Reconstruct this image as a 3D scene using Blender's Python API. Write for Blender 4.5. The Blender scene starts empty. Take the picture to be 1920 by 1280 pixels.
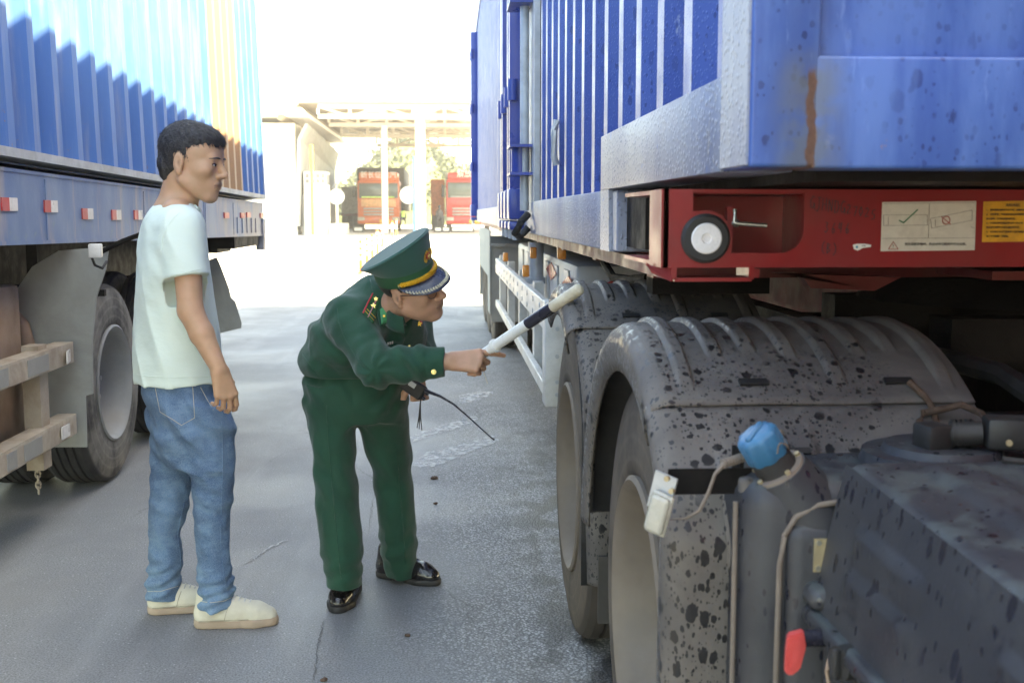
import bpy, bmesh, math, random
import numpy as np
from mathutils import Vector, Matrix
random.seed(7)
S = bpy.context.scene
COL = S.collection

# ------------------------------------------------------------------ camera, sky, sun, exposure
F_PX, CAM_H = 2095.0, 1.4
TH = math.atan(238 / F_PX)
PS = math.atan(122 * math.cos(TH) / F_PX)
cam_d = bpy.data.cameras.new('camera')
cam_d.lens = F_PX / 1920 * 36.0
cam_d.clip_start = 0.05
cam_d.clip_end = 2000
cam_d.dof.use_dof = True
cam_d.dof.focus_distance = 3.75
cam_d.dof.aperture_fstop = 6.3
cam = bpy.data.objects.new('camera', cam_d)
COL.objects.link(cam)
cam.location = (0, 0, CAM_H)
cam.rotation_euler = (math.pi / 2 - TH, 0, -PS)
S.camera = cam

SUN_EL, SUN_AZ = math.radians(50.0), math.radians(86.0)     # azimuth from +Y towards +X
W = bpy.data.worlds.new('World')
S.world = W
W.use_nodes = True
wn = W.node_tree.nodes
wl = W.node_tree.links
for n in list(wn):
    wn.remove(n)
sky = wn.new('ShaderNodeTexSky')
sky.sky_type = 'NISHITA'
sky.sun_disc = False
sky.sun_elevation = SUN_EL
sky.sun_rotation = SUN_AZ
sky.air_density = 0.8
sky.dust_density = 1.4
sky.ozone_density = 1.0
bg = wn.new('ShaderNodeBackground')
bg.inputs['Strength'].default_value = 0.15
out = wn.new('ShaderNodeOutputWorld')
wl.new(sky.outputs[0], bg.inputs[0])
wl.new(bg.outputs[0], out.inputs[0])

sl = bpy.data.lights.new('sun', 'SUN')
sl.energy = 3.0
sl.angle = math.radians(0.55)
sl.color = (1.0, 0.96, 0.91)
so = bpy.data.objects.new('sun', sl)
COL.objects.link(so)
sdir = Vector((math.sin(SUN_AZ) * math.cos(SUN_EL), math.cos(SUN_AZ) * math.cos(SUN_EL), math.sin(SUN_EL)))
so.rotation_euler = sdir.to_track_quat('Z', 'Y').to_euler()
so.location = (20, 0, 30)

S.view_settings.view_transform = 'Standard'
S.view_settings.look = 'None'
S.view_settings.exposure = 3.4
S.view_settings.use_white_balance = True
S.view_settings.white_balance_temperature = 10500
S.view_settings.white_balance_tint = 2
S.view_settings.gamma = 1.0
S.cycles.max_bounces = 8
S.cycles.diffuse_bounces = 5

# ------------------------------------------------------------------ where a pixel of the photograph lies in the world
_fw = np.array([math.sin(PS) * math.cos(TH), math.cos(PS) * math.cos(TH), -math.sin(TH)])
_rt = np.array([math.cos(PS), -math.sin(PS), 0.0])
_up = np.cross(_rt, _fw)
_C = np.array([0, 0, CAM_H])


def _ray(x, y):
    return _fw + _rt * (x - 960) / F_PX + _up * (640 - y) / F_PX


def at(x, y, Y):
    r = _ray(x, y)
    return _C + r * Y / r[1]


def atX(x, y, X):
    r = _ray(x, y)
    return _C + r * X / r[0]


def atZ(x, y, Z=0.0):
    r = _ray(x, y)
    return _C + r * (Z - CAM_H) / r[2]


# ------------------------------------------------------------------ helpers: objects
def link(o, parent=None):
    COL.objects.link(o)
    if parent is not None:
        o.parent = parent
    return o


def tag(o, label=None, cat=None, group=None, kind=None):
    if label:
        o['label'] = label
    if cat:
        o['category'] = cat
    if group:
        o['group'] = group
    if kind:
        o['kind'] = kind
    return o


def thing(name, label, cat, loc=(0, 0, 0), rot=(0, 0, 0), group=None):
    o = bpy.data.objects.new(name, None)
    o.empty_display_size = 0.2
    o.location = loc
    o.rotation_euler = rot
    link(o)
    return tag(o, label, cat, group)


def node_empty(name, parent, loc=(0, 0, 0), rot=(0, 0, 0)):
    o = bpy.data.objects.new(name, None)
    o.empty_display_size = 0.1
    o.location = loc
    o.rotation_euler = rot
    return link(o, parent)


def copy_tree(o, parent=None):
    c = o.copy()
    COL.objects.link(c)
    if parent is not None:
        c.parent = parent
    for ch in list(o.children):
        copy_tree(ch, c)
    return c


def origin_of(p):
    v = Vector((0, 0, 0))
    while p is not None:
        v = v + p.location
        p = p.parent
    return v


class MB:
    """collects shapes in WORLD coordinates (as if nothing were rotated); build() makes one mesh object"""

    def __init__(s):
        s.bm = bmesh.new()

    def box(s, c, size, rot=None, bev=0.0, seg=2):
        r = bmesh.ops.create_cube(s.bm, size=1.0)
        vs = r['verts']
        m = Matrix.Diagonal((size[0], size[1], size[2], 1))
        bmesh.ops.transform(s.bm, matrix=m, verts=vs)
        if bev > 0:
            es = list({e for v in vs for e in v.link_edges})
            rb = bmesh.ops.bevel(s.bm, geom=es, offset=bev, segments=seg, profile=0.5, affect='EDGES')
            vs = list({v for f in rb['faces'] for v in f.verts} | {v for v in vs if v.is_valid})
        m = Matrix.Translation(Vector(c))
        if rot is not None:
            m = m @ (rot.to_4x4() if isinstance(rot, Matrix) else Matrix.Rotation(rot, 4, 'Z'))
        bmesh.ops.transform(s.bm, matrix=m, verts=vs)
        return vs

    def mm(s, lo, hi, bev=0.0, seg=2):
        lo, hi = Vector(lo), Vector(hi)
        return s.box((lo + hi) / 2, hi - lo, bev=bev, seg=seg)

    def cyl(s, a, b, r0, r1=None, n=20, caps=True):
        a, b = Vector(a), Vector(b)
        r1 = r0 if r1 is None else r1
        d = b - a
        q = d.to_track_quat('Z', 'Y').to_matrix()
        A, B = [], []
        for i in range(n):
            t = 2 * math.pi * i / n
            u = q @ Vector((math.cos(t), math.sin(t), 0))
            A.append(s.bm.verts.new(a + u * r0))
            B.append(s.bm.verts.new(b + u * r1))
        for i in range(n):
            j = (i + 1) % n
            s.bm.faces.new((A[i], A[j], B[j], B[i]))
        if caps:
            if r0 > 1e-6:
                s.bm.faces.new(A[::-1])
            if r1 > 1e-6:
                s.bm.faces.new(B)

    def tube(s, pts, r, n=8, closed=False):
        pts = [Vector(p) for p in pts]
        rr = r if isinstance(r, (list, tuple)) else [r] * len(pts)
        rings = []
        up = Vector((0.13, 0.21, 0.97))
        for i, p in enumerate(pts):
            a = pts[i - 1] if (i > 0 or closed) else pts[0]
            b = pts[(i + 1) % len(pts)] if (i < len(pts) - 1 or closed) else pts[-1]
            t = (b - a).normalized()
            u = t.cross(up)
            if u.length < 1e-3:
                u = t.cross(Vector((1, 0, 0)))
            u.normalize()
            v = t.cross(u).normalized()
            rings.append([s.bm.verts.new(p + (u * math.cos(2 * math.pi * k / n) + v * math.sin(2 * math.pi * k / n)) * rr[i]) for k in range(n)])
        m = len(rings)
        for i in range(m if closed else m - 1):
            A, B = rings[i], rings[(i + 1) % m]
            for k in range(n):
                l = (k + 1) % n
                s.bm.faces.new((A[k], A[l], B[l], B[k]))
        if not closed:
            s.bm.faces.new(rings[0][::-1])
            s.bm.faces.new(rings[-1])

    def lathe(s, prof, c, axis='X', n=48, sgn=1):
        """prof: list of (offset along axis, radius)"""
        c = Vector(c)
        rings = []
        for (o, r) in prof:
            ring = []
            for i in range(n):
                t = 2 * math.pi * i / n
                if axis == 'X':
                    v = Vector((o * sgn, r * math.cos(t), r * math.sin(t)))
                elif axis == 'Y':
                    v = Vector((r * math.cos(t), o * sgn, r * math.sin(t)))
                else:
                    v = Vector((r * math.cos(t), r * math.sin(t), o * sgn))
                ring.append(s.bm.verts.new(c + v))
            rings.append(ring)
        for a, b in zip(rings, rings[1:]):
            for i in range(n):
                j = (i + 1) % n
                s.bm.faces.new((a[i], a[j], b[j], b[i]))
        return rings

    def poly(s, pts):
        return s.bm.faces.new([s.bm.verts.new(Vector(p)) for p in pts])

    def prism(s, pts, d):
        """polygon pts (3d) extruded along vector d"""
        d = Vector(d)
        A = [s.bm.verts.new(Vector(p)) for p in pts]
        B = [s.bm.verts.new(Vector(p) + d) for p in pts]
        s.bm.faces.new(A)
        s.bm.faces.new(B[::-1])
        n = len(A)
        for i in range(n):
            j = (i + 1) % n
            s.bm.faces.new((A[j], A[i], B[i], B[j]))

    def grid(s, P):
        """P[i][j] -> 3d points"""
        V = [[s.bm.verts.new(Vector(p)) for p in row] for row in P]
        for i in range(len(V) - 1):
            for j in range(len(V[0]) - 1):
                s.bm.faces.new((V[i][j], V[i + 1][j], V[i + 1][j + 1], V[i][j + 1]))

    def build(s, name, mat, parent=None, smooth=False, angle=35, origin=None, solid=0.0):
        bmesh.ops.recalc_face_normals(s.bm, faces=s.bm.faces[:])
        o0 = Vector(origin) if origin is not None else origin_of(parent)
        bmesh.ops.translate(s.bm, verts=s.bm.verts[:], vec=-o0)
        me = bpy.data.meshes.new(name)
        s.bm.to_mesh(me)
        s.bm.free()
        me.materials.append(mat)
        o = bpy.data.objects.new(name, me)
        if smooth:
            me.polygons.foreach_set('use_smooth', [True] * len(me.polygons))
            try:
                me.set_sharp_from_angle(angle=math.radians(angle))
            except Exception:
                pass
        link(o, parent)
        if origin is not None:
            o.location = o0 - origin_of(parent)
        if solid:
            md = o.modifiers.new('solid', 'SOLIDIFY')
            md.thickness = solid
            md.offset = 0
        return o


def text_obj(name, body, size, mat, parent, M, thick=0.0004, align='CENTER', shear=0.0, sx=1.0):
    """flat lettering; M is the world matrix (x to the right, y up, z out of the surface)"""
    cu = bpy.data.curves.new(name, 'FONT')
    cu.body = body
    cu.size = size
    cu.align_x = align
    cu.align_y = 'CENTER'
    cu.extrude = thick
    cu.shear = shear
    cu.resolution_u = 3
    t = bpy.data.objects.new('tmp', cu)
    COL.objects.link(t)
    dg = bpy.context.evaluated_depsgraph_get()
    me = bpy.data.meshes.new_from_object(t.evaluated_get(dg))
    bpy.data.objects.remove(t)
    me.transform(Matrix.Diagonal((sx, 1, 1, 1)))
    me.transform(M)
    me.transform(Matrix.Translation(-origin_of(parent)))
    me.materials.clear()
    me.materials.append(mat)
    return link(bpy.data.objects.new(name, me), parent)


def wall_matrix(p, right, up):
    r, u = Vector(right).normalized(), Vector(up).normalized()
    n = r.cross(u)
    return Matrix(((r.x, u.x, n.x, p[0]), (r.y, u.y, n.y, p[1]), (r.z, u.z, n.z, p[2]), (0, 0, 0, 1)))


# ------------------------------------------------------------------ helpers: materials
class NT:
    def __init__(s, name):
        s.m = bpy.data.materials.new(name)
        s.m.use_nodes = True
        s.t = s.m.node_tree
        s.n = s.t.nodes
        s.p = s.n['Principled BSDF']
        s.out = s.n['Material Output']
        s._co = None

    def co(s):
        if s._co is None:
            s._co = s.n.new('ShaderNodeTexCoord').outputs['Object']
        return s._co

    def put(s, sock, v):
        if isinstance(v, bpy.types.NodeSocket):
            s.t.links.new(v, sock)
        elif v is not None:
            if hasattr(sock.default_value, '__len__') and not hasattr(v, '__len__'):
                v = [v] * len(sock.default_value)
            if hasattr(v, '__len__') and hasattr(sock.default_value, '__len__'):
                k = len(sock.default_value)
                v = list(v) + [1.0] * (k - len(v))
                v = v[:k]
            sock.default_value = v

    def mapping(s, scale=(1, 1, 1), rot=(0, 0, 0), vec=None, loc=(0, 0, 0)):
        m = s.n.new('ShaderNodeMapping')
        m.inputs['Scale'].default_value = scale
        m.inputs['Rotation'].default_value = rot
        m.inputs['Location'].default_value = loc
        s.put(m.inputs['Vector'], vec if vec is not None else s.co())
        return m.outputs[0]

    def noise(s, scale, detail=4, rough=0.55, vec=None, dist=0.0):
        t = s.n.new('ShaderNodeTexNoise')
        t.inputs['Scale'].default_value = scale
        t.inputs['Detail'].default_value = detail
        t.inputs['Roughness'].default_value = rough
        t.inputs['Distortion'].default_value = dist
        s.put(t.inputs['Vector'], vec if vec is not None else s.co())
        return t.outputs[0]

    def voro(s, scale, vec=None, feature='F1', out='Distance', rand=1.0):
        t = s.n.new('ShaderNodeTexVoronoi')
        t.feature = feature
        t.inputs['Scale'].default_value = scale
        t.inputs['Randomness'].default_value = rand
        s.put(t.inputs['Vector'], vec if vec is not None else s.co())
        return t.outputs[out] if out else t

    def math(s, op, a, b=0.0, c=None, clamp=False):
        t = s.n.new('ShaderNodeMath')
        t.operation = op
        t.use_clamp = clamp
        s.put(t.inputs[0], a)
        s.put(t.inputs[1], b)
        if c is not None:
            s.put(t.inputs[2], c)
        return t.outputs[0]

    def ramp(s, v, a, b, lo=0.0, hi=1.0, smooth=True):
        t = s.n.new('ShaderNodeMapRange')
        t.interpolation_type = 'SMOOTHSTEP' if smooth else 'LINEAR'
        s.put(t.inputs[0], v)
        t.inputs[1].default_value = a
        t.inputs[2].default_value = b
        t.inputs[3].default_value = lo
        t.inputs[4].default_value = hi
        return t.outputs[0]

    def mix(s, f, a, b):
        t = s.n.new('ShaderNodeMix')
        t.data_type = 'RGBA'
        s.put(t.inputs[0], f)
        s.put(t.inputs[6], a)
        s.put(t.inputs[7], b)
        return t.outputs[2]

    def sep(s, vec=None):
        t = s.n.new('ShaderNodeSeparateXYZ')
        s.put(t.inputs[0], vec if vec is not None else s.co())
        return t.outputs

    def attr(s, name):
        t = s.n.new('ShaderNodeAttribute')
        t.attribute_name = name
        return t.outputs

    def bump(s, h, strength=0.3, dist=0.01, normal=None):
        t = s.n.new('ShaderNodeBump')
        t.inputs['Strength'].default_value = strength
        t.inputs['Distance'].default_value = dist
        s.put(t.inputs['Height'], h)
        if normal is not None:
            s.put(t.inputs['Normal'], normal)
        return t.outputs[0]

    def set(s, col=None, rough=None, metal=None, spec=None, normal=None, coat=None, coat_rough=None, sss=None, sheen=None, trans=None, alpha=None, ior=None):
        P = s.p.inputs
        for k, v in (('Base Color', col), ('Roughness', rough), ('Metallic', metal), ('Specular IOR Level', spec), ('Normal', normal),
                     ('Coat Weight', coat), ('Coat Roughness', coat_rough), ('Subsurface Weight', sss), ('Sheen Weight', sheen),
                     ('Transmission Weight', trans), ('Alpha', alpha), ('IOR', ior)):
            if v is not None:
                s.put(P[k], v)
        return s.m


def c_mul(c, k):
    return tuple(min(1.0, x * k) for x in c)


def simple(name, col, rough=0.55, metal=0.0, var=0.18, scale=6.0, bump=0.15, bscale=60.0, spec=0.5, coat=0.0, dirt=None, dirt_amt=0.4, dscale=3.0):
    n = NT(name)
    f = n.noise(scale, 5, 0.6)
    c = n.mix(n.ramp(f, 0.3, 0.7), c_mul(col, 1 - var), c_mul(col, 1 + var))
    if dirt is not None:
        d = n.ramp(n.noise(dscale, 7, 0.68, dist=0.4), 0.42, 0.68, 0, dirt_amt)
        c = n.mix(d, c, dirt)
    nm = n.bump(n.noise(bscale, 3), bump, 0.004)
    r = n.ramp(n.noise(scale * 1.7, 4), 0.3, 0.7, max(0.03, rough - 0.1), min(1, rough + 0.1))
    return n.set(c, r, metal, spec, nm, coat if coat else None, 0.15 if coat else None)


def spots(n, scale, big, vec=None, thr=0.5):
    """irregular splashes: 1 inside"""
    wob = n.noise(scale * 1.6, 3, 0.6, vec)
    t = n.voro(scale, vec, out=None)
    rnd = n.sep(t.outputs['Color'])[0]
    rad = n.math('MULTIPLY', n.ramp(rnd, thr, 1.0, 0.0, 1.0, False), big)
    d = n.math('ADD', t.outputs['Distance'], n.math('MULTIPLY', n.math('SUBTRACT', wob, 0.5), 0.55))
    rnd2 = n.sep(t.outputs['Color'])[2]
    return n.math('MULTIPLY', n.ramp(n.math('SUBTRACT', rad, d), -0.04, 0.06), n.ramp(rnd2, 0.0, 0.7, 0.35, 1.0, False))


def fender_mat():
    n = NT('dusty_mudguard_plastic')
    base = n.mix(n.ramp(n.noise(3.5, 7, 0.65, dist=0.5), 0.32, 0.7), (0.082, 0.072, 0.067), (0.140, 0.122, 0.108))  # base set darker, standing in for shade missing around the tractor
    streak = n.ramp(n.noise(9, 5, 0.6, n.mapping((3, 3, 0.35))), 0.5, 0.78, 0, 0.5)
    base = n.mix(streak, base, (0.17, 0.15, 0.13))
    zone = n.ramp(n.noise(5.0, 4), 0.36, 0.52)
    x = n.sep()[0]
    zone2 = n.math('MULTIPLY', zone, n.ramp(x, 0.34, 0.52, 1.0, 0.12))
    v = n.mapping((1, 1, 0.62))
    a = n.math('MAXIMUM', spots(n, 46, 0.50, v, 0.30), spots(n, 190, 0.42, v, 0.45))
    b = spots(n, 100, 0.48, v, 0.30)
    wet = n.math('MULTIPLY', n.math('MAXIMUM', a, b), n.math('ADD', zone2, n.ramp(x, 0.01, 0.16, 0.75, 0.0)), clamp=True)
    wet = n.ramp(wet, 0.10, 0.48)
    col = n.mix(n.math('MULTIPLY', wet, 0.93), base, (0.012, 0.012, 0.014))
    rough = n.ramp(wet, 0, 1, 0.72, 0.28)
    nm = n.bump(n.noise(220, 3), 0.2, 0.002)
    return n.set(col, rough, 0, 0.4, nm)


def battery_mat():
    n = NT('wet_grey_box_plastic')
    base = n.mix(n.ramp(n.noise(4.0, 6, 0.6), 0.3, 0.7), (0.020, 0.021, 0.027), (0.044, 0.044, 0.048))  # dark base also carries shade that the lighting lacks here
    nz = n.sep(n.n.new('ShaderNodeNewGeometry').outputs['Normal'])[2]
    stain = n.math('MULTIPLY', n.ramp(n.noise(11, 5, 0.6), 0.46, 0.62, 0, 0.6), n.ramp(nz, 0.5, 0.9))
    base = n.mix(stain, base, (0.075, 0.092, 0.090))
    v = n.mapping((1, 1, 0.45))
    a = spots(n, 44, 0.42, v, 0.42)
    b = spots(n, 95, 0.42, v, 0.42)
    wet = n.math('MAXIMUM', a, b)
    col = n.mix(n.math('MULTIPLY', wet, 0.9), base, (0.012, 0.013, 0.022))
    rough = n.ramp(wet, 0, 1, 0.55, 0.22)
    nm = n.bump(n.noise(160, 3), 0.25, 0.002)
    return n.set(col, rough, 0, 0.5, nm)


def blue_wet(name, base=(0.05, 0.135, 0.45), pale=(0.10, 0.20, 0.52), rough=0.24, drops=True, rust=False, scratch=False, dens=0.55):
    n = NT(name)
    f = n.ramp(n.noise(2.2, 6, 0.6, n.mapping((1, 1, 0.4))), 0.3, 0.72)
    col = n.mix(f, base, pale)
    worn = n.ramp(n.noise(14, 7, 0.7, n.mapping((1, 1, 0.5))), 0.66, 0.74, 0, 0.55)
    col = n.mix(worn, col, (0.33, 0.36, 0.42))
    h = n.noise(9, 3)
    nm = n.bump(h, 0.12, 0.01)
    rg = n.ramp(n.noise(5, 5), 0.3, 0.7, rough - 0.06, rough + 0.12)
    if drops:
        v = n.mapping((1, 1, 0.7))
        a = spots(n, 32, 0.42, v, dens)
        b = spots(n, 80, 0.40, v, dens - 0.05)
        sp = n.math('MAXIMUM', a, b)
        col = n.mix(n.math('MULTIPLY', sp, 0.8), col, (0.008, 0.03, 0.14))
        bd = n.ramp(n.voro(150, v), 0.0, 0.42, 1.0, 0.0)
        nm = n.bump(bd, 0.05 if rust else 0.4, 0.003, nm)
    if scratch:
        sc = n.ramp(n.noise(7, 6, 0.7, n.mapping((3.5, 1, 0.55), (0, 0.6, 0))), 0.60, 0.66, 0, 0.55)
        col = n.mix(sc, col, (0.15, 0.27, 0.56))
        wash = n.ramp(n.noise(4, 5, 0.6, n.mapping((2.2, 1, 0.5))), 0.42, 0.66, 0, 0.7)
        col = n.mix(wash, col, (0.10, 0.215, 0.52))
    if rust:
        o = n.sep()
        wobx = n.math('ADD', o[0], n.math('MULTIPLY', n.math('SUBTRACT', n.noise(28, 5), 0.5), 0.022))
        grey = n.math('MULTIPLY', n.ramp(n.math('ABSOLUTE', n.math('SUBTRACT', wobx, 0.085)), 0.012, 0.075, 1, 0), n.ramp(n.noise(22, 6), 0.3, 0.55, 0.4, 1.0))
        col = n.mix(n.math('MULTIPLY', grey, n.ramp(o[2], 0.13, 0.19, 0.75, 0.1)), col, (0.13, 0.155, 0.17))
        wz = n.math('ADD', o[2], n.math('MULTIPLY', n.math('SUBTRACT', n.noise(30, 4), 0.5), 0.03))
        line = n.math('MULTIPLY', n.ramp(n.math('ABSOLUTE', n.math('SUBTRACT', wobx, 0.088)), 0.004, 0.0085, 1, 0), n.ramp(wz, 0.135, 0.15, 1, 0))
        rustc = n.mix(n.noise(90, 4), (0.085, 0.045, 0.033), (0.20, 0.115, 0.08))
        col = n.mix(n.math('MULTIPLY', line, 0.95), col, rustc)
        bl = n.ramp(n.noise(8, 6, 0.7), 0.70, 0.74, 0, 0.8)
        col = n.mix(bl, col, (0.36, 0.19, 0.09))
    return n.set(col, rg, 0, 0.4, nm, 0.08, 0.2)


def rail_mat():
    n = NT('wet_worn_rail_paint')
    col = n.mix(n.ramp(n.noise(3, 7, 0.65, n.mapping((1, 1, 0.35))), 0.35, 0.65), (0.13, 0.16, 0.25), (0.27, 0.285, 0.33))
    col = n.mix(n.ramp(n.noise(18, 7, 0.7, n.mapping((1, 1, 0.3))), 0.60, 0.70, 0, 0.5), col, (0.27, 0.25, 0.22))
    bl = n.ramp(n.noise(10, 7, 0.7), 0.63, 0.70, 0, 0.8)
    col = n.mix(bl, col, (0.08, 0.16, 0.42))
    v = n.mapping((1, 1, 0.8))
    dr = n.ramp(n.voro(95, v), 0.0, 0.45, 1.0, 0.0)
    nm = n.bump(dr, 0.8, 0.004, n.bump(n.noise(6, 3), 0.2, 0.01))
    return n.set(col, 0.42, 0, 0.4, nm, 0.06, 0.2)


def left_blue():
    n = NT('corrugated_blue_paint')
    o = n.sep()
    col = n.mix(n.ramp(n.noise(1.6, 6, 0.6, n.mapping((1, 1, 0.3))), 0.3, 0.7), (0.042, 0.145, 0.40), (0.075, 0.19, 0.45))
    dust = n.math('MULTIPLY', n.ramp(n.noise(5, 6, 0.65, n.mapping((1, 3, 0.25))), 0.45, 0.75, 0, 0.45), n.ramp(o[2], 0.0, 1.6, 1.0, 0.35))
    col = n.mix(dust, col, (0.34, 0.36, 0.40))
    band = n.math('MULTIPLY', n.ramp(o[1], 10.02, 10.04), n.ramp(o[1], 11.14, 11.16, 1, 0))
    col = n.mix(band, col, n.mix(n.noise(3, 5, 0.6, n.mapping((1, 1, 0.3))), (0.36, 0.225, 0.135), (0.43, 0.28, 0.175)))
    rs = n.math('MULTIPLY', n.ramp(n.noise(30, 6, 0.7), 0.62, 0.7), n.ramp(o[2], 0.1, 0.35, 0.8, 0))
    col = n.mix(rs, col, (0.25, 0.16, 0.11))
    return n.set(col, 0.45, 0, 0.4, n.bump(n.noise(8, 3), 0.2, 0.01))


def bed_mat():
    n = NT('faded_blue_sideboard')
    o = n.sep()
    col = n.mix(n.ramp(n.noise(2.5, 6, 0.6, n.mapping((1, 1, 0.4))), 0.35, 0.65), (0.085, 0.165, 0.33), (0.18, 0.262, 0.39))
    col = n.mix(n.ramp(n.noise(3.0, 7, 0.7, n.mapping((1, 2.2, 0.3))), 0.50, 0.66, 0, 0.65), col, (0.36, 0.31, 0.29))
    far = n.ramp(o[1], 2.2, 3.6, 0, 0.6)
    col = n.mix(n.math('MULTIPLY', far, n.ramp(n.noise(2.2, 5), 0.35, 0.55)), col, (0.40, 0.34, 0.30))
    moss = n.math('MULTIPLY', n.ramp(n.noise(9, 6, 0.7), 0.55, 0.68, 0, 0.7), n.ramp(o[2], 1.34, 1.46, 1, 0))
    col = n.mix(moss, col, (0.17, 0.25, 0.27))
    return n.set(col, 0.45, 0, 0.4, n.bump(n.noise(30, 4), 0.25, 0.004))


def asphalt_mat():
    n = NT('worn_asphalt')
    o = n.sep()
    big = n.ramp(n.noise(0.55, 6, 0.6), 0.3, 0.7)
    fine_col = n.mix(big, (0.245, 0.25, 0.255), (0.315, 0.318, 0.318))
    speck = n.noise(150, 3, 0.75)
    fine_col = n.mix(n.ramp(speck, 0.36, 0.62), c_mul((0.24, 0.245, 0.25), 0.55), fine_col)
    fl = n.voro(58, out=None)
    fr_ = n.sep(fl.outputs['Color'])[0]
    fleck = n.math('MULTIPLY', n.ramp(fl.outputs['Distance'], 0.10, 0.22, 1, 0), n.ramp(fr_, 0.72, 0.8))
    fine_col = n.mix(n.math('MULTIPLY', fleck, 0.7), fine_col, (0.55, 0.55, 0.54))
    pit = n.math('MULTIPLY', n.ramp(fl.outputs['Distance'], 0.12, 0.25, 1, 0), n.ramp(fr_, 0.30, 0.22))
    fine_col = n.mix(n.math('MULTIPLY', pit, 0.6), fine_col, (0.10, 0.10, 0.10))
    blot = n.ramp(n.noise(3.2, 7, 0.7), 0.42, 0.62)
    fine_col = n.mix(n.math('MULTIPLY', blot, 0.35), fine_col, (0.19, 0.19, 0.195))
    # coarser chippings on the right of the lane, rubbed smooth on the left
    edge = n.math('ADD', o[0], n.math('MULTIPLY', n.math('SUBTRACT', n.noise(1.3, 5), 0.5), 0.9))
    coarse = n.math('MULTIPLY', n.ramp(edge, -0.35, 0.25), n.ramp(o[1], 7.0, 14.0, 1, 0.3))
    v1 = n.voro(105, out=None)
    cr = n.sep(v1.outputs['Color'])[1]
    chip = n.mix(n.ramp(cr, 0.1, 0.95), (0.21, 0.21, 0.215), (0.52, 0.52, 0.52))
    gap = n.ramp(v1.outputs['Distance'], 0.35, 0.62)
    chip = n.mix(gap, chip, (0.13, 0.13, 0.133))
    col = n.mix(n.math('MULTIPLY', coarse, 0.72), fine_col, chip)
    # pale rub marks and long wheel streaks
    st = n.ramp(n.noise(1.5, 6, 0.6, n.mapping((2.2, 0.35, 1), (0, 0, 0.25))), 0.5, 0.72, 0, 0.35)
    col = n.mix(st, col, (0.36, 0.36, 0.36))
    warm = n.ramp(n.noise(0.9, 4), 0.5, 0.7, 0, 0.4)
    col = n.mix(warm, col, (0.255, 0.24, 0.22))
    # oil and rubber next to the tractor wheels
    oil = n.math('MULTIPLY', n.ramp(o[0], 0.12, 0.42), n.ramp(n.noise(6.5, 6, 0.65, n.mapping((1, 0.6, 1))), 0.46, 0.58))
    oil = n.math('MULTIPLY', oil, n.ramp(o[1], 5.5, 8, 1, 0.2))
    col = n.mix(n.math('MULTIPLY', oil, 0.85), col, (0.035, 0.034, 0.036))
    # darker tone growing to the left, under the left trailer
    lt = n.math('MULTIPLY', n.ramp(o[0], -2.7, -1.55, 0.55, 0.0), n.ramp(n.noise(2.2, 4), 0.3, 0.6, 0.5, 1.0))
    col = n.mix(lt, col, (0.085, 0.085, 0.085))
    # cracks
    cw = n.mapping((0.55, 0.22, 1), (0, 0, 0.12))
    dst = n.n.new('ShaderNodeVectorMath')
    dst.operation = 'ADD'
    nz = n.n.new('ShaderNodeTexNoise')
    nz.inputs['Scale'].default_value = 5.0
    nz.inputs['Detail'].default_value = 5
    n.put(nz.inputs['Vector'], n.co())
    sc = n.n.new('ShaderNodeVectorMath')
    sc.operation = 'SCALE'
    sc.inputs['Scale'].default_value = 0.12
    n.put(sc.inputs[0], nz.outputs['Color'])
    n.put(dst.inputs[0], cw)
    n.put(dst.inputs[1], sc.outputs[0])
    ce = n.voro(1.0, dst.outputs[0], 'DISTANCE_TO_EDGE')
    crack = n.ramp(ce, 0.0, 0.0035, 0.65, 0)
    crack = n.math('MULTIPLY', crack, n.ramp(n.noise(1.2, 3), 0.4, 0.6))
    col = n.mix(crack, col, (0.09, 0.09, 0.09))
    # the concrete yard beyond the lane
    yard = n.ramp(n.math('ADD', o[1], n.math('MULTIPLY', n.noise(1.0, 3), 1.0)), 20.0, 22.0)
    col = n.mix(yard, col, (0.46, 0.44, 0.41))
    damp = n.ramp(n.noise(0.8, 5), 0.35, 0.65, 0.5, 0.72)
    rg = n.math('SUBTRACT', damp, n.math('MULTIPLY', oil, 0.2))
    h = n.math('ADD', n.math('MULTIPLY', n.noise(140, 4, 0.7), n.ramp(coarse, 0, 1, 0.5, 1.2)), n.math('MULTIPLY', n.math('MULTIPLY', v1.outputs['Distance'], -1.6), coarse))
    nm = n.bump(h, 0.5, 0.006)
    return n.set(col, rg, 0, 0.35, nm)


def denim_mat():
    n = NT('washed_denim')
    col = n.mix(n.ramp(n.noise(5, 6, 0.62), 0.32, 0.68), (0.030, 0.09, 0.19), (0.105, 0.21, 0.34))
    fade = n.ramp(n.noise(11, 7, 0.68, n.mapping((1, 1, 2.0), (0.3, 0.2, 0))), 0.44, 0.66, 0, 0.55)
    col = n.mix(fade, col, (0.17, 0.30, 0.42))
    weave = n.noise(420, 2, 0.7)
    col = n.mix(n.ramp(weave, 0.35, 0.65, 0, 0.35), col, (0.34, 0.42, 0.5))
    return n.set(col, 0.85, 0, 0.2, n.bump(n.math('ADD', weave, n.math('MULTIPLY', n.noise(45, 5), 1.4)), 0.35, 0.003))


def cloth_mat(name, col, var=0.1, rough=0.85, folds=0.25, sheen=0.1):
    n = NT(name)
    c = n.mix(n.ramp(n.noise(7, 5), 0.3, 0.7), c_mul(col, 1 - var), c_mul(col, 1 + var))
    h = n.math('ADD', n.math('MULTIPLY', n.noise(520, 2), 0.3), n.math('MULTIPLY', n.noise(16, 4, 0.5, n.mapping((1, 1, 1.8), (0.5, 0.4, 0.2))), 1.6))
    return n.set(c, rough, 0, 0.2, n.bump(h, folds, 0.006), sheen=sheen)


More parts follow.
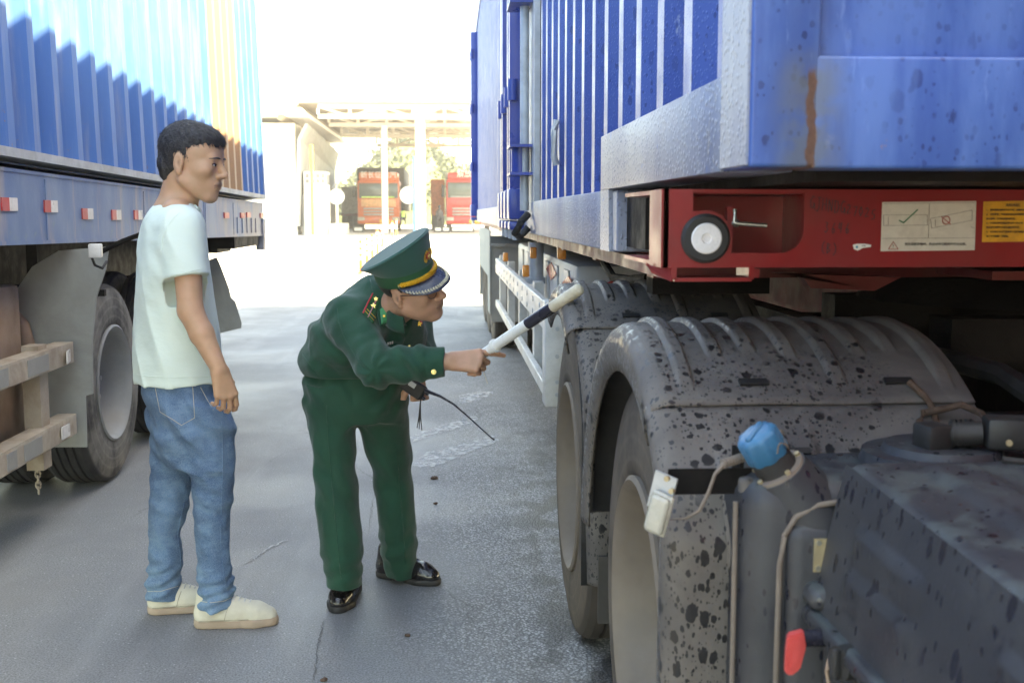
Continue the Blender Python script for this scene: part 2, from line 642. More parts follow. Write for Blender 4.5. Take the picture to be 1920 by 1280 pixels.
def skin_mat(name, base, ruddy):
    n = NT(name)
    c = n.mix(n.ramp(n.noise(28, 5), 0.35, 0.65), base, ruddy)
    a = n.attr('tint')
    c = n.mix(a['Alpha'], c, a['Color'])
    n.p.inputs['Subsurface Radius'].default_value = (0.012, 0.005, 0.003)
    n.p.inputs['Subsurface Scale'].default_value = 1.0
    return n.set(c, 0.48, 0, 0.4, n.bump(n.noise(330, 3), 0.12, 0.001), sss=0.15)


def tyre_mat(name, col=(0.10, 0.09, 0.085), dust=(0.25, 0.22, 0.19)):
    n = NT(name)
    o = n.sep()
    r = n.math('SQRT', n.math('ADD', n.math('MULTIPLY', o[1], o[1]), n.math('MULTIPLY', o[2], o[2])))
    k = n.ramp(n.noise(5, 6, 0.65), 0.3, 0.65, 0.1, 0.9)
    ring = n.ramp(n.math('SINE', n.math('MULTIPLY', r, 130)), 0.5, 1.0, 0, 0.14)
    side = n.ramp(r, 0.485, 0.505, 1, 0.12)
    c = n.mix(n.math('MULTIPLY', n.math('ADD', n.math('MULTIPLY', k, 0.75), ring), side, clamp=True), col, dust)
    g = n.n.new('ShaderNodeNewGeometry')
    return n.set(c, 0.85, 0, 0.25, n.bump(n.math('ADD', n.noise(60, 4), n.math('MULTIPLY', ring, 1.0)), 0.3, 0.003))


def emblem(name, col, rough=0.35, metal=0.6):
    return simple(name, col, rough, metal, 0.1, 40, 0.3, 160)


M = {}
M['fender'] = fender_mat()
M['battery'] = battery_mat()
M['blue_wall'] = blue_wet('wet_blue_wall_paint', (0.023, 0.062, 0.25), (0.040, 0.092, 0.31), 0.36, True)
M['blue_front'] = blue_wet('worn_blue_front_paint', (0.026, 0.088, 0.33), (0.050, 0.138, 0.39), 0.36, True, True, True, 0.05)  # base lowered to paint in some shade on the front
M['blue_leaf'] = blue_wet('blue_leaf_paint', (0.018, 0.05, 0.26), (0.035, 0.08, 0.33), 0.3, False)
M['rail'] = rail_mat()
M['left_blue'] = left_blue()
M['bed'] = bed_mat()
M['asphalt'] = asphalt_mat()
M['denim'] = denim_mat()
M['stitch'] = simple('seam_thread', (0.50, 0.46, 0.36), 0.8)
M['tshirt'] = cloth_mat('pale_mint_cotton', (0.70, 0.81, 0.71), 0.02, 0.9, 0.3)
M['green'] = cloth_mat('green_uniform_cloth', (0.009, 0.062, 0.036), 0.14, 0.72, 0.35, 0.2)
M['green_cap'] = cloth_mat('green_cap_cloth', (0.018, 0.090, 0.068), 0.05, 0.8, 0.08, 0.3)
M['green_band'] = cloth_mat('green_cap_band', (0.014, 0.085, 0.035), 0.06, 0.8, 0.08)
M['skin'] = skin_mat('skin_young', (0.55, 0.32, 0.19), (0.60, 0.34, 0.21))
M['skin2'] = skin_mat('skin_tanned', (0.50, 0.275, 0.175), (0.56, 0.30, 0.20))
M['arm_skin'] = M['skin']
M['hair'] = simple('black_hair', (0.026, 0.024, 0.026), 0.6, 0, 0.4, 60, 0.7, 190)
M['sneaker'] = simple('cream_canvas_shoe', (0.60, 0.56, 0.45), 0.75, 0, 0.06, 20, 0.3, 260, dirt=(0.5, 0.45, 0.35), dirt_amt=0.3, dscale=9)
M['sole'] = simple('tan_rubber_sole', (0.36, 0.27, 0.20), 0.7, 0, 0.1, 12, 0.2, 100)
M['leather'] = simple('polished_black_leather', (0.012, 0.010, 0.011), 0.2, 0, 0.2, 20, 0.1, 90, 0.6)
M['gold'] = emblem('gold_thread', (0.75, 0.45, 0.07), 0.35, 0.55)
M['gold_bright'] = emblem('polished_gold_button', (0.85, 0.65, 0.25), 0.25, 0.9)
M['yellow_cord'] = simple('yellow_cord', (0.72, 0.36, 0.015), 0.6, 0, 0.12, 60, 0.6, 300)
M['visor'] = simple('blue_black_visor', (0.035, 0.045, 0.075), 0.28, 0, 0.1, 20, 0.05, 60, 0.6)
M['silver'] = simple('silver_thread', (0.65, 0.58, 0.42), 0.35, 0.5, 0.2, 80, 0.6, 300)
M['badge_red'] = simple('badge_red_enamel', (0.45, 0.03, 0.02), 0.3)
M['tab_green'] = simple('bright_green_tab', (0.03, 0.26, 0.11), 0.7)
M['red_edge'] = simple('red_piping', (0.55, 0.04, 0.05), 0.7)
M['pink'] = simple('pink_braid', (0.55, 0.22, 0.26), 0.7)
M['white_plastic'] = simple('white_plastic', (0.78, 0.77, 0.72), 0.3, 0, 0.03, 10, 0.04, 60, 0.5, dirt=(0.6, 0.55, 0.45), dirt_amt=0.25)
M['lamp_lens'] = simple('frosted_lamp_lens', (0.42, 0.40, 0.34), 0.3, 0, 0.05, 20, 0.1, 200)
M['worn_ivory'] = simple('worn_ivory_paint', (0.66, 0.58, 0.43), 0.5, 0, 0.1, 15, 0.1, 90, dirt=(0.4, 0.3, 0.2), dirt_amt=0.5, dscale=14)
M['black_gloss'] = simple('black_tape', (0.02, 0.02, 0.032), 0.28)
M['black'] = simple('black_rubber', (0.018, 0.017, 0.017), 0.6, 0, 0.3)
M['dark_metal'] = simple('greasy_dark_metal', (0.010, 0.009, 0.009), 0.6, 0, 0.3, 8, 0.4, 60, dirt=(0.026, 0.021, 0.018), dirt_amt=0.5, spec=0.08)
M['red'] = simple('red_trailer_paint', (0.24, 0.008, 0.010), 0.45, 0, 0.1, 5, 0.1, 40, 0.5, 0.2, (0.16, 0.03, 0.025), 0.35, 6)  # red lowered too, taking in shadow on the bolster
M['red_dark'] = simple('red_frame_paint', (0.13, 0.010, 0.010), 0.5, 0, 0.2, 5, 0.2, 40, dirt=(0.1, 0.05, 0.04), dirt_amt=0.5)
M['steel'] = simple('worn_steel', (0.42, 0.41, 0.36), 0.35, 0.85, 0.15, 20, 0.2, 80)
M['pin_face'] = simple('bare_pin_face', (0.72, 0.68, 0.66), 0.55, 0.1, 0.06, 30, 0.3, 200)
M['zinc'] = simple('zinc_grey', (0.45, 0.47, 0.48), 0.5, 0.3, 0.12, 10, 0.2, 60, dirt=(0.2, 0.18, 0.15), dirt_amt=0.4)
M['rim_dust'] = simple('dusty_rim', (0.17, 0.135, 0.105), 0.7, 0, 0.1, 6, 0.2, 50, dirt=(0.12, 0.10, 0.085), dirt_amt=0.4)
M['rim_grey'] = simple('grey_rim', (0.25, 0.26, 0.26), 0.6, 0, 0.1, 6, 0.2, 50, dirt=(0.25, 0.23, 0.2), dirt_amt=0.4)
M['tyre'] = tyre_mat('dusty_tyre', (0.052, 0.043, 0.037), (0.15, 0.118, 0.092))
M['tyre_left'] = tyre_mat('grey_scuffed_tyre', (0.020, 0.021, 0.026), (0.27, 0.26, 0.235))
M['white_guard'] = simple('white_guard_paint', (0.62, 0.61, 0.57), 0.5, 0, 0.06, 5, 0.15, 40, dirt=(0.36, 0.32, 0.26), dirt_amt=0.5, dscale=4)
M['amber'] = simple('amber_lens', (0.75, 0.24, 0.04), 0.25, 0, 0.1)
M['sticker'] = simple('grey_white_sticker', (0.62, 0.56, 0.47), 0.6, 0, 0.05, 20, 0.03, 60, dirt=(0.42, 0.37, 0.3), dirt_amt=0.5, dscale=20)
M['ink'] = simple('dark_ink', (0.03, 0.025, 0.03), 0.7)
M['ink_faint'] = simple('faint_ink_line', (0.20, 0.16, 0.14), 0.7)
M['ink_red'] = simple('red_ink', (0.35, 0.04, 0.04), 0.6)
M['ink_green'] = simple('green_ink', (0.02, 0.16, 0.07), 0.6)
M['sticker_yellow'] = simple('yellow_sticker', (0.70, 0.33, 0.03), 0.5, 0, 0.08, 30, dirt=(0.35, 0.17, 0.03), dirt_amt=0.5, dscale=25)
M['sticker_blue'] = simple('blue_dot', (0.03, 0.28, 0.38), 0.5)
M['cap_blue'] = simple('blue_filler_cap', (0.015, 0.13, 0.25), 0.45, 0, 0.12, 30, 0.1, 60, dirt=(0.12, 0.2, 0.3), dirt_amt=0.4, dscale=30)
M['brass'] = simple('brass_plate', (0.45, 0.36, 0.22), 0.5, 0.5, 0.15, 20, 0.2, 90)
M['lever_red'] = simple('faded_red_plastic', (0.62, 0.075, 0.07), 0.4, 0, 0.1, 20)
M['rope'] = simple('brown_rope', (0.085, 0.048, 0.03), 0.85, 0, 0.25, 80, 0.8, 260)
M['trim_tan'] = simple('dusty_tan_strap', (0.17, 0.135, 0.11), 0.75, 0, 0.12, 20, 0.2, 90)
M['rust_brown'] = simple('rusty_brown_steel', (0.26, 0.165, 0.11), 0.7, 0, 0.25, 4, 0.3, 60, dirt=(0.36, 0.28, 0.22), dirt_amt=0.5)
M['beige_rail'] = simple('dirty_beige_rail', (0.40, 0.345, 0.275), 0.6, 0, 0.15, 5, 0.2, 60, dirt=(0.22, 0.15, 0.10), dirt_amt=0.55, dscale=6)
M['flap_dark'] = simple('dusty_black_flap', (0.05, 0.044, 0.038), 0.8, 0, 0.2, 6, 0.3, 60)
M['flap'] = simple('dusty_grey_sheet', (0.30, 0.305, 0.285), 0.8, 0, 0.1, 3, 0.2, 50, dirt=(0.18, 0.17, 0.15), dirt_amt=0.35)
M['reflect_white'] = simple('white_reflector', (0.68, 0.66, 0.62), 0.35, dirt=(0.4, 0.37, 0.33), dirt_amt=0.4, dscale=12)
M['reflect_red'] = simple('red_reflector', (0.55, 0.05, 0.05), 0.35, dirt=(0.4, 0.2, 0.17), dirt_amt=0.4, dscale=12)
M['white_paint'] = simple('white_building_paint', (0.80, 0.78, 0.73), 0.7, 0, 0.03, 2, 0.05, 30)
M['cream_steel'] = simple('cream_steel_paint', (0.64, 0.59, 0.51), 0.6, 0, 0.05, 2)
M['grey_panel'] = simple('grey_wall_panel', (0.27, 0.27, 0.265), 0.6, 0, 0.05, 1)
M['roof_grey'] = simple('roof_sheet', (0.30, 0.26, 0.21), 0.6, 0, 0.1, 2)
M['orange_cab'] = simple('orange_cab_paint', (0.62, 0.13, 0.035), 0.35, 0, 0.05, 2, coat=0.3)
M['peach_cab'] = simple('faded_orange_panel', (0.70, 0.36, 0.17), 0.4)
M['red_cab'] = simple('red_cab_paint', (0.55, 0.045, 0.04), 0.35, 0, 0.05, 2, coat=0.3)
M['tarp'] = simple('black_tarpaulin', (0.05, 0.043, 0.04), 0.7)
M['glass_dark'] = simple('windscreen_glass', (0.10, 0.12, 0.11), 0.1, 0, 0.1, 2, 0.02)
M['plate_yellow'] = simple('yellow_plate', (0.75, 0.42, 0.04), 0.5)
M['chrome_grey'] = simple('grille_grey', (0.35, 0.33, 0.30), 0.4, 0.3)
M['orange_cont'] = simple('orange_container_paint', (0.62, 0.19, 0.08), 0.55)
M['grey_cont'] = simple('grey_container_paint', (0.38, 0.37, 0.33), 0.6)
M['sky_blue'] = simple('light_blue_panel', (0.22, 0.48, 0.70), 0.5)
M['bollard'] = simple('orange_bollard', (0.70, 0.20, 0.05), 0.5)
M['bollard_y'] = simple('yellow_bollard', (0.70, 0.45, 0.08), 0.5)
M['hivis'] = simple('hi_vis_vest', (0.45, 0.70, 0.15), 0.7)
M['dark_cloth'] = simple('dark_clothes', (0.05, 0.045, 0.05), 0.8)
M['grass'] = simple('hill_soil', (0.10, 0.12, 0.04), 0.9)
M['mud'] = simple('dry_mud', (0.09, 0.055, 0.04), 0.9, 0, 0.3, 40, 0.8, 120)
M['eye_white'] = simple('eye_white', (0.6, 0.57, 0.54), 0.25)
M['eye_dark'] = simple('dark_iris', (0.015, 0.01, 0.008), 0.15)
M['lens'] = simple('spectacle_frame', (0.05, 0.03, 0.03), 0.3)


def lime_mat():
    n = NT('worn_lime_mark')
    f = n.noise(16, 6, 0.7, n.mapping((1.3, 1, 1)))
    n.put(n.p.inputs['Alpha'], n.ramp(f, 0.36, 0.60, 0.0, 0.7))
    return n.set((0.66, 0.66, 0.65), 0.8, 0, 0.2, n.bump(n.noise(120, 3), 0.4, 0.004))


M['lime'] = lime_mat()


def leaf_mat():
    n = NT('hill_leaves')
    t = n.n.new('ShaderNodeObjectInfo')
    c = n.mix(n.ramp(n.noise(0.35, 4), 0.3, 0.7), (0.065, 0.088, 0.042), (0.12, 0.135, 0.062))
    return n.set(c, 0.8, 0, 0.2)


M['leaf'] = leaf_mat()


# ------------------------------------------------------------------ helpers: smooth solid modelling on a grid
def smin(a, b, k):
    if k <= 0:
        return np.minimum(a, b)
    h = np.clip(0.5 + 0.5 * (b - a) / k, 0, 1)
    return b + (a - b) * h - k * h * (1 - h)


def smax(a, b, k):
    return -smin(-a, -b, k)


def vnoise(x, y, z, seed=0):
    """cheap value noise, -1..1"""
    xi, yi, zi = np.floor(x).astype(np.int64), np.floor(y).astype(np.int64), np.floor(z).astype(np.int64)
    fx, fy, fz = x - xi, y - yi, z - zi
    fx, fy, fz = fx * fx * (3 - 2 * fx), fy * fy * (3 - 2 * fy), fz * fz * (3 - 2 * fz)

    def h(a, b, c):
        n = (a * 374761393 + b * 668265263 + c * 2147483647 + seed * 144665) & 0xFFFFFFFF
        n = ((n ^ (n >> 13)) * 1274126177) & 0xFFFFFFFF
        return ((n ^ (n >> 16)) & 0xFFFF) / 32767.5 - 1.0
    r = 0
    for dx in (0, 1):
        for dy in (0, 1):
            for dz in (0, 1):
                w = (fx if dx else 1 - fx) * (fy if dy else 1 - fy) * (fz if dz else 1 - fz)
                r = r + w * h(xi + dx, yi + dy, zi + dz)
    return r


class Frame:
    """local axes (columns of R) at o, uniform scale s"""

    def __init__(s, o, x, z, sc=1.0):
        x = np.array(x, float)
        x /= np.linalg.norm(x)
        z = np.array(z, float)
        z = z - x * (z @ x)
        z /= np.linalg.norm(z)
        s.o, s.s = np.array(o, float), sc
        s.R = np.stack([x, np.cross(z, x), z], 1)

    def w(s, p):
        return s.o + s.R @ (np.array(p, float) * s.s)

    def d(s, p):
        return s.R @ np.array(p, float)

    def loc(s, X, Y, Z):
        a, b, c = X - s.o[0], Y - s.o[1], Z - s.o[2]
        R = s.R
        return ((a * R[0, 0] + b * R[1, 0] + c * R[2, 0]) / s.s, (a * R[0, 1] + b * R[1, 1] + c * R[2, 1]) / s.s,
                (a * R[0, 2] + b * R[1, 2] + c * R[2, 2]) / s.s)


class SDF:
    def __init__(s, lo, hi, h):
        s.lo, s.h = np.array(lo, float), h
        n = np.ceil((np.array(hi, float) - s.lo) / h).astype(int) + 1
        s.ax = [(s.lo[i] + np.arange(n[i]) * h).astype(np.float32) for i in range(3)]
        s.D = np.full(n, 1.0, np.float32)

    def sub(s, lo, hi):
        sl = []
        for i in range(3):
            a = int(np.clip(np.floor((lo[i] - s.lo[i]) / s.h), 0, len(s.ax[i]) - 1))
            b = int(np.clip(np.ceil((hi[i] - s.lo[i]) / s.h) + 1, a + 1, len(s.ax[i])))
            sl.append(slice(a, b))
        X = s.ax[0][sl[0]][:, None, None]
        Y = s.ax[1][sl[1]][None, :, None]
        Z = s.ax[2][sl[2]][None, None, :]
        return tuple(sl), X, Y, Z

    def add(s, fn, lo, hi, k=0.0, op='u'):
        m = k + 3 * s.h + 0.012
        sl, X, Y, Z = s.sub(np.array(lo) - m, np.array(hi) + m)
        d = fn(X, Y, Z)
        if op == 'u':
            s.D[sl] = smin(s.D[sl], d, k)
        elif op == 's':
            s.D[sl] = smax(s.D[sl], -d, k)
        return s

    def cone(s, a, b, ra, rb=None, k=0.0, op='u', fr=None):
        rb = ra if rb is None else rb
        if fr is not None:
            a, b, ra, rb = fr.w(a), fr.w(b), ra * fr.s, rb * fr.s
        a, b = np.array(a, float), np.array(b, float)
        ab = b - a
        L2 = max(float(ab @ ab), 1e-12)
        r = max(ra, rb)

        def fn(X, Y, Z):
            px, py, pz = X - a[0], Y - a[1], Z - a[2]
            t = np.clip((px * ab[0] + py * ab[1] + pz * ab[2]) / L2, 0, 1)
            return np.sqrt((px - t * ab[0]) ** 2 + (py - t * ab[1]) ** 2 + (pz - t * ab[2]) ** 2) - (ra + (rb - ra) * t)
        return s.add(fn, np.minimum(a, b) - r, np.maximum(a, b) + r, k, op)

    def chain(s, pts, rs, k=0.0, fr=None):
        for i in range(len(pts) - 1):
            s.cone(pts[i], pts[i + 1], rs[i], rs[i + 1], k if i else k, 'u', fr)
        return s

    def ell(s, c, r, k=0.0, op='u', fr=None, rot=None):
        """ellipsoid; fr gives axes (and scale)"""
        c, r = np.array(c, float), np.array(r, float)
        if fr is None:
            R, cc, rr = np.eye(3), c, r
        else:
            R, cc, rr = fr.R, fr.w(c), r * fr.s
        if rot is not None:
            R = R @ rot
        ext = np.abs(R) @ rr

        def fn(X, Y, Z):
            a, b, e = X - cc[0], Y - cc[1], Z - cc[2]
            u = (a * R[0, 0] + b * R[1, 0] + e * R[2, 0])
            v = (a * R[0, 1] + b * R[1, 1] + e * R[2, 1])
            w = (a * R[0, 2] + b * R[1, 2] + e * R[2, 2])
            k0 = np.sqrt((u / rr[0]) ** 2 + (v / rr[1]) ** 2 + (w / rr[2]) ** 2)
            k1 = np.sqrt((u / rr[0] ** 2) ** 2 + (v / rr[1] ** 2) ** 2 + (w / rr[2] ** 2) ** 2)
            return k0 * (k0 - 1) / np.maximum(k1, 1e-6)
        return s.add(fn, cc - ext, cc + ext, k, op)

    def stack(s, secs, fwd, k=0.0, cut_lo=None, cut_hi=None, p=2.0, smooth=3):
        """vertical loft: secs = (z, cx, cy, half along fwd, half across)"""
        secs = sorted(secs)
        zs = np.linspace(secs[0][0], secs[-1][0], 200)
        T = [np.interp(zs, [q[0] for q in secs], [q[i] for q in secs]) for i in range(1, 5)]
        w = 2 * int(smooth * 2) + 1
        ker = np.hanning(w + 2)[1:-1]
        ker /= ker.sum()
        T = [np.convolve(np.pad(t, w // 2, mode='edge'), ker, 'valid') for t in T]
        f = np.array(fwd, float)
        f /= np.linalg.norm(f)
        zlo, zhi = secs[0][0], secs[-1][0]

        def fn(X, Y, Z):
            cx, cy, a, b = [np.interp(Z, zs, t) for t in T]
            px, py = X - cx, Y - cy
            u, v = px * f[0] + py * f[1], -px * f[1] + py * f[0]
            q = (np.abs(u / a) ** p + np.abs(v / b) ** p) ** (1 / p)
            d = (q - 1) * np.minimum(a, b)
            if cut_lo is not None:
                d = np.maximum(d, cut_lo(X, Y, Z) if callable(cut_lo) else cut_lo - Z)
            else:
                d = np.maximum(d, zlo - Z)
            d = np.maximum(d, Z - zhi if cut_hi is None else cut_hi(X, Y, Z))
            return d
        xs = [q[1] for q in secs]
        ys = [q[2] for q in secs]
        r = max(max(q[3], q[4]) for q in secs)
        return s.add(fn, (min(xs) - r, min(ys) - r, zlo), (max(xs) + r, max(ys) + r, zhi), k)

    def warp(s, fn, band=0.04):
        m = np.abs(s.D) < band
        i, j, k = np.nonzero(m)
        s.D[m] += fn(s.ax[0][i].astype(np.float64), s.ax[1][j].astype(np.float64), s.ax[2][k].astype(np.float64)).astype(np.float32)
        return s

    def cutp(s, p, nrm, k=0.0):
        """remove what lies on the side the normal points to"""
        p, n = np.array(p, float), np.array(nrm, float)
        n /= np.linalg.norm(n)
        X, Y, Z = s.ax[0][:, None, None], s.ax[1][None, :, None], s.ax[2][None, None, :]
        s.D = smax(s.D, ((X - p[0]) * n[0] + (Y - p[1]) * n[1] + (Z - p[2]) * n[2]).astype(np.float32), k)
        return s

    def mesh(s, name, mat, parent=None, color=None):
        D = s.D.copy()
        for a in range(3):
            ix = [slice(None)] * 3
            for e in (0, -1):
                ix[a] = e
                D[tuple(ix)] = np.maximum(D[tuple(ix)], 1e-4)
        I = D < 0
        nx, ny, nz = D.shape
        c = np.zeros((nx - 1, ny - 1, nz - 1), np.uint8)
        for dx in (0, 1):
            for dy in (0, 1):
                for dz in (0, 1):
                    c += I[dx:nx - 1 + dx, dy:ny - 1 + dy, dz:nz - 1 + dz]
        act = np.nonzero((c > 0) & (c < 8))
        nv = len(act[0])
        idx = np.full(c.shape, -1, np.int64)
        idx[act] = np.arange(nv)
        acc, cnt = np.zeros((nv, 3)), np.zeros(nv)
        base = np.stack(act, 1)
        cor = [(0, 0, 0), (1, 0, 0), (0, 1, 0), (1, 1, 0), (0, 0, 1), (1, 0, 1), (0, 1, 1), (1, 1, 1)]
        for a in range(8):
            for b in range(a + 1, 8):
                if sum(abs(cor[a][q] - cor[b][q]) for q in range(3)) != 1:
                    continue
                A, B = np.array(cor[a]), np.array(cor[b])
                va = D[tuple((base + A).T)].astype(np.float64)
                vb = D[tuple((base + B).T)].astype(np.float64)
                m = (va < 0) != (vb < 0)
                t = np.where(m, va / np.where(m, va - vb, 1), 0)
                acc += np.where(m[:, None], A + (B - A) * t[:, None], 0)
                cnt += m
        P = (base + acc / cnt[:, None]) * s.h + s.lo
        F = []
        for ax in range(3):
            o = [0, 0, 0]
            o[ax] = 1
            A = I[:nx - o[0], :ny - o[1], :nz - o[2]]
            B = I[o[0]:, o[1]:, o[2]:]
            e = np.nonzero(A != B)
            e = np.stack(e, 1)
            u, v = (ax + 1) % 3, (ax + 2) % 3
            ok = (e[:, u] > 0) & (e[:, v] > 0) & (e[:, u] < D.shape[u] - 1) & (e[:, v] < D.shape[v] - 1)
            e = e[ok]
            U, V = np.zeros(3, int), np.zeros(3, int)
            U[u], V[v] = 1, 1
            q = np.stack([idx[tuple((e - U - V).T)], idx[tuple((e - V).T)], idx[tuple(e.T)], idx[tuple((e - U).T)]], 1)
            ins = I[tuple(e.T)]
            q = np.where(ins[:, None], q, q[:, ::-1])
            F.append(q)
        F = np.concatenate(F)
        F = F[(F >= 0).all(1)]
        # a little relaxation takes the grid steps out
        nb = np.zeros((nv, 3))
        nc = np.zeros(nv)
        for a in range(4):
            np.add.at(nb, F[:, a], P[F[:, (a + 1) % 4]])
            np.add.at(nc, F[:, a], 1)
        Q = P * 0.6 + 0.4 * nb / np.maximum(nc, 1)[:, None]
        off = np.array(origin_of(parent))
        me = bpy.data.meshes.new(name)
        me.vertices.add(nv)
        me.vertices.foreach_set('co', (Q - off).ravel())
        me.loops.add(len(F) * 4)
        me.loops.foreach_set('vertex_index', F.ravel().astype(np.int32))
        me.polygons.add(len(F))
        me.polygons.foreach_set('loop_start', np.arange(0, len(F) * 4, 4, dtype=np.int32))
        me.polygons.foreach_set('use_smooth', np.ones(len(F), bool))
        me.update(calc_edges=True)
        me.validate()
        me.materials.append(mat)
        if color is not None:
            at_ = me.color_attributes.new('tint', 'FLOAT_COLOR', 'POINT')
            at_.data.foreach_set('color', color(Q).astype(np.float32).ravel())
        return link(bpy.data.objects.new(name, me), parent)


# ------------------------------------------------------------------ the ground
def yard_z(y):
    t = min(1, max(0, (y - 28) / 34))
    return 0.42 * t * t * (3 - 2 * t)


b = MB()
ys = [-60, -10, 0, 10, 20, 28] + [28 + i * 2 for i in range(1, 18)] + [90, 140, 400]
xs = [-400, -60, -20, -8, -3, 0, 3, 8, 20, 60, 400]
b.grid([[(x, y, yard_z(y)) for y in ys] for x in xs])
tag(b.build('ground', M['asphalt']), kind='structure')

# worn white lime marks on the lane
def mark(name, pts, label, group='worn white lime marks on the asphalt'):
    bb = MB()
    bb.poly([(p[0], p[1], 0.004) for p in pts])
    o = bb.build(name, M['lime'])
    return tag(o, kind='structure')


for px in ([(770, 872), (800, 848), (850, 838), (905, 822), (938, 812), (935, 828), (880, 848), (835, 868), (800, 880)],
           [(760, 822), (800, 806), (850, 792), (890, 780), (900, 788), (850, 806), (800, 822), (765, 832)],
           [(860, 742), (905, 733), (930, 737), (900, 750), (866, 758)]):
    mark('lane_marking', [atZ(*p) for p in px], '')

# cracks in the asphalt: thin dark jagged strips
def crack(pts, w, seed):
    rs = random.Random(seed)
    bb = MB()
    L, R2 = [], []
    q2 = []
    for a, b2 in zip(pts, pts[1:]):
        for i in range(14):
            t = i / 14
            q2.append((a[0] + (b2[0] - a[0]) * t + rs.uniform(-3.0, 3.0), a[1] + (b2[1] - a[1]) * t + rs.uniform(-1.2, 1.2)))
    q2.append(pts[-1])
    P2 = [atZ(*p) for p in q2]
    row = []
    for i, p in enumerate(P2):
        d = P2[min(i + 1, len(P2) - 1)] - P2[max(i - 1, 0)]
        d /= np.linalg.norm(d)
        n2 = np.array([-d[1], d[0], 0]) * w * rs.uniform(.3, 1.0) * min(1, i / 4 + .1, (len(P2) - 1 - i) / 4 + .1)
        row.append([(p[0] - n2[0], p[1] - n2[1], .004), (p[0] + n2[0], p[1] + n2[1], .004)])
    bb.grid(row)
    return tag(bb.build('road_crack', M['crack']), kind='structure')


M['crack'] = simple('dark_crack', (0.15, 0.15, 0.15), 0.9)
crack([(607, 1160), (596, 1215), (586, 1280)], .0026, 1)
crack([(760, 700), (700, 930), (690, 1000)], .0018, 3)
M['pale_scratch'] = simple('pale_scratch', (0.42, 0.42, 0.42), 0.9)
for k, pts in enumerate((((455, 1058), (478, 1048), (500, 1030), (540, 1012)), ((690, 900), (740, 905), (785, 900)))):
    c_ = crack(list(pts), .006, 10 + k)
    c_.name = 'road_scratch'
    c_.data.materials[0] = M['pale_scratch']

# ------------------------------------------------------------------ wheels
def wheel(parent, loc, tyre_m, rim_m, R=0.52, w=0.27, rr=0.298, sgn=1, dish=0.16, dual=False, bolts=True, loc_name='wheel'):
    """outer face towards -X (sgn=1); origin on the axle at the outer tyre face"""
    e = node_empty(loc_name, parent, Vector(loc) - origin_of(parent))
    O = Vector(loc)
    t = MB()
    prof = [(0.012, rr), (0.004, rr + 0.012), (0.0, rr + 0.04), (-0.004 + 0.004, rr + 0.10), (0.004, R - 0.085), (0.010, R - 0.055), (0.014, R - 0.030), (0.024, R - 0.012), (0.045, R - 0.002)]
    g = [(0.045, R)]
    for k in range(4):
        a = 0.045 + (w - 0.09) * (k + 0.72) / 4.5
        g += [(a, R), (a + 0.003, R - 0.013), (a + 0.011, R - 0.013), (a + 0.014, R)]
    prof += g + [(w - 0.045, R), (w - 0.02, R - 0.014), (w, R - 0.09), (w, rr + 0.03), (w - 0.01, rr)]
    t.lathe(prof, O, 'X', 72, sgn)
    if dual:
        t2 = MB()
        t2.lathe([(q + 0.32, r) for q, r in prof], O, 'X', 48, sgn)
        t2.build('tyre', tyre_m, e, True, 28, origin=O)
    t.build('tyre', tyre_m, e, True, 28, origin=O)
    m = MB()
    m.lathe([(0.016, rr + 0.004), (-0.002, rr + 0.006), (-0.008, rr - 0.004), (0.004, rr - 0.018), (0.03, rr - 0.026), (dish * 0.7, rr - 0.048), (dish, rr - 0.062), (dish + 0.012, rr - 0.085), (dish, 0.17), (dish - 0.02, 0.145), (dish - 0.02, 0.10)], O, 'X', 56, sgn)
    m.build('rim', rim_m, e, True, 40, origin=O)
    hb = MB()
    hb.lathe([(dish - 0.02, 0.102), (dish - 0.035, 0.095), (dish - 0.045, 0.085), (dish - 0.045, 0.0001)], O, 'X', 32, sgn)
    if bolts:
        for i in range(10):
            a = 2 * math.pi * i / 10
            c = O + Vector(((dish - 0.005) * sgn, 0.165 * math.cos(a), 0.165 * math.sin(a)))
            hb.cyl(c, c - Vector((0.022 * sgn, 0, 0)), 0.015, n=6)
    hb.build('hub', rim_m, e, True, 40, origin=O)
    return e


def corrugated(mb, x, y0, y1, z0, z1, out=-1, depth=0.038, pitch=0.278, phase=0.0, k=(0.26, 0.245, 0.25, 0.245)):
    """side wall of a container in the plane X = x, ribs protruding towards out*X"""
    P = []
    y = y0
    prof = []
    f = phase
    a, b_, c, d = [q * pitch for q in k]
    while y < y1:
        for dy, dep in ((a, 0), (b_, 1), (c, 1), (d, 0)):
            prof.append((y, dep))
            y += dy
            if y >= y1:
                break
    prof2 = []
    y = y0
    seq = [(0, 0), (a, 0), (a + b_, 1), (a + b_ + c, 1)]
    n = int((y1 - y0) / pitch) + 1
    for i in range(n):
        for dy, dep in seq:
            yy = y0 + i * pitch + dy
            if yy <= y1:
                prof2.append((yy, dep))
    prof2.append((y1, prof2[-1][1]))
    mb.grid([[(x - out * depth * dep, yy, z0), (x - out * depth * dep, yy, z1)] for yy, dep in prof2])


# ------------------------------------------------------------------ tractor unit on the right
TX = 0.40          # outer face of its tyres
TYa, TYb = 2.30, 3.66
tr = thing('tractor_unit', 'dusty truck tractor at the right with grey ribbed mudguards and a blue capped fluid tank', 'truck', (1.65, 2.3, 0))
for y in (TYa, TYb):
    wheel(tr, (TX, y, 0.53), M['tyre'], M['rim_dust'], dual=True, R=0.53, rr=0.308, dish=0.15)
    wheel(tr, (2.90, y, 0.52), M['tyre'], M['rim_dust'], dual=True, rr=0.315, sgn=-1)

FX0, FX1, FR = 0.355, 0.955, 0.645
RIBS = [(0.080, 0.52), (0.153, 0.36), (0.222, 0.33), (0.295, 0.36), (0.365, 0.50), (0.432, 0.33), (0.497, 0.33), (0.562, 0.52)]


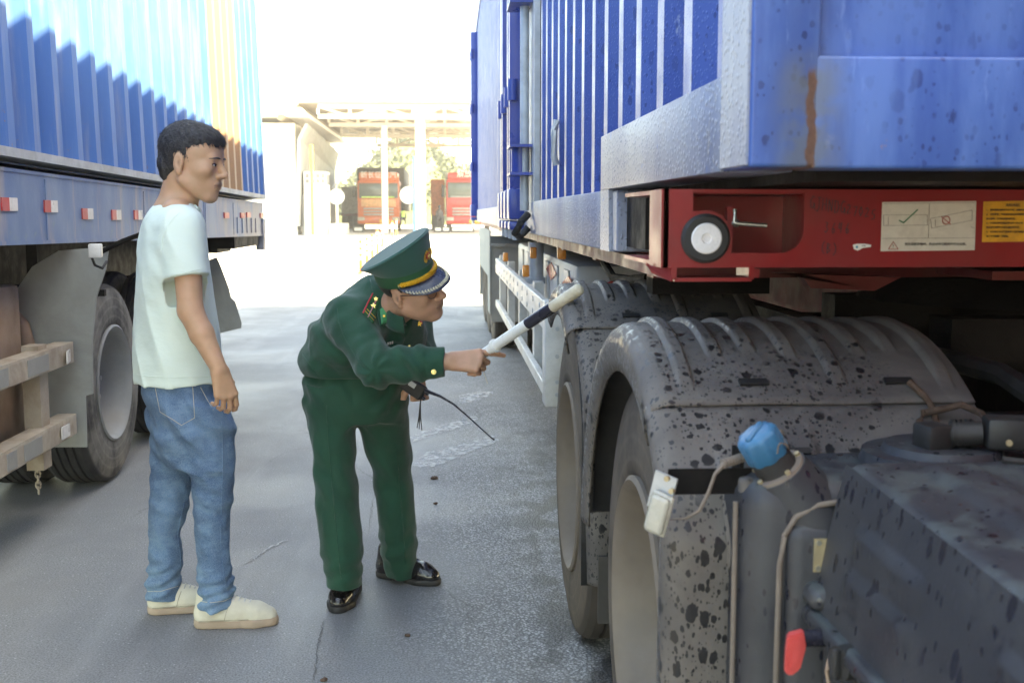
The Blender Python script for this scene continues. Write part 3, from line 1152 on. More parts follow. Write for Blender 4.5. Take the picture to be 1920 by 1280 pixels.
def rib_h(x, th):
    """th measured from the top towards the camera"""
    h = 0
    for rx, end in RIBS:
        u = (x - rx + max(0, th) * 0.008) / 0.0165
        if abs(u) < 1:
            prof = min(1.0, (1 - abs(u)) * 2.2)
            prof = prof * prof * (3 - 2 * prof)
            e = min(1, max(0, (end - th) / 0.07)) * min(1, max(0, (th + 0.6) / 0.1))
            h = max(h, prof * e * 0.0105)
    return h


LIP = [(0.012, 0.545), (0.004, 0.57), (0.0, 0.60), (0.003, 0.62), (0.012, 0.634), (0.026, 0.643), (0.040, 0.645)]


def mudguard(dy, long):
    o = Vector((FX0, TYa + dy, 0.52))
    g = node_empty('mudguard', tr, o - origin_of(tr))
    XS = [q[0] for q in LIP] + [0.045 + i * (FX1 - FX0 - 0.05) / 210 for i in range(1, 211)]
    RS = [q[1] for q in LIP] + [FR] * 210
    top = MB()
    P = []
    for x, r in zip(XS, RS):
        row = []
        for i in range(73):
            t0_ = 1.45 if long else 0.5
            th = -t0_ + i / 72 * (t0_ + 0.585)
            rr = r + (rib_h(x, th) if r > 0.64 else 0) + 0.006
            wav = 0.0012 * math.sin(x * 23 + th * 5)
            row.append(o + Vector((x, -(rr + wav) * math.sin(th) * 1.0, (rr + wav) * math.cos(th))))
        P.append(row)
    top.grid(P)
    t = top.build('arch_cover', M['fender'], g, True, 50, origin=o, solid=0.006)
    # lower skirt in front of the wheel
    sk = MB()
    P = []
    for x, r in zip(XS, RS):
        row = []
        for i in range(60):
            s = i / 59
            z = 0.545 - s * (0.93 if long else 0.74)          # local height
            th = math.asin(min(1, max(-1, z / FR)))
            if z > 0.545 - 0.20:
                y = -math.sqrt(max(0, FR ** 2 - z ** 2)) * (r / FR) ** 1.0
                zz = z * (0.6 + 0.4 * r / FR)
            else:
                y0 = -math.sqrt(FR ** 2 - 0.345 ** 2)
                y = y0 + (FR - r) * 1.0 + (0.345 - z) * 0.03
                zz = z
            yy = y
            # embossed ribs and boxes
            for ex, ew, za, zb, hh in ((0.13, 0.03, 0.30, 0.47, 0.014), (0.235, 0.05, 0.33, 0.50, 0.012), (0.40, 0.035, 0.33, 0.47, 0.014), (0.30, 0.018, -0.4, 0.30, 0.006)):
                u = abs(x - ex) / ew
                if u < 1 and za < z < zb:
                    yy -= hh * min(1, (1 - u) * 4) * min(1, (z - za) / 0.012) * min(1, (zb - z) / 0.012)
            row.append(o + Vector((x if long else 0.028 + x * 0.95 + 0.02 * s, yy, zz)))
        P.append(row)
    sk.grid(P)
    s_ = sk.build('mudguard_skirt', M['fender'], g, True, 50, origin=o, solid=0.005)
    if long:
        s_['label'] = 'front skirt of the mudguard, splashed with dark wet spots'
    # moulded slots
    sl_ = MB()
    for x in (0.200, 0.47):
        th = 0.50
        c = o + Vector((x, -(FR + 0.010) * math.sin(th), (FR + 0.010) * math.cos(th)))
        sl_.box(c, (0.052, 0.017, 0.010), Matrix.Rotation(th, 3, 'X'), 0.0)
    for x in (0.235,):
        zc = 0.475
        c = o + Vector((x, -math.sqrt(FR ** 2 - zc ** 2) - 0.014, zc))
        sl_.box(c, (0.058, 0.012, 0.014), Matrix.Rotation(0.75, 3, 'X'), 0.0)
    sl_.build('slot', M['black'], g, origin=o)
    pk = MB()
    for x, hgt in ((0.200, 0.085), (0.47, 0.085)):
        for dx in (-0.036, 0.036):
            pts = []
            for i in range(6):
                th = 0.52 + i / 5 * 0.10 * hgt / 0.085
                pts.append(o + Vector((x + dx, -(FR + 0.007) * math.sin(th), (FR + 0.007) * math.cos(th))))
            pk.tube(pts, 0.0035, 6)
    pk.bm.free()
    # clip and bolt under the seam
    cl = MB()
    zc = 0.415
    for x in (0.235, 0.43):
        c = o + Vector((x, -math.sqrt(FR ** 2 - zc ** 2) - 0.016, zc))
        cl.box(c, (0.034, 0.022, 0.020), Matrix.Rotation(0.6, 3, 'X'), 0.005)
    cl.build('clip', M['fender'], g, True, origin=o)
    fl = MB()
    fl.mm((FX0 + 0.075, o.y - 0.55, 0.22), (FX1, o.y - 0.535, 0.42))
    fl.build('mud_flap', M['flap_dark'], g)
    ln = MB()
    ln.grid([[o + Vector((x, -0.612 * math.sin(a), 0.612 * math.cos(a))) for a in [(-1.42 if long else -0.45) + k * (0.1 if long else 0.0515) for k in range(21)]] + [o + Vector((x, -0.50, 0.28 - k * 0.16)) for k in range(4)] for x in (0.030, 0.3, 0.59)])
    ln.build('arch_shade', M['black'], g, True, 60, origin=o, solid=0.004)  # black sheet added inside the arch, painting in its shade
    return g


mudguard(0, True)
mudguard(TYb - TYa, False)
# right-hand pair, seen only as dark shapes
for y in (TYa, TYb):
    g = MB()
    g.grid([[(x, y - 0.64 * math.sin(a), 0.52 + 0.64 * math.cos(a)) for a in [-1.3 + i * 0.13 for i in range(21)]] for x in (2.33, 2.6, 2.93)])
    g.build('mudguard', M['fender'], tr, True, solid=0.006)

# chassis
c = MB()
for x in (1.20, 2.10):
    c.mm((x - 0.04, -1.5, 0.78), (x + 0.04, 4.6, 1.06))
for y in (0.4, 1.55, 2.98, 4.4):
    c.mm((1.24, y, 0.82), (2.06, y + 0.12, 1.0))
for y in (TYa, TYb):
    c.cyl((0.75, y, 0.52), (2.55, y, 0.52), 0.085)
    c.lathe([(-0.2, 0.08), (-0.14, 0.2), (0, 0.24), (0.14, 0.2), (0.2, 0.08)], (1.65, y, 0.52), 'X', 24)
c.build('chassis_frame', M['dark_metal'], tr)
fw = MB()
fw.mm((1.16, 2.50, 1.06), (2.14, 2.62, 1.16))
fw.mm((1.16, 3.28, 1.06), (2.14, 3.40, 1.16))
fw.cyl((1.65, 3.0, 1.17), (1.65, 3.0, 1.24), 0.50, 0.46, 40)
fw.build('fifth_wheel', M['dark_metal'], tr, True)
ax_ = MB()
for y in (1.75, 2.0, 2.95, 4.15):
    ax_.mm((1.02, y, 0.80), (1.15, y + 0.10, 1.02), 0.015)
ax_.tube([(1.05, 1.35, 1.0), (1.0, 1.7, 1.07), (1.08, 2.1, 1.09), (1.02, 2.6, 1.10), (1.1, 3.0, 1.08)], 0.022)
ax_.tube([(1.10, 1.2, 0.93), (0.98, 1.6, 0.90), (1.02, 1.95, 0.97), (1.12, 2.4, 1.0)], 0.018)
ax_.build('air_pipe', M['black'], tr, True)
cab = MB()
cab.mm((0.42, -2.45, 0.95), (2.88, -0.35, 3.75), 0.12, 3)
cab.mm((0.62, -0.36, 1.3), (2.68, -0.30, 3.3), 0.02)
cab.mm((2.25, -0.30, 0.9), (2.9, 1.646, 3.9), 0.02, 1)  # unseen tall box behind the cab, added to block the sun
cab.build('cab', M['red_cab'], tr, True)

# fluid tank with the blue cap
tk = node_empty('fluid_tank', tr, Vector((0.60, 1.72, 0.7)) - origin_of(tr))
q = MB()
q.mm((0.458, 1.665, 0.36), (1.05, 1.93, 0.992), 0.050, 4)
# raised panel facing the camera
q.build('tank_body', M['battery'], tk, True, 60)
q = MB()
q.mm((0.522, 1.645, 0.40), (0.80, 1.70, 0.925), 0.024, 3)
q.build('tank_panel', M['battery'], tk, True, 60)
q = MB()
q.tube([(0.512, 1.660, 0.42), (0.512, 1.660, 0.70), (0.513, 1.660, 0.86), (0.519, 1.660, 0.905), (0.536, 1.660, 0.935), (0.57, 1.661, 0.953), (0.64, 1.662, 0.962), (0.75, 1.664, 0.966)], 0.0048, 10)
q.tube([(0.453, 1.70, 0.34), (0.452, 1.70, 0.95)], 0.0042, 8)
q.build('strap', M['trim_tan'], tk, True)
q = MB()
q.mm((0.5605, 1.6405, 0.853), (0.648, 1.6455, 0.905))
q.build('name_plate', M['brass'], tk)
q = MB()
for x, z in ((0.567, 0.899), (0.567, 0.859)):
    q.cyl((x, 1.6415, z), (x, 1.638, z), 0.0042, n=10)
q.build('rivet', M['steel'], tk)
# filler neck leaning out to the left
nd = Vector((-0.55, -0.14, 0.82)).normalized()
n0 = Vector((0.550, 1.718, 0.955))
q = MB()
q.cyl(n0 - nd * 0.09, n0 + nd * 0.052, 0.088, 0.047, 36)
q.tube([n0 + nd * 0.052 + (nd.orthogonal().normalized() @ Matrix.Identity(3)) * 0 for _ in range(1)] * 1 + [n0 + nd * 0.054], 0.02, 6)
q.build('filler_neck', M['battery'], tk, True, 40)
q = MB()
q.cyl(n0 + nd * 0.050, n0 + nd * 0.057, 0.045, 0.0435, 32)
q.build('neck_ring', M['trim_tan'], tk, True)
q = MB()
q.cyl(n0 + nd * 0.055, n0 + nd * 0.090, 0.034, 0.031, 32)
q.build('neck_collar', M['black'], tk, True)
q = MB()
u = nd.orthogonal().normalized()
v = nd.cross(u)
prof = [(0.082, 0.0325), (0.086, 0.0340), (0.120, 0.0330), (0.126, 0.0300), (0.1285, 0.022), (0.1285, 0.0)]
rings = []
for off, r in prof:
    ring = []
    for i in range(64):
        a = 2 * math.pi * i / 64
        rr = r * (1 + 0.05 * max(-0.75, min(0.75, 1.6 * math.cos(8 * a))) * (1 if r > 0.024 else 0.3))
        ring.append(q.bm.verts.new(n0 + nd * off + (u * math.cos(a) + v * math.sin(a)) * max(rr, 0.0004)))
    rings.append(ring)
for a, b2 in zip(rings, rings[1:]):
    for i in range(64):
        j = (i + 1) % 64
        q.bm.faces.new((a[i], a[j], b2[j], b2[i]))
q.box(n0 + nd * 0.129, (0.047, 0.011, 0.010), Matrix((u, v, nd)).transposed(), 0.004)
q.build('filler_cap', M['cap_blue'], tk, True, 50)
q = MB()
pts = []
for i in range(25):
    a = -2.0 + 3.6 * i / 24
    pts.append(n0 + nd * (0.095 + 0.012 * math.sin(i * 0.9)) + (u * math.cos(a) + v * math.sin(a)) * (0.037 + 0.004 * math.sin(i * 0.7)))
q.tube(pts, 0.0013, 6)
q.build('cap_wire', M['trim_tan'], tk, True)
q = MB()
for a in (0.4, 1.7, 2.9, 4.2, 5.5):
    p = n0 + nd * 0.057 + (u * math.cos(a) + v * math.sin(a)) * 0.039
    q.cyl(p, p + nd * 0.005, 0.0045, n=8)
q.build('bolt', M['brass'], tk, True)

# sender unit, plugs and hoses on top of the tank
q = MB()
q.cyl((0.80, 1.74, 1.0), (0.80, 1.74, 1.018), 0.13, 0.125, 40)
q.cyl((0.80, 1.74, 1.018), (0.80, 1.74, 1.03), 0.095, 0.09, 40)
q.build('sender_plate', M['battery'], tr, True, 40)
q = MB()
q.box((0.775, 1.72, 1.048), (0.045, 0.05, 0.04), 0.2, 0.006)
q.cyl((0.80, 1.715, 1.052), (0.845, 1.70, 1.055), 0.020, n=16)
for i in range(5):
    q.cyl((0.802 + i * 0.008, 1.715, 1.052), (0.806 + i * 0.008, 1.714, 1.052), 0.0235, n=16)
q.box((0.885, 1.69, 1.058), (0.075, 0.055, 0.05), -0.25, 0.007)
q.build('cable_plug', M['black'], tr, True, 40)
q = MB()
q.tube([(0.92, 1.68, 1.06), (0.97, 1.69, 1.045), (1.0, 1.72, 1.05), (1.03, 1.76, 1.09), (1.05, 1.78, 1.10)], 0.013, 10)
q.tube([(0.84, 1.62, 1.03), (0.90, 1.60, 1.025), (1.0, 1.63, 1.024), (1.1, 1.66, 1.03)], 0.006, 8)
q.tube([(1.04, 1.74, 1.10), (1.09, 1.80, 1.12), (1.2, 1.9, 1.08)], 0.03, 12)
q.build('hose', M['black'], tr, True)
q = MB()
q.cyl((0.905, 1.66, 1.085), (0.895, 1.648, 1.107), 0.007, 0.005, 10)
q.cyl((0.869, 1.659, 1.048), (0.868, 1.655, 1.048), 0.005, n=10)
q.build('valve', M['brass'], tr, True)
# brown rope knotted through the second slot
q = MB()
sx = FX0 + 0.47
q.tube([(sx + 0.012, 1.965, 1.098), (sx + 0.030, 1.935, 1.075), (sx + 0.038, 1.915, 1.055), (sx + 0.015, 1.905, 1.052), (sx + 0.006, 1.900, 1.04), (sx + 0.010, 1.893, 1.0), (sx + 0.006, 1.882, 0.965), (sx + 0.008, 1.87, 0.92)], 0.0062, 8)
q.tube([(sx + 0.012, 1.907, 1.050), (sx + 0.045, 1.90, 1.058), (sx + 0.075, 1.89, 1.068), (sx + 0.105, 1.875, 1.055), (sx + 0.128, 1.86, 1.02), (sx + 0.140, 1.845, 0.985), (sx + 0.15, 1.83, 0.96)], 0.0062, 8)
q.tube([(sx + 0.035, 1.91, 1.056), (sx + 0.038, 1.897, 1.02), (sx + 0.033, 1.887, 0.985), (sx + 0.028, 1.89, 0.965)], 0.006, 8)
q.build('rope', M['rope'], tr, True)

# white side marker lamp on its bracket
mk = node_empty('marker_lamp', tr, Vector((0.345, 1.75, 0.93)) - origin_of(tr))
q = MB()
mrot = Matrix.Rotation(math.radians(-55), 3, 'Z')
lr_ = Matrix.Rotation(math.radians(50), 3, 'Z') @ Matrix.Rotation(math.radians(14), 3, 'X')
q.box((0.329, 1.712, 0.928), (0.012, 0.034, 0.064), lr_, 0.008, 4)
q.box((0.334, 1.718, 0.928), (0.010, 0.038, 0.070), lr_, 0.004, 2)
q.build('lens', M['lamp_lens'], mk, True, 50)
q = MB()
q.box((0.340, 1.726, 0.960), (0.004, 0.040, 0.062), lr_, 0.0)
q.build('lamp_plate', M['zinc'], mk)
q = MB()
q.mm((0.352, 1.742, 0.952), (0.50, 1.745, 0.994))
q.mm((0.47, 1.745, 0.80), (0.476, 1.80, 1.02))
q.build('bracket', M['dark_metal'], mk)
q = MB()
for x, z in ((0.3445, 0.988), (0.352, 0.968)):
    q.cyl((x, 1.706, z), (x - 0.004, 1.700, z), 0.0045, n=8)
q.build('screw', M['brass'], mk)
q = MB()
q.tube([(0.355, 1.73, 0.915), (0.375, 1.715, 0.92), (0.395, 1.705, 0.935), (0.408, 1.70, 0.965), (0.418, 1.70, 0.995), (0.432, 1.70, 1.012), (0.455, 1.71, 1.018), (0.475, 1.73, 1.018)], [0.0012, 0.0016, 0.0032, 0.003, 0.003, 0.005, 0.006, 0.006], 8)
for i in range(9):
    q.cyl((0.430 + i * 0.005, 1.70 + i * 0.002, 1.011 + i * 0.001), (0.4325 + i * 0.005, 1.701 + i * 0.002, 1.0115 + i * 0.001), 0.0078, n=10)
q.build('wire', M['trim_tan'], mk, True)
q = MB()
q.mm((0.462, 1.705, 0.925), (0.487, 1.735, 0.985), 0.009, 3)
q.build('sensor', M['fender'], tr, True)

# battery box in the corner of the picture
bx = node_empty('battery_box', tr, Vector((0.60, 1.2, 0.55)) - origin_of(tr))
q = MB()
YB0, YB1 = 0.55, 1.625
top_l, bot_l = 0.600, 0.562


def bxp(u, v):
    """u along Y 0..1 from far to near, v from top 0 to bottom 1 on the left face"""
    return Vector((top_l + (bot_l - top_l) * v, YB1 + (YB0 - YB1) * u + 0.03 * v * (1 - 2 * u), 1.026 - 0.225 * v - 0.055 * u * 1.075 * (1 - v)))


# lid: profile across, rounded shoulder, ribs on top
P = []
NY = 90
for j in range(NY + 1):
    u = j / NY
    row = []
    y = YB1 + (YB0 - YB1) * u
    for i in range(22):
        s = i / 21
        p = bxp(u, 1 - s)
        # embossed panels on the face
        row.append(p)
    cx, cz, r = top_l + 0.028, 1.022 - 0.028, 0.028
    for i in range(1, 9):
        a = math.pi - i / 8 * math.pi / 2
        row.append(Vector((cx + r * math.cos(a), y, cz + r * math.sin(a) + 0.004 - 0.059 * u)))
    for i in range(1, 60):
        x = cx + i / 59 * 0.62
        row.append(Vector((x, y, 1.026 - 0.059 * u)))
    P.append(row)
for j, row in enumerate(P):
    u = j / NY
    y = YB1 + (YB0 - YB1) * u
    for i, p in enumerate(row):
        if i > 30:
            x = p.x - top_l
            h = 0
            for rx in (0.145, 0.30, 0.45):
                w = abs(x - rx) / 0.048
                if w < 1:
                    h = max(h, min(1, (1 - w) * 3.0))
            e = min(1, max(0, (1.60 - y) / 0.02))
            p.z += 0.011 * h * e
        elif i < 21:
            s = i / 21
            h = 0
            for ya, yb in ((1.30, 1.53), (0.86, 1.12)):
                if ya < y < yb:
                    for sa in (0.40, 0.70):
                        d_ = (sa - s)
                        if 0 < d_ < 0.28:
                            h = max(h, (1 - d_ / 0.28) * min(1, d_ / 0.02) * min(1, (y - ya) / 0.02) * min(1, (yb - y) / 0.015))
            p.x -= 0.009 * h
q.grid(P)
# end wall
q.poly([bxp(0, 1) + Vector((0, 0, 0)), bxp(0, 0.1), (top_l + 0.03, YB1, 1.022), (top_l + 0.65, YB1, 1.022), (top_l + 0.65, YB1 + 0.03, 0.80)])
q.build('battery_lid', M['battery'], bx, True, 60)
q = MB()
q.mm((0.545, 0.55, 0.772), (1.30, 1.670, 0.801), 0.010, 3)
q.build('lid_flange', M['battery'], bx, True, 60)
q = MB()
q.mm((0.570, 0.55, 0.40), (1.28, 1.64, 0.775), 0.03, 3)
q.build('battery_tray', M['battery'], bx, True, 60)
q = MB()
q.mm((0.545, 1.60, 0.80), (0.60, 1.665, 0.838), 0.018, 3)
q.build('latch', M['battery'], bx, True, 60)
# red isolator lever and black knob on the tray
LVO = Vector((-0.004, 0.115, 0.078))
lv = node_empty('isolator_switch', tr, Vector((0.52, 1.55, 0.75)) - origin_of(tr))
q = MB()
q.prism([(0.490, 1.42, 0.722), (0.520, 1.42, 0.730), (0.525, 1.42, 0.700), (0.515, 1.42, 0.655), (0.498, 1.42, 0.642), (0.486, 1.42, 0.650), (0.487, 1.42, 0.69)], (0.006, 0.026, 0))
q.prism([(0.496, 1.416, 0.714), (0.513, 1.416, 0.720), (0.516, 1.416, 0.70), (0.508, 1.416, 0.665), (0.497, 1.416, 0.657), (0.494, 1.416, 0.68)], (0, 0.004, 0))
bmesh.ops.bevel(q.bm, geom=q.bm.edges[:], offset=0.003, segments=2, affect='EDGES')
bmesh.ops.scale(q.bm, vec=(0.8, 0.8, 0.75), space=Matrix.Translation((-0.505, -1.42, -0.69)), verts=q.bm.verts[:])
bmesh.ops.translate(q.bm, vec=LVO, verts=q.bm.verts[:])
q.build('lever', M['lever_red'], lv, True, 60)
q = MB()
q.cyl((0.506, 1.552, 0.783), (0.57, 1.562, 0.780), 0.012, 0.014, 24)
q.build('spindle', M['black_gloss'], lv, True)
q = MB()
q.tube([(0.548, 1.52, 0.775), (0.536, 1.50, 0.755), (0.538, 1.49, 0.725), (0.55, 1.48, 0.70), (0.57, 1.47, 0.68)], 0.003, 8)
q.build('cable', M['rust_brown'], lv, True)
q = MB()
kc = at(1572, 1243, 1.47)
q.cyl(kc + np.array([0.035, 0.012, 0]), kc + np.array([0, 0, 0]), 0.026, 0.024, 24)
q.box(kc + np.array([-0.004, -0.002, 0]), (0.012, 0.011, 0.044), Matrix.Rotation(0.35, 3, 'Z'), 0.003)
q.build('knob', M['black'], lv, True, 40)

# ------------------------------------------------------------------ red semi-trailer
st = thing('semi_trailer', 'red semi-trailer with white side guard under the blue container', 'trailer', (1.67, 8.0, 0))
BY = 2.05
# front bolster plate with its openings: built from strips round the holes
q = MB()
x0, x1, z0, z1 = 0.398, 2.95, 1.302, 1.446


def bol(px, py):
    p = at(px, py, BY)
    return (p[0], p[2])


hx0, hz1 = bol(1300, 360)
hx1, hz0 = bol(1506, 474)
q.mm((x0, BY, hz1), (x1, BY + 0.012, z1))
q.mm((x0, BY, z0), (x1, BY + 0.012, hz0))
cxp, czp = bol(1322, 447)
rp = 0.0455
mx = bol(1372, 430)[0]
mz = bol(1300, 396)[1]
q.mm((x0, BY, hz0), (hx0, BY + 0.012, hz1))
# solid web round the pin, with a curved shoulder
web = [(hx0, hz0), (mx, hz0)]
for i in range(13):
    a = math.radians(-5 + i * 8.5)
    web.append((cxp + (rp + 0.006) * math.cos(a), czp + (rp + 0.006) * math.sin(a)))
web.append((hx0, mz))
q.prism([(a, BY, b_) for a, b_ in web], (0, 0.012, 0))
q.mm((hx1, BY, hz0), (x1, BY + 0.012, hz1))
R_ = 0.042
pts = [(hx1, hz0)]
for i in range(9):
    a = math.radians(i * 90 / 8)
    pts.append((hx1 - R_ + R_ * math.cos(-a), hz0 + R_ + R_ * math.sin(-a)))
pts.append((hx1 - R_, hz0))
q.prism([(a, BY, b_) for a, b_ in pts[::-1]], (0, 0.012, 0))
q.mm((x0 - 0.004, BY, z0), (x0 + 0.010, BY + 0.12, z1))
q.mm((x0, BY + 0.012, z1 - 0.008), (x1, BY + 0.45, z1))
q.mm((x0, BY + 0.012, z0), (x1, BY + 0.45, z0 + 0.008))
q.mm((x0 + 0.02, BY + 0.20, z0 + 0.01), (x1, BY + 0.21, z1 - 0.01))
q.mm((hx1 + 0.02, BY + 0.012, z0 + 0.008), (hx1 + 0.03, BY + 0.2, z1 - 0.008))
q.build('front_bolster', M['red'], st)
# lower loop under the bolster
q = MB()
lx0, lx1 = bol(1265, 500)[0], bol(1410, 500)[0]
lz = bol(1265, 528)[1]
q.mm((lx0, BY, lz), (lx1, BY + 0.09, lz + 0.007))
q.mm((lx0 - 0.006, BY, lz + 0.004), (lx0 + 0.004, BY + 0.09, z0))
q.mm((lx1 - 0.006, BY, lz + 0.004), (lx1 + 0.004, BY + 0.09, z0))
q.prism([(lx0 - 0.006, BY, z0), (lx0 - 0.006, BY, lz), (lx0 - 0.028, BY + 0.08, lz + 0.012), (lx0 - 0.036, BY + 0.10, lz + 0.03), (lx0 - 0.036, BY + 0.1, z0)], (0.004, 0.003, 0))
q.prism([(lx1, BY + 0.01, lz + 0.008), (lx1 + 0.016, BY + 0.01, lz + 0.006), (lx1 + 0.018, BY + 0.01, z0 - 0.004), (lx1 + 0.005, BY + 0.01, z0 - 0.002)], (0, 0.05, 0))
q.build('bolster_loop', M['red'], st)
# locking pin: rubber ring and bare metal face
pin = node_empty('locking_pin', st, Vector((cxp, BY, czp)) - origin_of(st))
q = MB()
q.lathe([(-0.012, 0.027), (-0.012, 0.040), (-0.006, rp), (0.03, rp)], (cxp, BY, czp), 'Y', 48)
q.build('rubber_ring', M['black'], pin, True, 40)
q = MB()
q.lathe([(0.0, 0.0285), (-0.014, 0.0285), (-0.016, 0.0265), (-0.0162, 0.010), (-0.0125, 0.008), (-0.0125, 0.0002)], (cxp, BY, czp), 'Y', 48)
q.build('pin_face', M['pin_face'], pin, True, 30)
# twist lock handle in the opening
q = MB()
hx, hz = bol(1388, 415)
q.tube([(hx - 0.002, BY + 0.035, hz + 0.022), (hx - 0.003, BY + 0.03, hz - 0.002), (hx + 0.002, BY + 0.028, hz - 0.004)], 0.0042, 10)
q.cyl((hx, BY + 0.028, hz - 0.004), (hx + 0.056, BY + 0.02, hz - 0.008), 0.0042, n=12)
q.cyl((hx - 0.02, BY + 0.045, hz - 0.004), (hx + 0.004, BY + 0.03, hz - 0.004), 0.007, n=12)
q.build('lock_handle', M['steel'], st, True)
q = MB()
pz = [(hx - 0.018, hz + 0.026), (hx - 0.008, hz + 0.028), (hx - 0.004, hz + 0.0), (hx - 0.006, hz - 0.024), (hx - 0.012, hz - 0.034), (hx - 0.016, hz - 0.01)]
q.prism([(a, BY + 0.03, b_) for a, b_ in pz], (0, 0.02, 0))
q.build('lock_bracket', M['red'], st)

# stickers and hand lettering on the bolster
def sticker(name, cor, mat, parent=None, off=0.0012, label=None):
    bb = MB()
    bb.prism([(bol(*p)[0], BY - off, bol(*p)[1]) for p in cor], (0, off, 0))
    o = bb.build(name, mat, parent)
    if label:
        o['label'] = label
    return o


def lines(mb, segs, w, off=0.002):
    for (a, b2) in segs:
        A, B = Vector((bol(*a)[0], BY - off, bol(*a)[1])), Vector((bol(*b2)[0], BY - off, bol(*b2)[1]))
        d = (B - A).normalized()
        n = d.cross(Vector((0, 1, 0))) * w / 2
        mb.prism([A - n, B - n, B + n, A + n], (0, 0.0008, 0))


ws = sticker('warning_sticker', [(1654, 379), (1830, 377), (1827, 469), (1651, 471)], M['sticker'], st, label='grey white instruction sticker with a green tick and a red ban sign')
q = MB()
lines(q, [((1657, 382), (1827, 380)), ((1654, 447), (1826, 446)), ((1742, 381), (1740, 447)), ((1656, 403), (1738, 403)), ((1656, 403), (1656, 423)), ((1738, 403), (1738, 423)), ((1656, 423), (1738, 422)),
          ((1665, 407), (1665, 422)), ((1744, 410), (1822, 394)), ((1744, 410), (1746, 428)), ((1746, 428), (1822, 413)), ((1822, 394), (1822, 413)), ((1753, 412), (1753, 424)), ((1820, 425), (1826, 428))], 0.0007)
q.build('printed_line', M['ink_faint'], ws)
q = MB()
lines(q, [((1685, 413), (1694, 418)), ((1693, 418), (1720, 393))], 0.0022, 0.0024)
q.build('tick', M['ink_green'], ws)
q = MB()
cc = bol(1773, 413)
pr = []
ring = [Vector((cc[0] + 0.0072 * math.cos(a), BY - 0.0026, cc[1] + 0.0072 * math.sin(a))) for a in [i * math.pi / 12 for i in range(24)]]
q.tube(ring, 0.00075, 6, closed=True)
lines(q, [((1764, 406), (1782, 421))], 0.0012, 0.0026)
q.build('ban_sign', M['ink_red'], ws)
q = MB()
tri = [(1674, 453), (1665, 467), (1683, 467)]
lines(q, [(tri[0], tri[1]), (tri[1], tri[2]), (tri[2], tri[0])], 0.001, 0.0026)
q.build('warning_triangle', M['ink_red'], ws)
p = bol(1674, 462)
text_obj('exclamation_mark', '!', 0.009, M['ink'], ws, wall_matrix((p[0], BY - 0.0022, p[1]), (1, 0, 0), (0, 0, 1)))
p = bol(1755, 458)
text_obj('printed_text', '甩挂装卸货物时，务必对牵引鞍处作安全支撑。', 0.0058, M['ink'], ws, wall_matrix((p[0], BY - 0.0022, p[1]), (1, 0, 0), (0, 0, 1)))
ys_ = sticker('warning_sticker', [(1844, 378), (1990, 375), (1988, 452), (1841, 454)], M['sticker_yellow'], st, label='yellow sticker with dense printed instructions')
p = bol(1898, 385)
text_obj('heading', 'ABS/EBS', 0.0078, M['ink'], ys_, wall_matrix((p[0], BY - 0.0022, p[1]), (1, 0, 0), (0, 0, 1)))
rows_ = ['1、 整车维修或换装半挂车时，应断开电源插头', '2、 未经授权，不得拆卸或改装控制阀及线束等', '接头部位，以免造成制动失效。', '3、 日常检查时请确认警示灯工作正常，如果灯', '常亮请立即停车并联系服务站处理。', '4、 本车禁止在无气压条件下强行拖拽行驶', '每三个月检修一次线路。']
for i, r_ in enumerate(rows_):
    p = bol(1848, 394 + i * 8.2)
    text_obj('printed_text', r_, 0.0042, M['ink'], ys_, wall_matrix((p[0], BY - 0.0022, p[1]), (1, 0, 0), (0, 0, 1)), align='LEFT')
ps_ = sticker('pass_label', [(1599, 459), (1606, 457), (1620, 457), (1633, 459), (1632, 463), (1617, 465), (1608, 470), (1601, 467)], M['white_plastic'], st)
q = MB()
p = bol(1606, 463)
q.cyl((p[0], BY - 0.0024, p[1]), (p[0], BY - 0.001, p[1]), 0.0022, n=16)
q.build('blue_dot', M['sticker_blue'], ps_)
p = bol(1619, 461)
text_obj('printed_text', 'PASS', 0.0034, M['ink'], ps_, wall_matrix((p[0], BY - 0.0022, p[1]), (1, 0, 0), (0, 0, 1)))

# marker-pen lettering, strokes in a unit cell
GL = {'G': [[(.9, .85), (.5, 1), (.1, .6), (.2, .1), (.6, 0), (.85, .35)], [(.5, .4), (.9, .4), (.95, -.1)]], 'J': [[(.2, 1), (1, 1)], [(.6, 1), (.6, .1), (.3, -.15), (0, 0)]],
      'H': [[(.1, 1), (.05, 0)], [(.8, 1), (.8, 0)], [(.05, .5), (.8, .5)]], 'N': [[(.05, 0), (.1, 1), (.7, .05), (.8, 1)]], 'D': [[(.1, 1), (.1, 0), (.6, .05), (.9, .5), (.6, .95), (.0, 1)]],
      '2': [[(.1, .8), (.4, 1), (.7, .75), (.1, .05), (.8, .1)]], '7': [[(.1, .95), (.8, 1), (.4, 0)]], '0': [[(.4, 1), (.1, .5), (.4, 0), (.75, .5), (.4, 1)]],
      '5': [[(.8, 1), (.3, .95), (.2, .55), (.7, .5), (.7, .1), (.1, 0)]], '3': [[(.1, .95), (.6, .9), (.35, .55), (.7, .3), (.3, 0), (.05, .15)]],
      '6': [[(.6, 1), (.15, .4), (.3, 0), (.65, .15), (.55, .45), (.2, .35)]], '4': [[(.2, 1), (.1, .45), (.6, .45)], [(.6, 1), (.5, 0)]],
      '(': [[(.7, 1.1), (.3, .7), (.3, .2), (.7, -.15)]], ')': [[(.2, 1.1), (.6, .7), (.6, .2), (.2, -.15)]], 'B': [[(.1, 1), (.1, 0)], [(.1, 1), (.6, .85), (.2, .55), (.7, .3), (.1, 0)]]}
q = MB()
rr_ = random.Random(3)
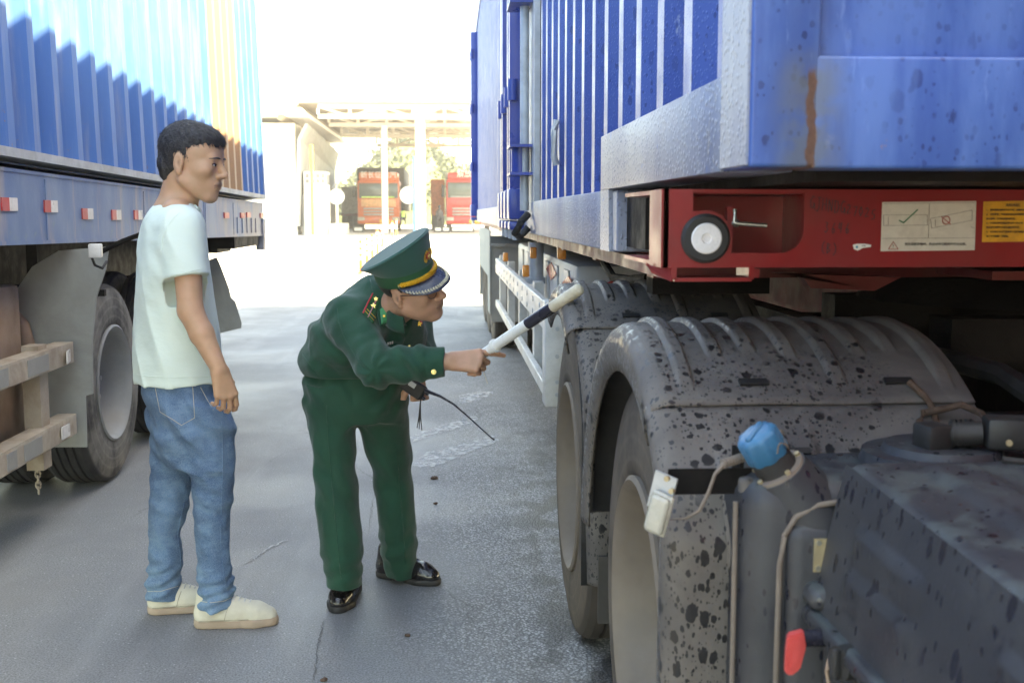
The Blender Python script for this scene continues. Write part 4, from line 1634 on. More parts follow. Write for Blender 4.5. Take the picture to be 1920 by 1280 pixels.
for txt, px, py, dx, dy, h in (('GJHNDG27025', 1518, 391, 11.4, 1.9, 24), ('3646', 1545, 436, 13, 0.5, 21), ('(B)', 1538, 474, 11, 0.5, 20)):
    for i, ch in enumerate(txt):
        ox, oy = px + i * dx, py + i * dy + rr_.uniform(-1.5, 1.5)
        hh = h * (0.95 if i < 6 else 0.75)
        for stq in GL[ch]:
            for a, b2 in zip(stq, stq[1:]):
                lines(q, [((ox + a[0] * 9.5 + a[1] * 1.5, oy - a[1] * hh), (ox + b2[0] * 9.5 + b2[1] * 1.5, oy - b2[1] * hh))], 0.0013, 0.0012)
q.build('pen_writing', M['ink'], st)

# frame
q = MB()
for x in (1.18, 2.10):
    q.mm((x - 0.05, 5.0, 1.17), (x + 0.05, 16.6, 1.30))
    q.prism([(x - 0.05, 4.4, 1.17), (x - 0.05, 5.4, 0.86), (x - 0.05, 16.6, 0.86), (x - 0.05, 16.6, 1.17)], (0.1, 0, 0))
for y in (2.8, 3.9, 5.0, 6.4, 8.0, 9.6, 11.2, 13, 15):
    q.mm((0.52, y, 1.24), (2.8, y + 0.09, 1.285))
q.mm((0.50, BY + 0.45, 1.252), (0.56, 16.6, 1.288))
q.mm((2.75, BY + 0.45, 0.70), (2.81, 16.6, 1.288))  # far-side panel added to shut out the sunlit ground beyond
q.mm((1.25, BY + 0.45, 1.25), (2.05, 4.6, 1.27))
q.mm((2.75, 4.6, 0.25), (2.80, 16.6, 0.72))  # lower added panel, closing the bright gap on the far side
q.build('frame', M['red_dark'], st)
q = MB()
P0 = [at(1455, 512, 2.6), at(1500, 512, 2.6), at(1520, 540, 2.6), at(1640, 545, 2.6), at(1690, 520, 2.6)]
q.prism([tuple(p) for p in P0], (0, 0.05, 0))
q.build('kingpin_skirt', M['red_dark'], st)
q = MB()
q.tube([atX(1130, 488, 0.66), atX(1150, 520, 0.66), atX(1180, 524, 0.68), atX(1215, 520, 0.70)], 0.016, 8)
q.tube([atX(1130, 488, 0.66), atX(1180, 484, 0.70), atX(1225, 488, 0.74)], 0.014, 8)
q.mm((0.62, 3.35, 1.16), (0.98, 3.45, 1.22))
q.build('pipe_hoop', M['dark_metal'], st, True)

# white side guard along the left side
q = MB()
GX = 0.455
for z0_, z1_, in ((0.855, 0.99), (0.535, 0.60)):
    q.mm((GX, 5.30, z0_), (GX + 0.035, 10.55, z1_), 0.004, 1)
q.mm((GX - 0.003, 5.16, 0.50), (GX + 0.13, 5.30, 1.0), 0.012, 2)
for y in (10.4, 9.0, 7.6, 6.3):
    q.mm((GX + 0.036, y, 0.50), (GX + 0.09, y + 0.12, 1.02))
q.build('side_guard', M['white_guard'], st, True, 30)
q = MB()
for i in range(12):
    for z in (0.955, 0.89):
        q.cyl((GX + 0.002, 5.5 + i * 0.43, z), (GX - 0.004, 5.5 + i * 0.43, z), 0.014, n=8)
for z in (0.95, 0.87, 0.62, 0.56, 0.74):
    q.cyl((GX + 0.055, 5.17, z), (GX + 0.055, 5.152, z), 0.010, n=8)
q.build('guard_bolt', M['zinc'], st)
tb = node_empty('tool_box', st, Vector((1.0, 7.6, 0.7)) - origin_of(st))
q = MB()
q.mm((0.66, 5.75, 0.50), (1.1, 10.4, 1.14), 0.03, 2)
for i in range(7):
    q.mm((0.648, 6.0 + i * 0.6, 0.52), (0.66, 6.22 + i * 0.6, 1.10), 0.004, 1)
q.build('box_body', M['white_guard'], tb, True, 30)
for (ya, za) in ((5.9, 1.02), (6.9, 1.05)):
    q = MB()
    yc = ya
    q.prism([(0.640, yc - 0.32, za), (0.640, yc, za + 0.055), (0.640, yc + 0.34, za), (0.640, yc, za - 0.055)], (0.006, 0, 0))
    q.build('red_diamond', M['badge_red'], tb)
q = MB()
q.prism([(0.72, 5.740, 1.00), (0.85, 5.740, 1.06), (0.98, 5.740, 1.00), (0.85, 5.740, 0.94)], (0, 0.006, 0))
q.prism([(1.02, 5.742, 1.06), (1.08, 5.742, 1.12), (1.10, 5.742, 1.06), (1.08, 5.742, 1.0)], (0, 0.006, 0))
q.build('red_diamond', M['badge_red'], tb)
for (px, py, X) in ((948, 482, 0.46), (986, 508, 0.462), (1000, 474, 0.53), (1053, 472, 0.53)):
    p = atX(px, py, X)
    q = MB()
    q.mm((p[0] - 0.02, p[1] - 0.02, p[2] - 0.035), (p[0] + 0.02, p[1] + 0.02, p[2] + 0.035), 0.008, 2)
    q.build('amber_lamp', M['amber'], st, True)
q = MB()
q.cyl((0.58, 7.3, 0.98), (0.58, 7.3, 1.22), 0.05, n=16)
q.cyl((0.58, 7.3, 0.95), (0.58, 7.3, 0.99), 0.062, n=16)
q.build('landing_leg', M['zinc'], st, True)
for y in (11.9, 13.2, 14.5):
    wheel(st, (0.47, y, 0.52), M['tyre'], M['rim_dust'], dual=True)
    wheel(st, (2.86, y, 0.52), M['tyre'], M['rim_dust'], dual=True, sgn=-1)
q = MB()
for y in (11.25, 15.2):
    q.mm((0.44, y, 0.32), (1.08, y + 0.02, 1.10))
q.mm((0.44, 11.2, 1.08), (1.08, 15.25, 1.11))
q.mm((0.425, 11.22, 0.40), (0.435, 11.75, 1.24))
q.mm((0.43, 11.6, 0.75), (0.44, 15.2, 1.24))
q.build('mudguard', M['flap'], st)

# ------------------------------------------------------------------ blue container on the right
CX, CY = 0.45, 1.65
rc = thing('shipping_container', 'wet blue container with folding side doors on the red trailer at the right', 'container', (CX + 1.22, 9.6, 1.30))
TOPZ, ENDY = 4.62, 17.4
q = MB()
q.mm((CX - 0.006, CY + 0.170, 1.469), (CX + 0.005, 3.24, 1.622), 0.003, 2)
q.mm((CX + 0.004, CY + 0.18, 1.469), (CX + 0.12, 3.24, 1.621), 0.003, 1)
q.build('bottom_rail', M['rail'], rc, True, 40)
q = MB()
q.mm((CX - 0.001, 3.20, 1.298), (CX + 0.12, ENDY, 1.468), 0.006, 2)
q.prism([(CX - 0.003, 3.08, 1.298), (CX - 0.003, 3.26, 1.298), (CX - 0.003, 3.26, 1.622), (CX - 0.003, 3.12, 1.622)], (0.16, 0, 0))
q.build('bottom_rail', M['rail'], rc, True, 40)
q = MB()
q.mm((CX + 0.012, CY + 0.165, 1.6), (CX + 0.03, CY + 0.22, TOPZ))
corrugated(q, CX + 0.012, CY + 0.20, 3.24, 1.50, TOPZ - 0.1, -1, 0.040)
corrugated(q, CX + 0.012, 3.24, 5.74, 1.455, TOPZ - 0.1, -1, 0.040)
bmesh.ops.remove_doubles(q.bm, verts=q.bm.verts[:], dist=0.0005)
q.build('side_wall', M['blue_wall'], rc)
q = MB()
corrugated(q, CX + 0.012, 8.55, ENDY - 0.2, 1.455, TOPZ - 0.1, -1, 0.040)
q.build('side_wall', M['blue_wall'], rc)
q = MB()
q.mm((CX - 0.003, CY - 0.002, 1.470), (CX + 0.10, CY + 0.172, TOPZ), 0.006, 3)
q.build('corner_post', M['blue_front'], rc, True, 40, origin=(CX, CY, 1.468))
q = MB()
q.mm((CX - 0.0065, CY + 0.004, 1.472), (CX - 0.001, CY + 0.168, TOPZ - 0.02), 0.002, 1)
q.build('post_sheen', M['rail'], rc)  # added pale plate; its colour stands in for the post's wet reflection
q = MB()
LZ = 1.632
q.mm((CX + 0.09, CY - 0.002, 1.468), (CX + 2.44, CY + 0.10, LZ), 0.006, 3)
q.mm((CX + 0.09, CY + 0.022, LZ - 0.005), (CX + 2.40, CY + 0.08, TOPZ))
q.mm((CX + 2.34, CY - 0.003, 1.47), (CX + 2.44, CY + 0.17, TOPZ))
q.mm((CX + 0.50, CY + 0.006, LZ + 0.02), (CX + 0.56, CY + 0.03, TOPZ))
q.build('front_wall', M['blue_front'], rc, True, 40, origin=(CX, CY, 1.468))
q = MB()
q.mm((CX + 0.13, CY + 0.1, 1.452), (CX + 2.43, 3.2, 1.50))
q.mm((CX + 0.13, 3.2, 1.31), (CX + 2.43, ENDY, 1.50))
q.mm((CX + 0.02, CY + 0.02, TOPZ - 0.02), (CX + 2.42, ENDY, TOPZ + 0.03))
q.mm((CX + 2.36, CY + 0.17, 1.33), (CX + 2.43, ENDY, TOPZ))
q.mm((CX + 0.03, ENDY - 0.1, 1.33), (CX + 2.42, ENDY - 0.02, TOPZ))
q.build('floor_and_roof', M['dark_metal'], rc)
q = MB()
q.mm((CX - 0.002, CY + 0.02, TOPZ - 0.12), (CX + 0.08, ENDY, TOPZ + 0.04))
q.build('top_rail', M['blue_wall'], rc)
# recessed pocket beside the step of the rail
q = MB()
q.mm((CX + 0.005, 2.995, 1.300), (CX + 0.14, 3.075, 1.464), 0.004, 1)
q.build('rail_step_plate', M['rail'], rc)
q = MB()
q.mm((CX + 0.03, 2.70, 1.315), (CX + 0.5, 2.98, 1.45))
q.build('lock_pocket', M['dark_metal'], rc)
# packs of folded side doors
def leaf_pack(y0, n, name='folding_door'):
    for i in range(n):
        y = y0 + i * 0.42
        d = node_empty(name, rc, Vector((CX, y, 1.3)) - origin_of(rc))
        bb = MB()
        bb.mm((CX - 0.085 + 0.012 * (i % 2), y, 1.52), (CX + 0.03, y + 0.10, TOPZ - 0.15), 0.01, 2)
        bb.mm((CX - 0.062, y + 0.11, 1.52), (CX + 0.03, y + 0.22, TOPZ - 0.15), 0.01, 2)
        bb.build('door_leaf', M['blue_leaf'], d, True, 40)
        bb = MB()
        bb.mm((CX - 0.092, y - 0.03, 1.37), (CX + 0.01, y + 0.20, 1.55), 0.014, 2)
        bb.mm((CX - 0.088, y - 0.02, 1.31), (CX + 0.0, y + 0.16, 1.36), 0.01, 2)
        bb.build('hinge_block', M['blue_leaf'], d, True, 40)
        bb = MB()
        bb.cyl((CX - 0.05, y + 0.03, 1.25), (CX - 0.05, y + 0.03, 1.33), 0.018, n=12)
        bb.build('hinge_pin', M['zinc'], d, True)
        bb = MB()
        for zz in (2.05, 2.9, 3.7):
            bb.cyl((CX - 0.07, y - 0.02, zz), (CX - 0.07, y - 0.02, zz + 0.12), 0.028, n=14)
        bb.build('hinge', M['blue_leaf'], d, True, 40)


leaf_pack(6.55, 4)
leaf_pack(16.9, 2)
ld = node_empty('lock_rod', rc, Vector((CX, 6.0, 1.5)) - origin_of(rc))
q = MB()
q.cyl((CX - 0.035, 6.02, 1.42), (CX - 0.035, 6.02, TOPZ - 0.1), 0.024, n=16)
q.mm((CX + 0.0, 5.80, 1.46), (CX + 0.03, 8.6, TOPZ - 0.1))
q.build('rod', M['zinc'], ld, True)
for z in (1.72, 2.6, 3.4):
    q = MB()
    q.cyl((CX - 0.055, 6.05, z - 0.10), (CX - 0.055, 6.05, z + 0.03), 0.05, n=20)
    q.mm((CX - 0.12, 5.9, z + 0.03), (CX + 0.02, 6.2, z + 0.045))
    q.mm((CX - 0.12, 5.9, z - 0.115), (CX + 0.02, 6.2, z - 0.10))
    q.build('rod_guide', M['blue_leaf'], ld, True, 40)
q = MB()
q.tube([(CX - 0.02, 5.97, 1.40), (CX - 0.06, 5.93, 1.36), (CX - 0.09, 5.95, 1.30), (CX - 0.06, 6.05, 1.28), (CX - 0.01, 6.05, 1.33)], 0.02, 10)
q.build('rod_latch', M['black'], ld, True)
q = MB()
q.tube([(CX + 0.0, 4.60, 1.78), (CX - 0.012, 4.60, 1.74), (CX - 0.012, 4.60, 1.63), (CX + 0.0, 4.60, 1.60)], 0.014, 8)
q.build('lashing_loop', M['zinc'], rc, True)

for o_ in rc.children_recursive:  # unseen top raised and sloped, to shape its shadow on the left container
    if o_.type == 'MESH':
        t_ = origin_of(o_)
        for v_ in o_.data.vertices:
            if v_.co.z + t_.z > 3.95:
                v_.co.z += 0.16 - 0.045 * (v_.co.y + t_.y - 4.6)

# ------------------------------------------------------------------ trailer and container on the left
LX = -1.72
lt = thing('flatbed_trailer', 'flatbed trailer on the left with faded blue sideboard and grey scuffed tyre', 'trailer', (-2.95, 5.95, 0))
SH = -0.0128


def slope(mb, y0=4.4):
    for v in mb.bm.verts:
        v.co.z += SH * (v.co.y - y0)


q = MB()
q.mm((LX - 0.03, -1.4, 1.296), (LX - 0.004, 10.66, 1.572))
q.mm((LX - 0.06, -1.4, 1.281), (LX + 0.002, 10.66, 1.297))
q.mm((LX - 0.05, -1.4, 1.570), (LX + 0.0, 10.66, 1.584))
for y in (4.95, 6.52, 8.1, 8.15, 9.2):
    q.mm((LX - 0.03, y, 1.297), (LX - 0.001, y + 0.012, 1.556))
for i in range(5):
    q.mm((LX - 0.02, 9.35 + i * 0.22, 1.31), (LX + 0.004, 9.40 + i * 0.22, 1.44))
slope(q)
q.build('sideboard', M['bed'], lt)
q = MB()
q.mm((LX - 2.42, -1.4, 1.44), (LX - 0.035, 10.6, 1.590))
for x in (LX - 0.85, LX - 1.6):
    q.mm((x - 0.06, -1.4, 0.98), (x + 0.06, 10.5, 1.44))
for y in np.arange(-1, 10.6, 0.9):
    q.mm((LX - 2.4, y, 1.32), (LX - 0.04, y + 0.08, 1.44))
q.mm((LX - 2.42, -1.4, 1.29), (LX - 2.38, 10.66, 1.56))
slope(q)
q.build('frame', M['dark_metal'], lt)
q = MB()
q.mm((LX - 2.3, 10.0, 1.06), (LX - 0.3, 10.62, 1.26))
q.mm((LX - 1.9, 9.75, 0.80), (LX - 0.75, 9.95, 1.12))
q.mm((LX - 0.45, 9.3, 1.12), (LX - 0.02, 10.5, 1.22))
q.build('rear_bumper', M['dark_metal'], lt)
q = MB()
q.mm((LX - 0.06, 10.58, 1.15), (LX + 0.012, 10.70, 1.44))
slope(q)
q.build('rear_corner', M['bed'], lt)
# reflectors
for (px, py) in ((17, 383), (95, 387), (164, 401), (218, 403), (259, 403)):
    p = atX(px, py, LX)
    y = p[1]
    for nm, mt, a, c_ in (('red_reflector', 'reflect_red', -0.075, 0.0), ('white_reflector', 'reflect_white', 0.0, 0.085)):
        q = MB()
        q.mm((LX - 0.005, y + a, p[2] - 0.026), (LX + 0.002, y + c_, p[2] + 0.026))
        q.build(nm, M[mt], lt)
for (px, py) in ((425, 404), (455, 404), (466, 403), (491, 404)):
    p = atX(px, py, LX)
    q = MB()
    q.mm((LX - 0.005, p[1] - 0.10, p[2] - 0.022), (LX + 0.006, p[1] + 0.08, p[2] + 0.022))
    q.build('red_reflector', M['reflect_red'], lt)
WYL = (5.95, 7.28)
for y in WYL:
    wheel(lt, (-1.755, y, 0.52), M['tyre_left'], M['rim_grey'], sgn=-1, dual=True, rr=0.30, dish=0.15)
    wheel(lt, (-4.15, y, 0.52), M['tyre_left'], M['rim_grey'], sgn=1, dual=True)
q = MB()
for y in WYL:
    q.cyl((-4.0, y, 0.52), (-1.9, y, 0.52), 0.075, n=16)
    q.mm((-2.62, y - 0.4, 0.66), (-2.50, y + 0.4, 0.76))
q.build('axle', M['dark_metal'], lt)
# grey mud sheet before the first wheel
q = MB()
sh_px = [(20, 560), (60, 500), (110, 470), (204, 462), (198, 505), (180, 560), (173, 640), (174, 738), (160, 742), (163, 838), (90, 838), (88, 740), (20, 740)]
YS = 5.30
q.prism([tuple(at(x, y, YS)) for x, y in sh_px], (0, 0.012, 0))
q.build('mud_sheet', M['flap'], lt)
q = MB()
P = [(at(x, y, YS)) for x, y in ((190, 472), (230, 452), (262, 440))]
q.tube([P[0], P[1], P[2]], 0.012, 8)
q.mm((P[0][0] - 0.35, YS + 0.02, 1.05), (P[0][0] - 0.30, YS + 0.06, 1.3))
q.mm((P[0][0] - 0.6, YS + 0.02, 1.02), (P[0][0] + 0.0, YS + 0.05, 1.05))
q.build('sheet_bracket', M['dark_metal'], lt, True)
q = MB()
p = at(179, 470, 5.0)
q.box(p, (0.055, 0.06, 0.06), 0.2, 0.006)
q.build('marker_lamp', M['reflect_white'], lt, True)
q = MB()
q.tube([at(172, 482, 5.02), at(178, 497, 5.05), at(192, 503, 5.1), at(200, 490, 5.15)], 0.006, 8)
q.build('wire', M['black'], lt, True)
# mud flap behind the last wheel
q = MB()
p = [atX(x, y, -1.80) for x, y in ((398, 492), (408, 482), (418, 500), (434, 545), (441, 560), (443, 575), (453, 612), (416, 624))]
fy = 9.25
p = [at(x, y, fy) for x, y in ((385, 490), (406, 482), (414, 500), (429, 540), (433, 558), (441, 566), (453, 606), (452, 615), (398, 628))]
q.prism([tuple(v) for v in p], (0, 0.01, 0))
q.build('mud_flap', M['flap'], lt)
# side guard, rails and hoops
sg = node_empty('side_guard', lt, Vector((-1.72, 4.3, 0.6)) - origin_of(lt))


def rail_pts(pa, pb, h):
    A, B = atX(pa[0], pa[1], -1.72), atX(pb[0], pb[1], -1.72)
    return A, B


q = MB()
for (zl, zh) in ((0.725, 0.817), (0.392, 0.484)):
    q.mm((-1.745, 0.2, zl), (-1.715, 5.20, zh), 0.004, 1)
    q.mm((-1.80, 0.2, zh - 0.012), (-1.716, 5.20, zh + 0.003))
q.build('rail', M['beige_rail'], sg)
q = MB()
for (y, zb) in ((4.85, 0.30), (2.4, 0.30)):
    q.mm((-1.82, y, zb), (-1.748, y + 0.10, 0.84))
q.build('post', M['beige_rail'], sg)
q = MB()
for (z, yy) in ((0.765, 5.10), (0.438, 5.02)):
    q.box((-1.706, yy, z), (0.006, 0.10, 0.055), Matrix.Rotation(0.2 if z > .7 else 0, 3, 'Z'), 0.0)
q.build('white_reflector', M['reflect_white'], sg)
q = MB()
for (z, yy, L) in ((0.772, 4.75, 0.24), (0.438, 4.65, 0.2), (0.772, 4.35, 0.15), (0.438, 4.42, 0.10)):
    q.mm((-1.7165, yy - L / 2, z - 0.035), (-1.712, yy + L / 2, z + 0.035))
q.build('peeling_sticker', M['flap'], sg)
q = MB()
for i, (yy, dx) in enumerate(((4.98, 0.0), (5.22, 0.03))):
    X = -1.90 - dx
    q.tube([(X - 0.55, yy - 0.1, 1.00), (X - 0.25, yy, 1.00), (X - 0.08, yy, 0.97), (X - 0.02, yy, 0.89), (X, yy, 0.80), (X, yy, 0.46), (X - 0.02, yy, 0.40)], 0.036, 12)
q.build('hoop', M['rust_brown'], sg, True)
q = MB()
q.mm((-2.55, 2.6, 0.44), (-1.86, 4.98, 1.10), 0.02, 2)
q.mm((-1.872, 2.6, 0.78), (-1.855, 4.99, 0.79))
q.build('tool_chest', M['rust_brown'], lt, True, 40)
q = MB()
cp = at(70, 868, 4.88)
for i in range(6):
    z = cp[2] - i * 0.024
    a = (i % 2) * math.pi / 2 + 0.4
    pts = [(cp[0] + 0.010 * math.cos(t) * math.cos(a), cp[1] + 0.010 * math.cos(t) * math.sin(a), z + 0.017 * math.sin(t)) for t in [k * math.pi / 5 for k in range(10)]]
    q.tube(pts, 0.0045, 6, closed=True)
q.cyl((cp[0], cp[1], cp[2] + 0.015), (cp[0], cp[1], cp[2] + 0.11), 0.008, n=8)
q.build('chain', M['beige_rail'], sg, True)

lc = thing('shipping_container', 'pale blue corrugated container with an orange band, half in sunlight, on the left trailer', 'container', (LX - 1.22, -1.6, 1.632),
           (math.radians(-0.76), math.radians(-1.7), 0))
q = MB()
LEN = 12.28
corrugated(q, LX + 0.018, -1.55, -1.6 + LEN - 0.06, 1.70, 4.45, 1, 0.055, 0.27595)
q.build('side_wall', M['left_blue'], lc)
q = MB()
q.mm((LX - 0.10, -1.6, 1.668), (LX + 0.024, -1.6 + LEN, 1.705))
q.build('bottom_rail', M['zinc'], lc)
q = MB()
q.mm((LX - 0.08, -1.6 + LEN - 0.07, 1.70), (LX + 0.022, -1.6 + LEN, 4.5))
q.build('corner_post', M['left_blue'], lc)
q = MB()
q.mm((LX - 2.44, -1.6, 1.66), (LX - 0.10, -1.6 + LEN - 0.01, 1.70))
q.mm((LX - 2.44, -1.6, 4.42), (LX - 0.0, -1.6 + LEN, 4.48))
q.mm((LX - 2.44, -1.6, 1.7), (LX - 2.40, -1.6 + LEN - 0.01, 4.42))
q.mm((LX - 2.40, -1.6 + LEN - 0.06, 1.7), (LX - 0.09, -1.6 + LEN - 0.02, 4.42))
q.build('floor_and_roof', M['left_blue'], lc)


# ------------------------------------------------------------------ people
def sample(sd, P):
    g = [(P[:, i] - sd.lo[i]) / sd.h for i in range(3)]
    n = sd.D.shape
    ok = np.ones(len(P), bool)
    I, Fr = [], []
    for i in range(3):
        ok &= (g[i] >= 0) & (g[i] < n[i] - 1.001)
        gi = np.clip(g[i], 0, n[i] - 1.001)
        I.append(np.floor(gi).astype(int))
        Fr.append(gi - np.floor(gi))
    r = 0
    for a in (0, 1):
        for b_ in (0, 1):
            for c_ in (0, 1):
                w = (Fr[0] if a else 1 - Fr[0]) * (Fr[1] if b_ else 1 - Fr[1]) * (Fr[2] if c_ else 1 - Fr[2])
                r = r + w * sd.D[I[0] + a, I[1] + b_, I[2] + c_]
    return np.where(ok, r, 0.05)


def on_cloth(sd, pix, off=0.003, near=2.9):
    """points of a garment's surface seen at the given pixels, lifted off it a little"""
    pix = np.array(pix, float)
    R = np.array([_ray(x, y) for x, y in pix])
    R /= np.linalg.norm(R, axis=1)[:, None]
    t = np.full(len(pix), near)
    for _ in range(160):
        d = sample(sd, _C + R * t[:, None])
        t = t + np.clip(d * 0.6, -0.004, 0.03)
    return _C + R * (t - off)[:, None]


def patch(sd, quad, nu, nv, name, mat, parent, off=0.003, thick=0.003):
    q_ = np.array(quad, float)
    pix = []
    for i in range(nu + 1):
        for j in range(nv + 1):
            u, v = i / nu, j / nv
            pix.append((q_[0] * (1 - u) + q_[1] * u) * (1 - v) + (q_[3] * (1 - u) + q_[2] * u) * v)
    P = on_cloth(sd, pix, off)
    mb = MB()
    mb.grid([[P[i * (nv + 1) + j] for j in range(nv + 1)] for i in range(nu + 1)])
    return mb.build(name, mat, parent, True, 60, solid=thick)


def seam(sd, paths, name, mat, parent, r=0.0014, off=0.001):
    mb = MB()
    for pts in paths:
        pix = []
        for a, b_ in zip(pts, pts[1:]):
            k = max(2, int(math.hypot(b_[0] - a[0], b_[1] - a[1]) / 6))
            for i in range(k):
                pix.append((a[0] + (b_[0] - a[0]) * i / k, a[1] + (b_[1] - a[1]) * i / k))
        pix.append(pts[-1])
        mb.tube(list(on_cloth(sd, pix, off)), r, 5)
    return mb.build(name, mat, parent, True)


def head_sdf(sd, f, young):
    K = 0.018
    sd.ell((-.014, 0, .045), (.098, .076, .085), K, fr=f)
    sd.ell((.028, 0, -.022), (.066, .062, .082), .03, fr=f)
    sd.ell((.040, 0, .052), (.056, .064, .058), .03, fr=f)
    for s in (-1, 1):
        sd.cone((-.004, .054 * s, -.050), (.062, .020 * s, -.098), .017, .016, .03, fr=f)
        sd.ell((.058, .047 * s, -.012), (.030, .020, .022), .02, fr=f)
    sd.ell((.070, 0, -.098), (.021, .024, .019), .02, fr=f)
    sd.ell((.072, 0, -.058), (.027, .032, .028), .02, fr=f)
    sd.cone((.081, -.036, .024), (.081, .036, .024), .013, None, .016, fr=f)
    for s in (-1, 1):
        sd.ell((.103, .033 * s, .006), (.014, .016, .013), .012, 's', fr=f)
        sd.ell((.078, .032 * s, .004), (.014, .016, .0125), .006, fr=f)
    sd.cone((.093, 0, .014), (.113, 0, -.024), .0075, .0105, .012, fr=f)
    sd.ell((.112, 0, -.027), (.012, .011, .010), .008, fr=f)
    for s in (-1, 1):
        sd.ell((.101, .0135 * s, -.031), (.011, .0085, .008), .007, fr=f)
    sd.cone((.094, -.016, -.0555), (.094, .016, -.0555), .0062, None, .006, fr=f)
    sd.cone((.091, -.014, -.0675), (.091, .014, -.0675), .0068, None, .006, fr=f)
    sd.cone((.103, -.022, -.0615), (.103, .022, -.0615), .0028, None, .003, 's', fr=f)
    for s in (-1, 1):
        sd.ell((-.012, .077 * s, -.002), (.017, .0075, .031), .008, fr=f)
        sd.ell((-.010, .0835 * s, .004), (.0095, .0045, .018), .004, 's', fr=f)
        sd.ell((-.004, .080 * s, -.003), (.006, .005, .008), .004, fr=f)
        sd.ell((-.010, .074 * s, -.028), (.009, .007, .010), .006, fr=f)


def face_tint(f, lip, brow=True):
    def fn(Q):
        x, y, z = f.loc(Q[:, 0], Q[:, 1], Q[:, 2])
        C = np.zeros((len(Q), 4))

        def put(mask, col, a):
            m = mask[:, None] * a
            C[:, :3] = C[:, :3] * (1 - np.minimum(m, 1)) + np.array(col) * np.minimum(m, 1)
            C[:, 3] = np.maximum(C[:, 3], mask * a)
        ay = np.abs(y)
        if brow:
            bz = .0265 + .004 * np.sin((ay - .012) / .04 * 2.6)
            put((np.clip(1 - np.abs(z - bz) / .0045, 0, 1) * (ay > .012) * (ay < .052) * (x > .055)) ** .5, (.03, .025, .022), .85)
        ez = .0035 + .002 * np.cos((ay - .031) / .014)
        put((np.clip(1 - np.abs(z - ez) / .0033, 0, 1) * (ay > .017) * (ay < .046) * (x > .062)) ** .5, (.015, .011, .01), .95)
        put(np.clip(1 - np.abs(z + .0615) / .011, 0, 1) ** .6 * (ay < .024) * (x > .078), lip, .6)
        put(np.clip(1 - np.abs(z + .0612) / .0022, 0, 1) * (ay < .026) * (x > .078), (.05, .02, .017), .8)
        put(np.clip(1 - np.hypot(z + .036, ay - .008) / .005, 0, 1) * (x > .095), (.06, .025, .02), .8)
        put(np.clip(1 - np.hypot(z - .002, x + .008) / .010, 0, 1) * (ay > .070), (.20, .085, .055), .55)
        put(np.clip(1 - np.hypot((z + .012) / 1.8, x + .03) / .02, 0, 1) * (ay > .06), (.30, .15, .10), .35)
        return C
    return fn


def hand(sd, wrist, d, n, right=True, curls=None, thumb=None, size=1.0, spread=0.06, k=0.008):
    d = np.array(d, float)
    d /= np.linalg.norm(d)
    n = np.array(n, float)
    n = n - d * (n @ d)
    n /= np.linalg.norm(n)
    s = np.cross(n, d) if right else np.cross(d, n)
    w = np.array(wrist, float)
    kn = [(.030, .090), (.0105, .094), (-.0095, .089), (-.028, .080)]
    ln = [(.043, .026, .021), (.047, .030, .022), (.043, .028, .021), (.034, .021, .019)]
    rd = [.0100, .0102, .0096, .0084]
    curls = curls or [(15, 25, 15)] * 4
    K = []
    for (so, do) in kn:
        p = w + (s * so + d * do + n * (.004 - abs(so - .002) * .12)) * size
        K.append(p)
        sd.cone(w + (s * so * .55 + d * .012) * size, p, .0155 * size, .0118 * size, .014)
    for i in range(4):
        ang = 0
        p = K[i]
        sp = (i - 1.5) * -spread
        dd0 = d * math.cos(sp) + s * math.sin(sp)
        r = rd[i] * size
        sd.ell(p, (r * 1.08,) * 3, .006)
        for L, c_ in zip(ln[i], curls[i]):
            ang += math.radians(c_)
            q_ = p + (dd0 * math.cos(ang) - n * math.sin(ang)) * L * size
            sd.cone(p, q_, r, r * .90, .0035)
            p = q_
            r *= .90
    t0 = w + (d * .022 + s * .020 - n * .010) * size
    th = thumb or [(.55, .75, -.35), (.8, .35, -.45), (.9, .05, -.4)]
    r = .0145 * size
    for (a, b_, c_), L in zip(th, (.044, .033, .027)):
        v = d * a + s * b_ + n * c_
        v /= np.linalg.norm(v)
        q_ = t0 + v * L * size
        sd.cone(t0, q_, r, r * .84, .008)
        t0 = q_
        r *= .84
    return K, s


